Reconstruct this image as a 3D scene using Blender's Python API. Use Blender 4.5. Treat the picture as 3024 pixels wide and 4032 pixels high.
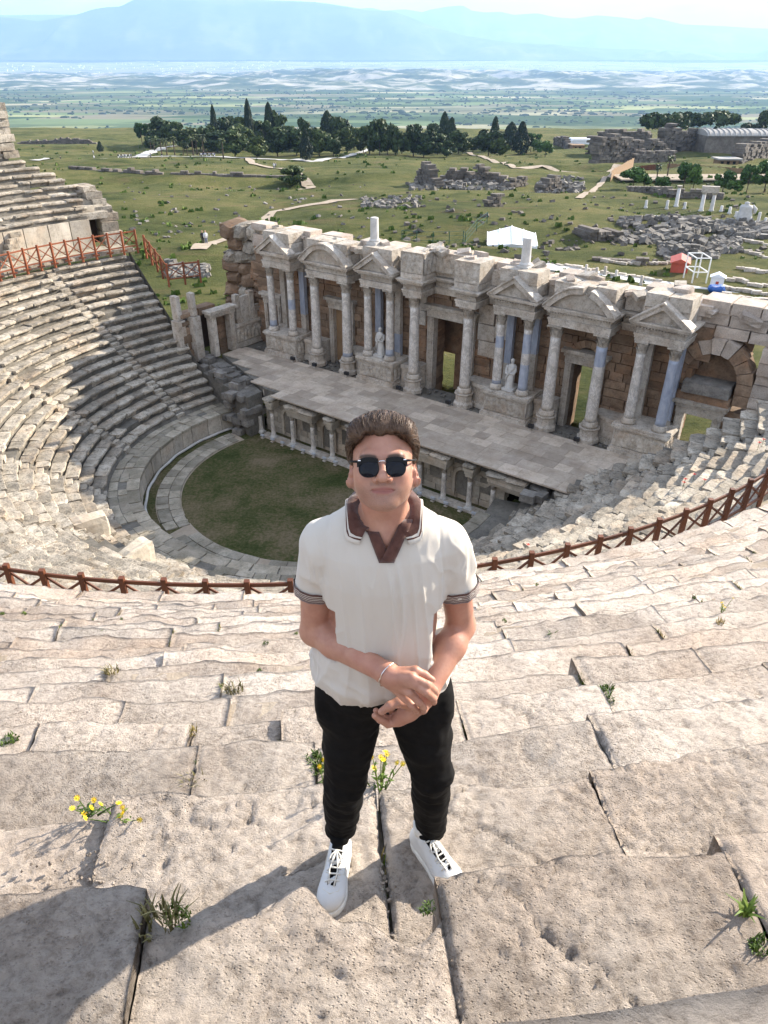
import bpy, math, random
import numpy as np
from mathutils import Vector, Matrix

# ------------------------------------------------------------------ scene, camera, light
SC = bpy.context.scene
COL = SC.collection
for _o in list(bpy.data.objects):
    bpy.data.objects.remove(_o)

CAMZ = 2.46
PITCH = math.radians(31.65)
FPX = 730.0                      # focal length in pixels of a 768 x 1024 frame
cam_d = bpy.data.cameras.new('camera')
cam_d.sensor_fit = 'VERTICAL'
cam_d.sensor_height = 24.0
cam_d.lens = 24.0 * FPX / 1024.0
cam_d.clip_start = 0.05
cam_d.clip_end = 200000.0
cam = bpy.data.objects.new('camera', cam_d)
COL.objects.link(cam)
cam.location = (0, 0, CAMZ)
cam.rotation_euler = (math.pi / 2 - PITCH, 0, 0)
SC.camera = cam

SUN_AZ = math.radians(58.0)      # to the right of the viewing direction
SUN_EL = math.radians(25.0)
SUN_DIR = Vector((math.sin(SUN_AZ) * math.cos(SUN_EL), math.cos(SUN_AZ) * math.cos(SUN_EL), math.sin(SUN_EL)))
sun_d = bpy.data.lights.new('sun', 'SUN')
sun_d.energy = 5.0
sun_d.angle = math.radians(0.55)
sun_d.color = (1.0, 0.90, 0.76)
sun = bpy.data.objects.new('sun', sun_d)
COL.objects.link(sun)
sun.location = (40, 30, 40)
sun.rotation_euler = SUN_DIR.to_track_quat('Z', 'Y').to_euler()

world = bpy.data.worlds.new('World')
SC.world = world
world.use_nodes = True
SC.view_settings.view_transform = 'Standard'
SC.view_settings.look = 'None'
SC.view_settings.gamma = 1.0
SC.view_settings.exposure = 1.68
SC.view_settings.use_curve_mapping = False
SC.cycles.use_denoising = True
SC.cycles.max_bounces = 6
SC.cycles.diffuse_bounces = 3
SC.cycles.volume_bounces = 1
SC.cycles.transparent_max_bounces = 8
SC.cycles.caustics_reflective = False
SC.cycles.caustics_refractive = False
SC.cycles.sample_clamp_indirect = 6.0

# ------------------------------------------------------------------ node helpers
class NT:
    def __init__(s, tree):
        s.t = tree; s.n = tree.nodes; s.l = tree.links
        s.n.clear()
    def nd(s, typ, **kw):
        n = s.n.new(typ)
        for k, v in kw.items():
            setattr(n, k, v)
        return n
    def put(s, sock, v):
        if v is None:
            return
        if isinstance(v, bpy.types.NodeSocket):
            s.l.new(v, sock)
        elif isinstance(v, (tuple, list)) and len(v) == 3 and len(sock.default_value) == 4:
            sock.default_value = (*v, 1)
        else:
            sock.default_value = v
    def pos(s):
        return s.nd('ShaderNodeNewGeometry').outputs['Position']
    def objco(s):
        return s.nd('ShaderNodeTexCoord').outputs['Object']
    def mapping(s, vec, scale=(1, 1, 1), rot=(0, 0, 0), loc=(0, 0, 0)):
        m = s.nd('ShaderNodeMapping'); s.put(m.inputs[0], vec)
        m.inputs['Scale'].default_value = scale; m.inputs['Rotation'].default_value = rot; m.inputs['Location'].default_value = loc
        return m.outputs[0]
    def noise(s, vec, scale, detail=4, rough=.55, dist=0.0, out='Fac'):
        n = s.nd('ShaderNodeTexNoise'); s.put(n.inputs['Vector'], vec)
        n.inputs['Scale'].default_value = scale; n.inputs['Detail'].default_value = detail
        n.inputs['Roughness'].default_value = rough; n.inputs['Distortion'].default_value = dist
        return n.outputs[out]
    def voro(s, vec, scale, feature='F1', out='Distance', rand=1.0, metric='EUCLIDEAN'):
        n = s.nd('ShaderNodeTexVoronoi', feature=feature); s.put(n.inputs['Vector'], vec)
        if feature in ('F1', 'F2', 'SMOOTH_F1'):
            n.distance = metric
        n.inputs['Scale'].default_value = scale; n.inputs['Randomness'].default_value = rand
        return n.outputs[out]
    def ramp(s, fac, stops, interp='LINEAR'):
        r = s.nd('ShaderNodeValToRGB'); s.put(r.inputs[0], fac)
        cr = r.color_ramp; cr.interpolation = interp
        while len(cr.elements) < len(stops):
            cr.elements.new(0.5)
        for e, (p, c) in zip(cr.elements, stops):
            e.position = p
            e.color = (c, c, c, 1) if isinstance(c, (int, float)) else (*c, 1)
        return r.outputs[0]
    def mix(s, fac, a, b, mode='MIX'):
        m = s.nd('ShaderNodeMix', data_type='RGBA', blend_type=mode)
        s.put(m.inputs[0], fac); s.put(m.inputs[6], a); s.put(m.inputs[7], b)
        return m.outputs[2]
    def math(s, op, a, b=None, c=None, clamp=False):
        m = s.nd('ShaderNodeMath', operation=op, use_clamp=clamp)
        s.put(m.inputs[0], a); s.put(m.inputs[1], b); s.put(m.inputs[2], c)
        return m.outputs[0]
    def sep(s, v):
        n = s.nd('ShaderNodeSeparateXYZ'); s.put(n.inputs[0], v); return n.outputs
    def comb(s, x, y, z):
        n = s.nd('ShaderNodeCombineXYZ'); s.put(n.inputs[0], x); s.put(n.inputs[1], y); s.put(n.inputs[2], z); return n.outputs[0]
    def rnd(s):
        a = s.nd('ShaderNodeNewGeometry').outputs['Random Per Island']
        b = s.nd('ShaderNodeObjectInfo').outputs['Random']
        return s.math('FRACT', s.math('ADD', a, b))
    def bump(s, h, strength=.5, dist=.02, normal=None):
        b = s.nd('ShaderNodeBump'); s.put(b.inputs['Height'], h)
        b.inputs['Strength'].default_value = strength; b.inputs['Distance'].default_value = dist
        s.put(b.inputs['Normal'], normal)
        return b.outputs[0]
    def bsdf(s, color, rough=.85, normal=None, spec=.3, metal=0.0, **kw):
        b = s.nd('ShaderNodeBsdfPrincipled')
        s.put(b.inputs['Base Color'], color); s.put(b.inputs['Roughness'], rough); s.put(b.inputs['Normal'], normal)
        b.inputs['Specular IOR Level'].default_value = spec; b.inputs['Metallic'].default_value = metal
        for k, v in kw.items():
            s.put(b.inputs[k.replace('_', ' ')], v)
        o = s.nd('ShaderNodeOutputMaterial'); s.l.new(b.outputs[0], o.inputs[0])
        return b

MATS = {}
def material(name):
    m = bpy.data.materials.new(name); m.use_nodes = True; MATS[name] = m
    return NT(m.node_tree)

# world: Nishita sky with a bank of bright cloud near the horizon
def build_world():
    n = NT(world.node_tree)
    sky = n.nd('ShaderNodeTexSky', sky_type='NISHITA')
    sky.sun_disc = False
    sky.sun_elevation = SUN_EL
    sky.sun_rotation = SUN_AZ
    sky.altitude = 300; sky.air_density = 1.0; sky.dust_density = 1.2; sky.ozone_density = 1.0
    g = n.nd('ShaderNodeTexCoord').outputs['Generated']
    x, y, z = n.sep(g)
    zz = n.math('ADD', n.math('MAXIMUM', z, 0.0), 0.035)
    p = n.comb(n.math('DIVIDE', x, zz), n.math('DIVIDE', y, zz), 0.0)
    c1 = n.noise(p, 0.21, 7, .58, .3)
    c2 = n.noise(n.mapping(g, (3, 3, 9)), 2.2, 8, .6, .4)
    cm = n.math('MULTIPLY_ADD', c1, .55, n.math('MULTIPLY', c2, .45))
    cov = n.ramp(cm, [(.41, 0), (.52, 1)])
    up = n.ramp(z, [(-.02, 0), (.0, 1), (.5, .75)])
    cov = n.math('MULTIPLY', cov, up)
    shade = n.ramp(n.noise(n.mapping(g, (4, 4, 14)), 2.0, 6, .6), [(.38, (4.2, 4.8, 6.0)), (.62, (9.0, 9.0, 9.3))])
    col = n.mix(cov, sky.outputs[0], shade)
    bg = n.nd('ShaderNodeBackground'); n.put(bg.inputs[0], col); bg.inputs[1].default_value = 0.083
    o = n.nd('ShaderNodeOutputWorld'); n.l.new(bg.outputs[0], o.inputs[0])
build_world()

# ------------------------------------------------------------------ mesh helpers
RNG = np.random.default_rng(7)
rnd = random.Random(11)

def vhash(ix, iy, iz, seed=0):
    h = (ix.astype(np.int64) * 374761393 + iy.astype(np.int64) * 668265263 + iz.astype(np.int64) * 2147483647 + seed * 974711) & 0xFFFFFFFF
    h = ((h ^ (h >> 13)) * 1274126177) & 0xFFFFFFFF
    h = (h ^ (h >> 16)) & 0xFFFF
    return h.astype(np.float32) / 65535.0
def vnoise(p, seed=0):
    p = np.asarray(p, dtype=np.float64)
    f = np.floor(p); i = f.astype(np.int64); t = p - f; t = t * t * (3 - 2 * t)
    x, y, z = i[..., 0], i[..., 1], i[..., 2]; u, v, w = t[..., 0], t[..., 1], t[..., 2]
    def L(a, b, q): return a + (b - a) * q
    c = [[[vhash(x + a, y + b, z + d, seed) for d in (0, 1)] for b in (0, 1)] for a in (0, 1)]
    return L(L(L(c[0][0][0], c[1][0][0], u), L(c[0][1][0], c[1][1][0], u), v),
             L(L(c[0][0][1], c[1][0][1], u), L(c[0][1][1], c[1][1][1], u), v), w) * 2 - 1
def fbm(p, octv=4, seed=0, gain=.5):
    p = np.asarray(p, dtype=np.float64); s = 0; a = 1.0; tot = 0
    for k in range(octv):
        s = s + a * vnoise(p * 2 ** k + 17.3 * k, seed + k); tot += a; a *= gain
    return s / tot

def mesh(name, verts, faces, mats=None, fmat=None, smooth=False):
    m = bpy.data.meshes.new(name)
    verts = np.asarray(verts, dtype=np.float32).reshape(-1, 3)
    if isinstance(faces, np.ndarray):
        k = faces.shape[1]; nf = len(faces)
        m.vertices.add(len(verts)); m.vertices.foreach_set('co', verts.ravel())
        m.loops.add(nf * k); m.loops.foreach_set('vertex_index', faces.astype(np.int32).ravel())
        m.polygons.add(nf)
        m.polygons.foreach_set('loop_start', np.arange(0, nf * k, k, dtype=np.int32))
        m.polygons.foreach_set('loop_total', np.full(nf, k, dtype=np.int32))
        m.update(calc_edges=True)
    else:
        m.from_pydata(verts.tolist(), [], faces)
    if mats is not None:
        for q in (mats if isinstance(mats, (list, tuple)) else [mats]):
            m.materials.append(MATS[q] if isinstance(q, str) else q)
    if fmat is not None:
        m.polygons.foreach_set('material_index', np.asarray(fmat, dtype=np.int32))
    if smooth:
        m.polygons.foreach_set('use_smooth', np.ones(len(m.polygons), dtype=bool))
    m.update()
    return m

def obj(name, me, parent=None, loc=(0, 0, 0), rot=(0, 0, 0), scale=(1, 1, 1), kind=None, label=None):
    o = bpy.data.objects.new(name, me)
    COL.objects.link(o)
    o.location = loc; o.rotation_euler = rot; o.scale = scale
    if parent is not None:
        o.parent = parent
    if kind: o['kind'] = kind
    if label: o['label'] = label
    return o
def tag(o, label, cat, group=None):
    o['label'] = label; o['category'] = cat
    if group: o['group'] = group
    return o
def thing(name, label, cat, loc=(0, 0, 0), rotz=0.0, group=None):
    o = bpy.data.objects.new(name, None); COL.objects.link(o)
    o.empty_display_size = .2
    o.location = loc; o.rotation_euler = (0, 0, rotz)
    return tag(o, label, cat, group)

class MB:
    """collects pieces of geometry for one mesh"""
    def __init__(s): s.v = []; s.f = []; s.m = []; s.n = 0
    def add(s, verts, faces, mi=0, M=None):
        v = np.asarray(verts, dtype=np.float64).reshape(-1, 3)
        if M is not None:
            A = np.array(M); v = v @ A[:3, :3].T + A[:3, 3]
        s.v.append(v); b = s.n
        for f in faces:
            s.f.append(tuple(int(i) + b for i in f))
        s.m += [mi] * len(faces); s.n += len(v)
    def box(s, x0, y0, z0, x1, y1, z1, mi=0, M=None):
        v = [(x0, y0, z0), (x1, y0, z0), (x1, y1, z0), (x0, y1, z0), (x0, y0, z1), (x1, y0, z1), (x1, y1, z1), (x0, y1, z1)]
        s.add(v, [(0, 3, 2, 1), (4, 5, 6, 7), (0, 1, 5, 4), (1, 2, 6, 5), (2, 3, 7, 6), (3, 0, 4, 7)], mi, M)
    def lathe(s, prof, seg=16, mi=0, M=None, cap=True, wob=None):
        vs = []; fs = []
        for (r, z) in prof:
            for k in range(seg):
                a = 2 * math.pi * k / seg
                vs.append((r * math.cos(a), r * math.sin(a), z))
        for i in range(len(prof) - 1):
            for k in range(seg):
                k2 = (k + 1) % seg
                fs.append((i * seg + k, i * seg + k2, (i + 1) * seg + k2, (i + 1) * seg + k))
        if cap:
            fs.append(tuple(range((len(prof) - 1) * seg, len(prof) * seg)))
            fs.append(tuple(reversed(range(seg))))
        s.add(vs, fs, mi, M)
    def tube(s, pts, rad, seg=6, mi=0, cap=True):
        pts = [Vector(p) for p in pts]
        if not isinstance(rad, (list, tuple, np.ndarray)): rad = [rad] * len(pts)
        vs = []; fs = []; up = None
        for i, p in enumerate(pts):
            d = (pts[min(i + 1, len(pts) - 1)] - pts[max(i - 1, 0)])
            d = d.normalized() if d.length > 1e-9 else Vector((0, 0, 1))
            if up is None:
                up = Vector((0, 0, 1)) if abs(d.z) < .9 else Vector((1, 0, 0))
            a = d.cross(up).normalized(); b = a.cross(d).normalized(); up = b
            for k in range(seg):
                t = 2 * math.pi * k / seg
                vs.append(p + (a * math.cos(t) + b * math.sin(t)) * rad[i])
        for i in range(len(pts) - 1):
            for k in range(seg):
                k2 = (k + 1) % seg
                fs.append((i * seg + k, i * seg + k2, (i + 1) * seg + k2, (i + 1) * seg + k))
        if cap:
            fs.append(tuple(reversed(range(seg)))); fs.append(tuple(range((len(pts) - 1) * seg, len(pts) * seg)))
        s.add([tuple(v) for v in vs], fs, mi)
    def prism(s, poly, y0, y1, mi=0, M=None):
        """polygon in x,z extruded along y"""
        n = len(poly)
        vs = [(x, y0, z) for x, z in poly] + [(x, y1, z) for x, z in poly]
        fs = [tuple(range(n)), tuple(reversed(range(n, 2 * n)))]
        fs += [((i + 1) % n, i, n + i, n + (i + 1) % n) for i in range(n)]
        s.add(vs, fs, mi, M)
    def build(s, name, mats, smooth=False):
        v = np.concatenate(s.v) if s.v else np.zeros((0, 3))
        return mesh(name, v, s.f, mats, s.m, smooth)
    def obj(s, name, mats, parent=None, smooth=False, **kw):
        return obj(name, s.build(name, mats, smooth), parent, **kw)

def TR(x=0, y=0, z=0, rz=0, rx=0, ry=0, s=(1, 1, 1)):
    return Matrix.Translation((x, y, z)) @ Matrix.Rotation(rz, 4, 'Z') @ Matrix.Rotation(rx, 4, 'X') @ Matrix.Rotation(ry, 4, 'Y') @ Matrix.Diagonal((*s, 1))

def rough_box(nx, ny, nz, seed, amp=.03, rnd_edge=.12, freq=2.2):
    """unit box (-.5...5) with worn corners; every piece its own shape"""
    pts = {}; vs = []; fs = []
    def vid(i, j, k):
        if (i, j, k) not in pts:
            pts[(i, j, k)] = len(vs); vs.append((i / nx - .5, j / ny - .5, k / nz - .5))
        return pts[(i, j, k)]
    for a in range(nx):
        for b in range(ny):
            fs.append((vid(a, b, 0), vid(a, b + 1, 0), vid(a + 1, b + 1, 0), vid(a + 1, b, 0)))
            fs.append((vid(a, b, nz), vid(a + 1, b, nz), vid(a + 1, b + 1, nz), vid(a, b + 1, nz)))
    for a in range(nx):
        for c in range(nz):
            fs.append((vid(a, 0, c), vid(a + 1, 0, c), vid(a + 1, 0, c + 1), vid(a, 0, c + 1)))
            fs.append((vid(a, ny, c), vid(a, ny, c + 1), vid(a + 1, ny, c + 1), vid(a + 1, ny, c)))
    for b in range(ny):
        for c in range(nz):
            fs.append((vid(0, b, c), vid(0, b, c + 1), vid(0, b + 1, c + 1), vid(0, b + 1, c)))
            fs.append((vid(nx, b, c), vid(nx, b + 1, c), vid(nx, b + 1, c + 1), vid(nx, b, c + 1)))
    v = np.array(vs)
    q = np.abs(v) * 2
    edge = np.sort(q, axis=1)[:, 1]          # 1 on an edge
    pull = np.clip((edge - .6) / .4, 0, 1) ** 2 * rnd_edge
    v = v * (1 - pull[:, None] * .5)
    d = np.stack([fbm(v * freq + seed * 3.1 + o, 3, seed) for o in (0, 31, 77)], 1)
    return v + d * amp, fs

def copy_tree(o, parent=None):
    c = o.copy(); COL.objects.link(c); c.parent = parent
    for ch in o.children:
        copy_tree(ch, c)
    return c

# a pixel of the photograph (1659 x 2212 viewing size) turned into a place on the terrain
def ray(px, py):
    x = (px / 2.16015 - 384) / FPX; y = -(py / 2.16015 - 512) / FPX
    return np.array([x, math.cos(PITCH) + y * math.sin(PITCH), -math.sin(PITCH) + y * math.cos(PITCH)])
def at_z(px, py, z):
    r = ray(px, py); t = (z - CAMZ) / r[2]
    return Vector((r[0] * t, r[1] * t, z))
def at_d(px, py, d):
    r = ray(px, py); t = d / r[1]
    return Vector((r[0] * t, d, CAMZ + r[2] * t))
# ------------------------------------------------------------------ materials
def stone_mat(name, tones, lichen=(.10, .095, .085), lich=.35, scale=1.0, pits=.0, bump=.5, warm=None, warm_amt=0.0, rough=.9, var=.25, bdist=.03, streak=False):
    n = material(name); p = n.pos()
    if streak: p2 = n.mapping(p, (1, 1, .35))
    else: p2 = p
    a = n.noise(p2, 0.9 * scale, 8, .62, .4)
    col = n.ramp(a, [(.28, tones[0]), (.5, tones[1]), (.72, tones[2])])
    if warm:
        w = n.ramp(n.noise(p, .55 * scale, 4, .6), [(.5, 0), (.68, 1)])
        col = n.mix(n.math('MULTIPLY', w, warm_amt), col, warm)
    r = n.rnd()
    col = n.mix(1.0, col, n.ramp(r, [(0, 1 - var), (1, 1 + var * .6)]), 'MULTIPLY')
    if lich > 0:
        l1 = n.noise(p, 2.6 * scale, 9, .72)
        l2 = n.noise(p, 11 * scale, 5, .7)
        lf = n.ramp(n.math('MULTIPLY_ADD', l2, .45, n.math('MULTIPLY', l1, .62)), [(.5, 0), (.66, 1)])
        col = n.mix(n.math('MULTIPLY', lf, lich), col, lichen)
    h = n.math('MULTIPLY_ADD', n.noise(p, 16 * scale, 6, .7), .6, n.noise(p, 4 * scale, 4, .6))
    if pits > 0:
        pm = n.ramp(n.noise(p, 1.3, 4, .6), [(.44, .06), (.64, .9)])
        v1 = n.ramp(n.voro(n.mapping(p, (1, 1.4, 1.6)), 70, rand=1), [(.10, 0), (.32, 1)])
        v2 = n.ramp(n.voro(n.mapping(p, (1, 1.3, 1.6)), 16, rand=1), [(.06, 0), (.16, 1)])
        v3 = n.ramp(n.noise(p, 48, 5, .7), [(.30, 0), (.44, 1)])
        pit = n.math('MULTIPLY', n.math('MULTIPLY', v1, v2), v3)
        pit = n.math('SUBTRACT', 1, n.math('MULTIPLY', n.math('SUBTRACT', 1, pit), pm))
        fr = n.noise(n.mapping(p, (1, 1.25, 1.6)), 20, 14, .78, .25)
        h = n.math('ADD', n.math('MULTIPLY_ADD', pit, pits, n.math('MULTIPLY', h, .7)), n.math('MULTIPLY', fr, 1.9))
        col = n.mix(1.0, col, n.ramp(fr, [(.35, (.55, .53, .51)), (.5, (1.0, 1.0, 1.0)), (.62, (1.15, 1.15, 1.14))]), 'MULTIPLY')  # hollows darkened and crests lightened in the colour, as light would shade them
        col = n.mix(n.math('MULTIPLY', n.math('SUBTRACT', 1, pit), .34), col, (.20, .165, .135))
    n.bsdf(col, rough, n.bump(h, bump, bdist), spec=.2)

stone_mat('stone_near', [(.42, .347, .284), (.54, .465, .395), (.64, .57, .50)], (.24, .205, .175), .38, 1.0, pits=.9, bump=1.0, warm=(.48, .36, .27), warm_amt=.6, bdist=.020, var=.24)
stone_mat('stone_seat', [(.26, .225, .175), (.39, .345, .28), (.53, .48, .40)], (.07, .063, .052), .80, 1.0, bump=.8, warm=(.42, .31, .21), warm_amt=.5, bdist=.05, var=.34)
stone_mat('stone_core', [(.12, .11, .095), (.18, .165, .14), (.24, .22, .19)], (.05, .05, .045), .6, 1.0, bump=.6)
stone_mat('orthostat', [(.34, .295, .235), (.45, .40, .325), (.55, .495, .415)], (.12, .11, .10), .45, .8, bump=.5, warm=(.46, .33, .22), warm_amt=.5, streak=True)
stone_mat('marble', [(.36, .315, .26), (.50, .45, .385), (.63, .585, .52)], (.14, .115, .09), .68, 1.3, bump=.5, warm=(.44, .33, .235), warm_amt=.5, rough=.6, var=.14, streak=True)
stone_mat('carved', [(.36, .31, .25), (.53, .475, .40), (.65, .60, .53)], (.13, .11, .09), .6, 1.6, bump=1.0, warm=(.42, .30, .2), warm_amt=.5, var=.16, bdist=.08)
stone_mat('ashlar', [(.16, .105, .068), (.25, .17, .112), (.35, .255, .175)], (.075, .055, .04), .55, 1.0, bump=.8, var=.3, warm=(.34, .18, .095), warm_amt=.6)
stone_mat('rubble_grey', [(.11, .10, .088), (.19, .175, .155), (.30, .28, .25)], (.06, .055, .05), .6, 1.0, bump=.8, var=.4)
stone_mat('ruin', [(.09, .078, .066), (.15, .13, .11), (.22, .195, .165)], (.075, .065, .055), .6, .5, bump=.8, var=.3)
stone_mat('slab', [(.35, .282, .215), (.46, .385, .305), (.55, .475, .39)], (.19, .157, .127), .42, .9, bump=.3, var=.3, rough=.7, warm=(.35, .28, .23), warm_amt=.4)
stone_mat('paving', [(.20, .172, .13), (.30, .262, .205), (.41, .365, .30)], (.09, .095, .06), .55, 1.0, bump=.6, var=.32)
stone_mat('white_stone', [(.40, .385, .36), (.52, .505, .475), (.62, .60, .57)], (.3, .29, .27), .3, 1.5, bump=.4, var=.15)

def col_mat():
    n = material('column_marble'); p = n.objco()
    r = n.rnd()
    v = n.noise(n.mapping(p, (1.2, 1.2, .8), (.5, .3, .2)), 2.2, 9, .68, 1.4)
    vein = n.ramp(n.math('ABSOLUTE', n.math('SUBTRACT', v, .5)), [(0, 1), (.05, .25), (.12, 0)])
    col = n.ramp(n.noise(p, 1.1, 6, .65), [(.3, (.48, .43, .365)), (.55, (.61, .57, .515)), (.75, (.71, .68, .64))])
    col = n.mix(n.math('MULTIPLY', vein, .65), col, (.20, .18, .165))
    n.bsdf(col, .5, n.bump(n.noise(p, 9, 6, .7), .3, .03), spec=.35)
    n = material('column_blue'); p = n.objco()
    v = n.noise(n.mapping(p, (1.2, 1.2, .5), (.6, .4, .2)), 2.6, 9, .66, 1.0)
    col = n.ramp(v, [(.3, (.23, .26, .325)), (.55, (.33, .36, .425)), (.75, (.47, .49, .53))])
    n.bsdf(col, .45, n.bump(n.noise(p, 9, 5, .7), .2, .02), spec=.4)
col_mat()

def simple(name, c, rough=.8, spec=.3, var=.12, nscale=3.0, bump=.2, bdist=.01, metal=0, obj_space=True):
    n = material(name); p = n.objco() if obj_space else n.pos()
    col = n.ramp(n.noise(p, nscale, 6, .6), [(.3, tuple(q * (1 - var) for q in c)), (.7, tuple(min(q * (1 + var), 1) for q in c))])
    n.bsdf(col, rough, n.bump(n.noise(p, nscale * 6, 4, .6), bump, bdist), spec=spec, metal=metal)

def wood_mat(name, c0, c1, c2):
    n = material(name); p = n.objco()
    g = n.noise(n.mapping(p, (14, 14, 1.2)), 3.0, 6, .6, .6)
    col = n.ramp(g, [(.3, c0), (.55, c1), (.8, c2)])
    col = n.mix(1.0, col, n.ramp(n.rnd(), [(0, .75), (1, 1.2)]), 'MULTIPLY')
    n.bsdf(col, .55, n.bump(g, .4, .006), spec=.35)
wood_mat('fence_wood', (.075, .024, .010), (.125, .041, .017), (.185, .066, .028))
wood_mat('fence_red', (.15, .042, .017), (.235, .07, .028), (.31, .105, .045))
wood_mat('dark_infill', (.035, .022, .016), (.055, .035, .025), (.08, .05, .035))
simple('white_sheet', (.80, .81, .82), .5, .4, .05, 2)
simple('white_paint', (.78, .77, .75), .6, .3, .06, 2)
simple('steel_grey', (.40, .42, .45), .45, .5, .1, 2)
simple('red_paint', (.42, .085, .055), .6, .3, .15, 2)
simple('blue_tarp', (.02, .10, .36), .45, .4, .25, 8, .8, .05)
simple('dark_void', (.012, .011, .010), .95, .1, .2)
simple('tan_board', (.24, .155, .085), .7, .2, .15, 1.5)
simple('roof_pale', (.33, .315, .29), .7, .2, .1, 1)
simple('bark', (.085, .065, .048), .95, .1, .3, 3, .8, .05)
simple('green_fence', (.02, .085, .06), .6, .3, .2, 2)
simple('lamp_black', (.02, .02, .022), .5, .4, .2, 3)
simple('cloth_dark', (.03, .03, .035), .9, .1, .2, 3)
simple('cloth_light', (.62, .62, .64), .9, .1, .1, 3)
simple('cloth_mid', (.16, .17, .24), .9, .1, .2, 3)
simple('skin_far', (.42, .26, .19), .7, .2, .1, 3)

def leaf_mat(name, c0, c1, c2, rough=.6):
    n = material(name)
    r = n.rnd(); p = n.pos()
    f = n.math('MULTIPLY_ADD', r, .5, n.math('MULTIPLY', n.noise(p, .5, 3, .6), .5))
    col = n.ramp(f, [(.15, c0), (.5, c1), (.85, c2)])
    col = n.mix(1.0, col, n.ramp(n.nd('ShaderNodeObjectInfo').outputs['Random'], [(0, (.75, .75, .8)), (.5, (1.1, 1.05, .9)), (1, (1.6, 1.35, 1.0))]), 'MULTIPLY')
    b = n.bsdf(col, rough, None, spec=.2)
    b.inputs['Subsurface Weight'].default_value = 0.0
leaf_mat('leaf_pine', (.014, .028, .009), (.032, .056, .017), (.065, .098, .03))
leaf_mat('leaf_cypress', (.006, .015, .009), (.013, .028, .014), (.026, .045, .02))
leaf_mat('leaf_broad', (.025, .06, .014), (.05, .11, .026), (.09, .16, .045))
leaf_mat('leaf_palm', (.02, .035, .012), (.045, .065, .025), (.08, .095, .04))
leaf_mat('leaf_weed', (.035, .07, .012), (.075, .13, .024), (.13, .19, .045))
leaf_mat('leaf_dry', (.09, .085, .035), (.17, .155, .06), (.28, .24, .11))
leaf_mat('petal_yellow', (.65, .42, .01), (.75, .55, .015), (.80, .65, .04))
leaf_mat('petal_red', (.40, .02, .012), (.5, .03, .02), (.6, .05, .03))
leaf_mat('far_tree', (.018, .04, .016), (.035, .065, .026), (.055, .09, .035))

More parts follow.
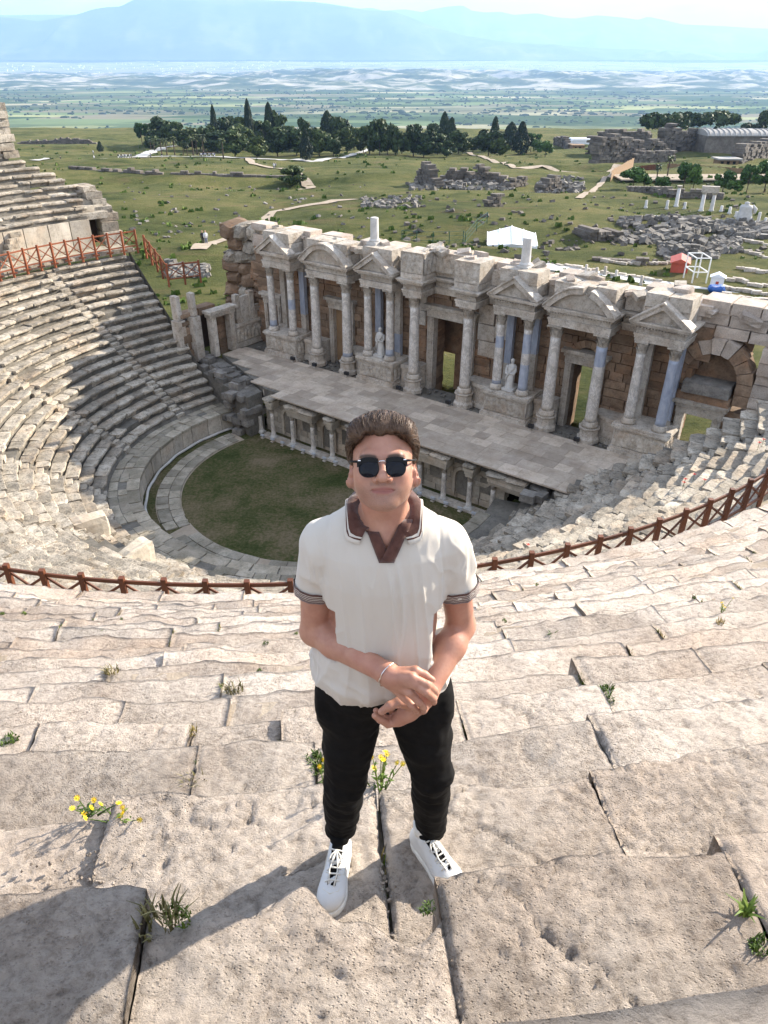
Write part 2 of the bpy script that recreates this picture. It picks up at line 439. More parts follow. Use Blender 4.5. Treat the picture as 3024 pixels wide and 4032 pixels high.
def ground_mats():
    n = material('grass_field'); p = n.pos()
    a = n.noise(p, .035, 6, .62, .4); b = n.noise(p, .16, 7, .68); c = n.noise(n.mapping(p, (1, 2.5, 1)), 1.2, 6, .75)
    f = n.math('ADD', n.math('MULTIPLY', a, .45), n.math('ADD', n.math('MULTIPLY', b, .35), n.math('MULTIPLY', c, .25)))
    col = n.ramp(f, [(.40, (.026, .040, .012)), (.47, (.062, .074, .025)), (.54, (.104, .110, .039)), (.61, (.155, .142, .058)), (.70, (.155, .122, .064))])
    red = n.ramp(n.noise(n.mapping(p, (1, 2.2, 1)), .06, 6, .6, .5), [(.56, 0), (.68, 1)])
    col = n.mix(n.math('MULTIPLY', red, .55), col, (.16, .12, .065))
    n.bsdf(col, .95, n.bump(n.math('ADD', c, n.noise(p, 3.5, 5, .7)), 1.0, .4), spec=.05)
    n = material('orchestra_grass'); p = n.pos()
    a = n.noise(p, .32, 7, .7, .3); c = n.noise(p, 6, 6, .75)
    col = n.ramp(n.math('MULTIPLY_ADD', c, .45, n.math('MULTIPLY', a, .6)), [(.34, (.022, .033, .010)), (.45, (.042, .054, .018)), (.52, (.078, .074, .032)), (.62, (.15, .118, .075))])
    n.bsdf(col, .95, n.bump(c, .9, .08), spec=.05)
    n = material('dirt'); p = n.pos()
    col = n.ramp(n.noise(p, .8, 8, .7), [(.3, (.25, .20, .145)), (.7, (.40, .34, .27))])
    n.bsdf(col, .95, n.bump(n.noise(p, 8, 6, .7), .6, .05), spec=.1)
    n = material('road_pale'); p = n.pos()
    col = n.ramp(n.noise(p, .4, 6, .7), [(.3, (.36, .35, .33)), (.7, (.48, .47, .44))])
    n.bsdf(col, .9, None, spec=.1)
    # the valley: strips of field, each a crop of its own
    n = material('valley_fields'); p = n.mapping(n.pos(), (1 / 640., 1 / 260., 0), (0, 0, .22))
    wob = n.noise(p, .35, 3, .5, out='Color')
    pw = n.mix(.10, p, wob, 'ADD')
    cell = n.voro(pw, 1.0, 'F1', 'Color', .85, 'CHEBYCHEV')
    r = n.sep(cell)[0]
    col = n.ramp(r, [(.0, (.055, .085, .03)), (.22, (.105, .145, .065)), (.42, (.15, .195, .085)), (.55, (.20, .18, .115)), (.66, (.29, .30, .14)), (.78, (.36, .33, .21)), (.9, (.075, .11, .045))], 'CONSTANT')
    big = n.noise(n.mapping(n.pos(), (1 / 2600., 1 / 1100., 0)), 1.0, 7, .66)
    col = n.mix(n.ramp(big, [(.44, 0), (.58, .8)]), col, n.ramp(n.noise(n.mapping(n.pos(), (1 / 90., 1 / 40., 0)), 1, 4, .7), [(.35, (.022, .042, .02)), (.6, (.075, .10, .045)), (.8, (.3, .27, .2))]))
    town = n.ramp(n.math('DIVIDE', n.sep(n.pos())[1], 20000.0), [(.52, 0), (.68, .75)])  # town and dry land, far plain also paled in colour in place of haze
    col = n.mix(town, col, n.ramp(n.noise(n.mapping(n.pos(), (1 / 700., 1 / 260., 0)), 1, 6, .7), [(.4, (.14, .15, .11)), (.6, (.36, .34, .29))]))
    n.bsdf(col, .95, None, spec=.0)
    n = material('badland'); p = n.pos()
    a = n.noise(n.mapping(p, (1 / 420., 1 / 300., 1 / 130.)), 1.0, 8, .66, .5)
    col = n.ramp(a, [(.40, (.045, .07, .035)), (.5, (.10, .12, .06)), (.55, (.30, .28, .21)), (.66, (.46, .42, .34))])
    n.bsdf(col, .95, None, spec=.0)
    n = material('mountain_rock'); p = n.pos()
    sn = n.math('MULTIPLY_ADD', n.noise(n.mapping(p, (1 / 900., 1 / 900., 1 / 400.)), 1, 7, .7), 700.0, n.sep(p)[2])
    a = n.noise(n.mapping(p, (1 / 1500., 1 / 1500., 1 / 500.)), 1.0, 8, .62)
    col = n.ramp(a, [(.36, (.04, .055, .04)), (.56, (.09, .10, .075)), (.7, (.17, .155, .13))])
    snow = n.ramp(n.math('DIVIDE', sn, 3000.0), [(.80, 0), (.88, 1)])
    col = n.mix(n.math('MULTIPLY', snow, .9), col, (.75, .76, .78))
    n.bsdf(col, .95, None, spec=.0)
ground_mats()

# ------------------------------------------------------------------ theatre axes
CX, CY = -3.8, 38.4                       # centre of the orchestra
SX, SY = .797, -.603                      # along the stage wall
NX, NY = .603, .797                       # through the stage wall, away from the seats
ORCH_Z = -19.2; STAGE_Z = -16.0; BACK_Z = -17.0
S0 = 2.35                                 # middle of the stage wall along S
def sn_xy(s, n):
    return CX + (s + S0) * SX + n * NX, CY + (s + S0) * SY + n * NY

def smooth(t):
    t = np.clip(t, 0, 1); return t * t * (3 - 2 * t)
def terrain(x, y, detail=True):
    x = np.asarray(x, dtype=np.float64); y = np.asarray(y, dtype=np.float64)
    z = BACK_Z - .052 * np.clip(y - 55, 0, 415)
    z = z - 161.5 * smooth((y - 470) / 1700)
    z = z + 60 * smooth((y - 11000) / 6000) + 150 * smooth((y - 14000) / 8000)
    if detail:
        q = np.stack([x, y, np.zeros_like(x)], -1)
        near = smooth((y - 62) / 40) * (1 - smooth((y - 600) / 400))
        z = z + near * (fbm(q / 26., 4, 3) * 1.6 + fbm(q / 6., 3, 5) * .28)
        # terraces cut across the slope
        z = z + near * 1.3 * smooth((fbm(q / np.array([160., 40., 1.]), 3, 9) - .02) / .12)
        far = smooth((y - 2500) / 3000)
        z = z + far * fbm(q / 900., 3, 21) * 6 + smooth((y - 11500) / 2500) * fbm(q / np.array([2600., 900., 1.]), 4, 23) * 70
    dx, dy = x - CX, y - CY
    r = np.hypot(dx, dy); nn = dx * NX + dy * NY
    hole = (1 - smooth((r - 44) / 4)) * (1 - smooth((nn - 10.5) / 2.0))
    return z * (1 - hole) + (-23.0) * hole
_GX = np.arange(-380, 381, 1.0); _GY = np.arange(46, 481, 1.0)
_GA, _GB = np.meshgrid(_GX, _GY, indexing='ij'); _GZ = terrain(_GA, _GB)
def tz(x, y):
    a = min(max(x + 380, 0), 758.999); b = min(max(y - 46, 0), 432.999); i, j = int(a), int(b); u, v = a - i, b - j
    return float((_GZ[i, j] * (1 - v) + _GZ[i, j + 1] * v) * (1 - u) + (_GZ[i + 1, j] * (1 - v) + _GZ[i + 1, j + 1] * v) * u)
def ground_pt(px, py):
    r = ray(px, py); off = 0.0
    for _ in range(4):
        t = (BACK_Z + .052 * 55 + off - CAMZ) / (r[2] + .052 * r[1])
        t = min(t, 468 / r[1]) if t > 0 else 468 / r[1]
        z = tz(r[0] * t, r[1] * t); off = z - (BACK_Z - .052 * (r[1] * t - 55))
    return Vector((r[0] * t, r[1] * t, z))

def fan_mesh(name, az, dist, zf, mat, smooth_=True):
    A, D = np.meshgrid(az, dist)
    X = np.tan(A) * D; Y = D
    Z = zf(X, Y)
    v = np.stack([X, Y, Z], -1).reshape(-1, 3)
    na, nd = len(az), len(dist)
    i = np.arange(na * nd).reshape(nd, na)
    f = np.stack([i[:-1, :-1], i[:-1, 1:], i[1:, 1:], i[1:, :-1]], -1).reshape(-1, 4)
    return mesh(name, v, f, mat, None, smooth_)

AZ = np.radians(np.linspace(-52, 52, 240))
g1 = np.concatenate([np.geomspace(30, 500, 190), np.geomspace(515, 1900, 30)])
obj('ground', fan_mesh('ground', AZ, g1, terrain, 'grass_field'), kind='structure')
g2 = np.geomspace(1898, 60000, 130)
obj('valley_plain', fan_mesh('valley_plain', np.radians(np.linspace(-60, 60, 150)), g2, terrain, 'valley_fields'), kind='structure')

def hill_z(X, Y):
    q = np.stack([X, Y, np.zeros_like(X)], -1)
    env = smooth((Y - 6300) / 2600) * (1 - smooth((Y - 11500) / 1800))
    rid = 1 - np.abs(fbm(q / np.array([1100., 900., 1.]), 5, 41, .55)) * 1.9
    big = .55 + .45 * fbm(q / 3500., 2, 44)
    return -203 + env * (np.clip(rid, 0, 1) ** 1.6 * 150 * big + 28 + 18 * fbm(q / 160., 3, 47)) - 12 * (1 - env)
obj('badland_hills', fan_mesh('badland_hills', np.radians(np.linspace(-50, 50, 420)), np.geomspace(6300, 13000, 120), hill_z, 'badland'), kind='structure')

def range_mesh(name, sky, D, W, seed):
    xs = np.array([p[0] for p in sky], float); ys = np.array([p[1] for p in sky], float)
    px = np.linspace(xs[0], xs[-1], 380); py = np.interp(px, xs, ys)
    cols = []
    T = np.linspace(0, 1, 44)
    for k, (a, b) in enumerate(zip(px, py)):
        r = ray(a, b); t = D / r[1]; top = CAMZ + r[2] * t
        lat = r[0] / r[1]
        col = []
        for u in T:
            dist = D - W * (1 - u) if u <= .8 else D + W * (u - .8) * 3 - W * .2
            if u <= .8:
                h = (u / .8); dist = D - W * (1 - h)
                z = 40 + (top - 40) * (h ** 1.25)
            else:
                h = (u - .8) / .2; dist = D + W * .8 * h; z = top - (top + 200) * h
            col.append((lat * dist, dist, z, math.sin(math.pi * min(u / .8, 1)) if u < .8 else 0))
        cols.append(col)
    P = np.array(cols)
    q = P[..., :3].copy(); q[..., 2] = 0
    spur = (np.abs(fbm(q / np.array([1900., 3800., 1]), 5, seed, .55)) - .25) * 900
    Z = P[..., 2] - P[..., 3] * spur * .8
    Z[:, 35] += 0
    v = np.stack([P[..., 0], P[..., 1], Z], -1).reshape(-1, 3)
    na, nd = P.shape[:2]
    i = np.arange(na * nd).reshape(na, nd)
    f = np.stack([i[:-1, :-1], i[1:, :-1], i[1:, 1:], i[:-1, 1:]], -1).reshape(-1, 4)
    obj(name, mesh(name, v, f, 'mountain_rock', None, True), kind='structure')
range_mesh('mountain_range', [(-900, 60), (-400, 25), (-150, 30), (0, 35), (40, 38), (80, 44), (165, 31), (200, 19), (230, 14), (260, 12), (290, -3), (400, -18), (540, -4), (680, 2), (715, 8), (765, 17), (790, 21), (829, 22), (850, 24), (880, 33), (912, 47), (945, 60), (1000, 75), (1100, 92), (1300, 104), (1659, 116), (2300, 120)], 23500, 2600, 61)
range_mesh('mountain_range', [(-900, 40), (200, 30), (500, 4), (650, 3), (700, 4), (780, 18), (800, 15), (829, 22), (875, 19), (912, 25), (930, 19), (965, 12), (1000, 10), (1020, 22), (1045, 26), (1080, 24), (1110, 31), (1160, 27), (1200, 36), (1240, 39), (1290, 32), (1330, 35), (1380, 42), (1400, 35), (1430, 41), (1475, 52), (1520, 54), (1565, 56), (1610, 59), (1659, 61), (2000, 50), (2500, 60)], 30000, 3500, 83)

# air: everything lies inside one closed box of thin haze
hm = bpy.data.materials.new('haze_air'); hm.use_nodes = True
n = NT(hm.node_tree)
pv = n.nd('ShaderNodeVolumePrincipled')
pv.inputs['Color'].default_value = (.40, .62, 1.0, 1)
pv.inputs['Density'].default_value = 5.0e-5
pv.inputs['Anisotropy'].default_value = .2
oo = n.nd('ShaderNodeOutputMaterial'); n.l.new(pv.outputs[0], oo.inputs['Volume'])
mb = MB(); mb.box(-110000, -3000, -260, 110000, 64000, 2700)
hz = mb.obj('haze', hm); hz['kind'] = 'stuff'; tag(hz, 'thin blue haze lying over the wide valley', 'haze')
# ------------------------------------------------------------------ seating
def polar(r, azd, z):
    a = math.radians(azd); return (CX + r * math.cos(a), CY + r * math.sin(a), z)
def project(X, Y, Z):
    Z = Z - CAMZ; d = Y * math.cos(PITCH) - Z * math.sin(PITCH); u = Y * math.sin(PITCH) + Z * math.cos(PITCH)
    d = np.where(np.asarray(d) < .05, .05, d)
    return (384 + FPX * X / d) * 2.16015, (512 - FPX * u / d) * 2.16015
DIAZ_Z = -9.5
ROW_R0, ROW_D, ROW_H = 36.7, .612, .4176
def zl(r): return -9.4 - .672 * (24 - r)

def ring_core(name, rows, az0, az1, parent, mat, step=1.5):
    """stepped bed under the blocks; rows = list of (r_in, r_out, z)"""
    az = np.radians(np.arange(az0, az1 + step, step)); vs = []; fs = []
    prof = []
    for (ri, ro, z) in rows:
        prof += [(ri, z), (ro, z)]
    prof = [(prof[0][0], prof[0][1] - .6)] + prof + [(prof[-1][0], prof[-1][1] - 3)]
    m = len(prof)
    for a in az:
        for (r, z) in prof:
            vs.append((CX + r * math.cos(a), CY + r * math.sin(a), z))
    for i in range(len(az) - 1):
        for k in range(m - 1):
            fs.append((i * m + k, (i + 1) * m + k, (i + 1) * m + k + 1, i * m + k + 1))
    return obj(name, mesh(name, vs, fs, mat), parent)

# --- the upper tier the man stands on
upper = thing('seating_tier', 'sunlit upper tier of pitted stone seat rows under the standing man', 'stone seating', polar(32, -84, -3), 0)
def local(parent, o):
    o.parent = parent; o.matrix_parent_inverse = parent.matrix_basis.inverted() if False else Matrix.Translation(-Vector(parent.location))
    return o

def near_block(r0, z0, a0, a1, cell, seed, depth=.72, bite=None, rough=1.0):
    gap = .0025 / r0
    a0 += gap; a1 -= gap
    L = (a1 - a0) * r0
    nu = max(4, int(L / cell)); nv = max(4, int(depth / cell))
    u = np.linspace(0, 1, nu + 1); v = np.linspace(0, 1, nv + 1) ** 1.0
    U, V = np.meshgrid(u, v, indexing='ij')
    rs = np.random.default_rng(seed)
    dz, dr, tilt, lt = rs.uniform(-.022, .02) * min(rough, 1.6), rs.uniform(-.035, .03) * min(rough, 1.6), rs.uniform(-.02, .02), rs.uniform(-.02, .03)
    A = a0 + (a1 - a0) * U
    q = np.stack([A * r0 * 1.0, np.full_like(A, seed * .37), V * 0], -1)
    lip = dr + fbm(q * 1.6, 3, seed) * .045 * rough + fbm(q * 9, 3, seed + 5) * .016 * rough
    if bite is not None:
        lip = lip + bite(A)
    # ends of the block are not quite straight either
    endn = fbm(np.stack([V * depth * 4, np.full_like(V, seed * 1.7), U * 3], -1), 3, seed) * .010 * rough / r0
    A = A + endn * (2 * np.abs(U - .5)) ** 3
    R = r0 + lip * (1 - V) ** 2 + V * depth
    x = CX + R * np.cos(A); y = CY + R * np.sin(A)
    P = np.stack([x, y, np.zeros_like(x)], -1)
    z = z0 + dz + tilt * (U - .5) * L + lt * (V - .5)
    z = z + fbm(P * 1.5, 3, 91) * .022 * rough + fbm(P * 6, 3, 92) * .008 * rough + fbm(P * 22, 2, 93) * .004 * rough
    pit = np.clip(fbm(P * 9, 3, 95) - .24, 0, 1) * .018
    z = z - pit * rough
    if cell < .04:
        dens = smooth((fbm(P * 1.7, 2, 97) + .25) / .5)
        pp = np.stack([P[..., 0] * 34, P[..., 1] * 44, P[..., 2]], -1)
        z = z - np.clip(vnoise(pp * 1.5, 98) - .30, 0, 1) * .016 * dens - np.clip(vnoise(pp * 1.9 + 7, 99) - .25, 0, 1) * .010 + vnoise(pp * 2.6, 94) * .0016
        crack = np.abs(fbm(np.stack([P[..., 0] * 1.1 + seed, P[..., 1] * 1.6, P[..., 2]], -1), 3, 88))
        z = z - .012 * np.exp(-(crack / .012) ** 2)
    e = np.minimum(np.minimum(V * depth * .42, .5), np.minimum(U, 1 - U) * L)
    Rr = np.clip(.020 + .036 * fbm(P * 5, 2, 96), .006, .06) * (.6 + .4 * rough)
    k = np.clip((Rr - e) / Rr, 0, 1)
    z = z - Rr * (1 - np.sqrt(1 - k * k * .96)) * .8
    top = np.stack([x, y, z], -1).reshape(-1, 3)
    n1 = nv + 1
    idx = np.arange((nu + 1) * n1).reshape(nu + 1, n1)
    f = np.stack([idx[:-1, :-1], idx[:-1, 1:], idx[1:, 1:], idx[1:, :-1]], -1).reshape(-1, 4)
    f = f[:, ::-1]
    ring = np.concatenate([idx[:, 0], idx[-1, 1:], idx[:-1, -1][::-1], idx[0, 1:-1][::-1]])
    b = top[ring]; nb = len(ring); base = len(top)
    lo = b.copy(); lo[:, 2] = z0 - .09 + fbm(b * 6, 2, seed) * .02
    lo2 = b.copy(); cen = top.mean(0); lo2[:, :2] += (cen[:2] - lo2[:, :2]) * .01; lo2[:, 2] = z0 - .44
    allv = np.concatenate([top, lo, lo2])
    j = np.arange(nb); j2 = (j + 1) % nb
    f1 = np.stack([ring[j], ring[j2], base + j2, base + j], -1)
    f2 = np.stack([base + j, base + j2, base + nb + j2, base + nb + j], -1)
    ff = np.concatenate([f, f1, f2])
    c = np.array([top[:, 0].mean(), top[:, 1].mean(), z0])
    return allv - c, ff, c

def az_of_px(px, r, z):
    az = np.radians(np.linspace(-140, -20, 2401))
    X = CX + r * np.cos(az); Y = CY + r * np.sin(az)
    sx, _ = project(X, Y, z)
    ok = Y > .1
    return float(np.interp(px, sx[ok], az[ok]))
JOINTS = {1: [-420, 322, 938, 1548, 2150], 0: [-330, 238, 812, 1262, 1800], -1: [-260, 428, 680, 1272, 1700],
          -2: [-420, 85, 418, 608, 985, 1290, 1655], -3: [-200, 275, 500, 700, 1240, 1500]}
rows_bed = []
for i in range(-17, 5):
    r0 = ROW_R0 + ROW_D * i; z0 = ROW_H * i
    rows_bed.append((r0 + (.32 if i == 1 else .07), r0 + ROW_D + (.32 if i == 0 else .07), z0 - .045))
o = ring_core('seating_bed', rows_bed, -132, -28, None, 'dirt'); local(upper, o)
seedc = 100
JOINT_LINES = []
for i in range(4, -18, -1):
    r0 = ROW_R0 + ROW_D * i; z0 = ROW_H * i + (.14 if i == -17 else 0)
    cell = .0125 if i >= 0 else (.02 if i >= -2 else (.045 if i >= -7 else .07))
    if i > 1: cell = .1
    rs = np.random.default_rng(500 + i)
    if i in JOINTS:
        js = [az_of_px(p, r0, z0) for p in JOINTS[i]]
    else:
        js = []
    lo_lim, hi_lim = math.radians(-128), math.radians(-32)
    if not js: js = [math.radians(-84) + rs.uniform(-.5, .5) / r0]
    while js[0] > lo_lim: js.insert(0, js[0] - rs.uniform(1.0, 2.5) / r0)
    while js[-1] < hi_lim: js.append(js[-1] + rs.uniform(1.0, 2.5) / r0)
    for a0, a1 in zip(js[:-1], js[1:]):
        am = (a0 + a1) / 2
        ym = CY + r0 * math.sin(am); xm = CX + r0 * math.cos(am)
        sx, sy = project(xm, ym, z0)
        half = .5 * (a1 - a0) * r0 / max(ym, .6) * 1577
        if i > 1:
            if abs(xm) > 2.4: continue
        elif not (-900 - half < sx < 2450 + half) or ym < -.2:
            continue
        seedc += 1
        bite = None
        if i == 1 and abs((a0 + a1) / 2 - az_of_px(630, r0, z0)) < .006:
            c0 = az_of_px(330, r0, z0); c1 = az_of_px(940, r0, z0)
            def bite(A, c0=c0, c1=c1):
                t = (A - c0) / (c1 - c0)
                return .085 + .12 * smooth((t - .5) / .3) - .05 * np.exp(-((t - .55) / .08) ** 2) + .03 * np.sin(t * 23)
        if i <= 1: JOINT_LINES.append((r0, z0, a0))
        if abs(xm) > 2.6 + .75 * max(ym, 0) and cell < .05: cell_ = .05
        else: cell_ = cell
        v, f, c = near_block(r0, z0, a0, a1, cell_, seedc, bite=bite, rough=1.2 if i >= -2 else 1.2 + .2 * (-2 - i) if i > -9 else 2.7)
        ob = obj('seat_block', mesh('seat_block', v, f, 'stone_near', None, True), loc=c)
        local(upper, ob)

# --- worn seat block shapes shared by the other tiers
SEAT_PROF = [(.03, -.16), (.0, -.125), (.0, -.03), (.02, -.004), (.06, .0), (.34, -.012), (.73, -.006), (.75, -.05), (.75, -.46), (.26, -.46), (.23, -.24), (.08, -.175)]
def seat_variant(k):
    v = []; ns = 4; m = len(SEAT_PROF); rs = np.random.default_rng(900 + k)
    for s in range(ns + 1):
        x = s / ns - .5
        for (p, z) in SEAT_PROF:
            v.append((x, p, z))
    v = np.array(v)
    d = np.stack([fbm(v * np.array([3.2, 3.2, 3.2]) + k * 7.7 + o, 3, k) for o in (0, 19, 41)], 1)
    v = v + d * np.array([.02, .045, .035])
    # a broken corner or two
    for _ in range(rs.integers(0, 3)):
        sx = rs.choice([-.5, .5]); w = np.exp(-(((v[:, 0] - sx) / .16) ** 2 + (v[:, 1] / .16) ** 2))
        v[:, 1] += w * .12; v[:, 2] -= w * .05
    f = []
    for s in range(ns):
        for q in range(m):
            q2 = (q + 1) % m
            f.append((s * m + q, s * m + q2, (s + 1) * m + q2, (s + 1) * m + q))
    f.append(tuple(reversed(range(m)))); f.append(tuple(range(ns * m, (ns + 1) * m)))
    return v, f
SEATV = [seat_variant(k) for k in range(14)]
SEATM = [mesh('seat_block', v, f, 'stone_seat') for v, f in SEATV]
def seat_matrix(r, azm, z, length, rs, jit=1.0):
    x, y, zz = polar(r + rs.normal(0, .02) * jit, math.degrees(azm), z + rs.normal(0, .014) * jit)
    return TR(x, y, zz, azm - math.pi / 2 + rs.normal(0, .008) * jit, rs.normal(0, .012) * jit, rs.normal(0, .01) * jit, (length, 1, 1))

def place_blocks(parent, items, limit, name='seat_block', vlib=SEATV, mlib=SEATM, mat='stone_seat', mass='seat_blocks'):
    """items: (matrix, variant, score): the best-seen ones become parts of their own"""
    items = sorted(items, key=lambda t: -t[2])
    for M, k, sc in items[:limit]:
        o = obj(name, mlib[k]); o.matrix_world = M
        o.parent = parent; o.matrix_parent_inverse = Matrix.Translation(-Vector(parent.location))
    rest = items[limit:]
    if rest:
        V = []; F = []; b = 0
        for M, k, sc in rest:
            v, f = vlib[k]; A = np.array(M)
            V.append(v @ A[:3, :3].T + A[:3, 3])
            F += [tuple(i + b for i in q) for q in f]; b += len(v)
        o = obj(mass, mesh(mass, np.concatenate(V), F, mat)); local(parent, o); o['kind'] = 'stuff'

def score(x, y, z, size):
    px, py = project(x, y, z)
    d = math.hypot(math.hypot(x, y), z - CAMZ)
    s = size / d
    if px < -20 or px > 1680 or py < 0 or py > 1240: s *= .01
    if 640 < px < 1020 and py > 900: s *= .01
    return float(s)

lower = thing('seating_tier', 'lower curved tier of weathered grey stone seats around the orchestra', 'stone seating', polar(17, -160, -15), 0)
STAIRS = [145.3, 171.8, 198.3, 224.8, 251.3, 277.8, 304.3, 330.8]
NROW = 19; LD = 12.0 / NROW
AZ_END, AZ_START = 338.5, 130.0
rows_bed = [(10.6, 12.0, -17.93)]
items = []
rs = np.random.default_rng(77)
for j in range(NROW):
    r = 12.0 + LD * j; z = zl(r) + .02
    rows_bed.append((r + .24, r + LD + .24, z - .14))
    # far end steps back a little towards the top on the right
    a = AZ_START + rs.uniform(-.3, .8); end = 338 + .4 * (r - 15) - (j < 3) * (12 - 3 * j) - rs.uniform(0, 2)
    while a < end:
        nxt = min([s for s in STAIRS if s - math.degrees(.36 / r) > a + .05] or [999])
        st0 = nxt - math.degrees(.36 / r)
        ln = math.degrees(rs.uniform(.75, 1.65) / r)
        b = a + ln
        if b > st0 - math.degrees(.35 / r): b = st0
        if b > end: b = end
        am = math.radians((a + b) / 2)
        L = math.radians(b - a) * r - .012
        hx, hy, _ = polar(13.2, 229.5, 0); bx_, by_, _ = polar(r + .3, math.degrees(am), 0)
        if L > .15 and rs.random() > .018 and not (math.hypot(bx_ - hx, by_ - hy) < 1.75 and j > 0):
            M = seat_matrix(r, am, z, L, rs)
            x, y, zz = M.translation
            items.append((M, int(rs.integers(0, len(SEATV))), score(x, y, zz, L)))
        a = b
        if abs(b - st0) < 1e-6: a = nxt + math.degrees(.36 / r)
place_blocks(lower, items, 300)
# half-height steps of the stairways
STEPV = [rough_box(3, 2, 2, 30 + k, .05, .16) for k in range(6)]
STEPM = [mesh('step', v, f, 'stone_seat') for v, f in STEPV]
items = []
for s in STAIRS:
    for j in range(NROW):
        r = 12.0 + LD * j
        for h in (0, 1):
            rr = r + LD * .5 * h + .02; z = zl(r) - LD * .672 * (.5 - .5 * h) - .02
            x, y, zz = polar(rr + .17, s, z - .13 + rs.normal(0, .012))
            M = TR(x, y, zz, math.radians(s) - math.pi / 2 + rs.normal(0, .03), rs.normal(0, .02), rs.normal(0, .02), (.70, .42, .3))
            items.append((M, int(rs.integers(0, 6)), score(x, y, zz, .5)))
place_blocks(lower, items, 120, 'step', STEPV, STEPM, 'stone_seat', 'steps')
o = ring_core('seating_bed', rows_bed, AZ_START, AZ_END, None, 'stone_core'); local(lower, o)
# analemma wall closing the left end
mb = MB(); vs = []
for k, (r, z) in enumerate([(10.6, -17.95)] + [(12 + LD * j, zl(12 + LD * j) - .1) for j in range(NROW + 1)]):
    x, y, _ = polar(r, AZ_START - .2, 0); vs += [(x, y, z), (x, y, -21)]
mb.add(vs, [(2 * k, 2 * k + 1, 2 * k + 3, 2 * k + 2) for k in range(len(vs) // 2 - 1)])
o = mb.obj('end_wall', 'stone_core'); local(lower, o)

# walkway behind the fence (diazoma) and the wall that carries the upper rows
def ring_sheet(name, r0, r1, z, az0, az1, mat, step=1.0, thick=.15):
    az = np.radians(np.arange(az0, az1 + step * .5, step)); mb = MB(); vs = []; fs = []
    for a in az:
        for (r, zz) in ((r0, z - thick), (r0, z), (r1, z), (r1, z - thick)):
            vs.append((CX + r * math.cos(a), CY + r * math.sin(a), zz))
    for i in range(len(az) - 1):
        for k in range(3):
            fs.append((i * 4 + k, (i + 1) * 4 + k, (i + 1) * 4 + k + 1, i * 4 + k + 1))
    return mesh(name, vs, fs, mat)
wk = obj('walkway', ring_sheet('walkway', 23.75, 26.6, DIAZ_Z, 128.5, 332, 'paving'), kind='structure')
rs = np.random.default_rng(5)
BOXV = [rough_box(3, 2, 2, 60 + k, .025, .07) for k in range(10)]
def box_lib(name, mat): return [mesh(name, v, f, mat) for v, f in BOXV]
COPM = box_lib('coping_block', 'stone_seat')
a = 129.0; items = []
while a < 331:
    ln = math.degrees(rs.uniform(.9, 1.8) / 24); am = math.radians(a + ln / 2)
    x, y, z = polar(24.0, a + ln / 2, DIAZ_Z + .03)
    items.append((TR(x, y, z, am - math.pi / 2, rs.normal(0, .02), 0, (math.radians(ln) * 24 - .02, .62, .3)), int(rs.integers(0, 10)), score(x, y, z, 1)))
    a += ln
place_blocks(lower, items, 60, 'coping_block', BOXV, COPM, 'stone_seat', 'coping_blocks')

# --- the ruined far end of the upper tier, at the left of the picture
fleft = thing('seating_tier', 'ruined upper tier of seat rows at the far left above the red fence', 'stone seating', polar(29, 142, -6), 0)
items = []; rows_bed = []
rs = np.random.default_rng(12)
for j in range(11):
    r = 26.3 + .612 * j; z = -7.1 + .4176 * j
    a0 = 129.2 + np.interp(r, [26.3, 27.5, 29.65, 31.8, 33.5], [1.6, .2, 4.2, 9.0, 11.5])
    rows_bed.append((r + .14, r + .612 + .14, z - .15))
    a = a0 + rs.uniform(-.4, .5)
    while a < 170:
        ln = math.degrees(rs.uniform(.8, 1.9) / r); am = math.radians(a + ln / 2)
        # the doorway breaks the three lowest rows
        if j < 3 and 131.2 < a + ln / 2 < 133.2:
            a += ln; continue
        M = seat_matrix(r, am, z + rs.normal(0, .03), math.radians(ln) * r - .015, rs, 1.6)
        x, y, zz = M.translation
        items.append((M, int(rs.integers(0, len(SEATV))), score(x, y, zz, 1)))
        a += ln
place_blocks(fleft, items, 260)
az_bed0 = 134.0
o = ring_core('seating_bed', rows_bed[:5], 133.6, 172, None, 'stone_core'); local(fleft, o)
o = ring_core('seating_bed', rows_bed[5:], 138.5, 172, None, 'stone_core'); local(fleft, o)
# orthostat wall under the rows
ORTM = box_lib('wall_slab', 'orthostat')
a = 133.3; items = []
while a < 172:
    ln = math.degrees(rs.uniform(1.3, 2.1) / 26.4); am = math.radians(a + ln / 2)
    x, y, z = polar(26.55, a + ln / 2, (DIAZ_Z - 7.45) / 2)
    items.append((TR(x, y, z, am - math.pi / 2, 0, 0, (math.radians(ln) * 26.4 - .02, .35, -7.45 - DIAZ_Z)), int(rs.integers(0, 10)), 1))
    a += ln
place_blocks(fleft, items, 60, 'wall_slab', BOXV, ORTM, 'orthostat')
# end pier of big blocks beside the doorway, and the tall stub at the top
PIERM = box_lib('pier_block', 'stone_seat')
items = []
def pier_block(r, az, z0, l, d, h):
    x, y, z = polar(r, az, z0 + h / 2)
    items.append((TR(x, y, z, math.radians(az - 90) + rs.normal(0, .05), rs.normal(0, .02), rs.normal(0, .02), (l, d, h)), int(rs.integers(0, 10)), 1))
z = DIAZ_Z
for k, (h, l, sh) in enumerate([(.95, 1.5, 0), (.7, 1.3, .1), (.55, 1.5, -.1), (.5, 1.2, .1), (.45, 1.1, .5), (.5, 1.3, .9), (.4, 1.0, 1.2)]):
    pier_block(26.9 + .25 * k, 129.7 + sh * 1.2, z, l, 1.1, h - .02); 
    pier_block(27.9 + .25 * k, 129.5 + sh * 1.2, z, l, 1.0, h - .02)
    z += h
pier_block(26.9, 132.2, -7.55, 2.2, .8, .45)
pier_block(27.6, 132.3, -7.1, 2.2, .9, .42)
pier_block(28.2, 132.6, -6.7, 2.0, .9, .40)
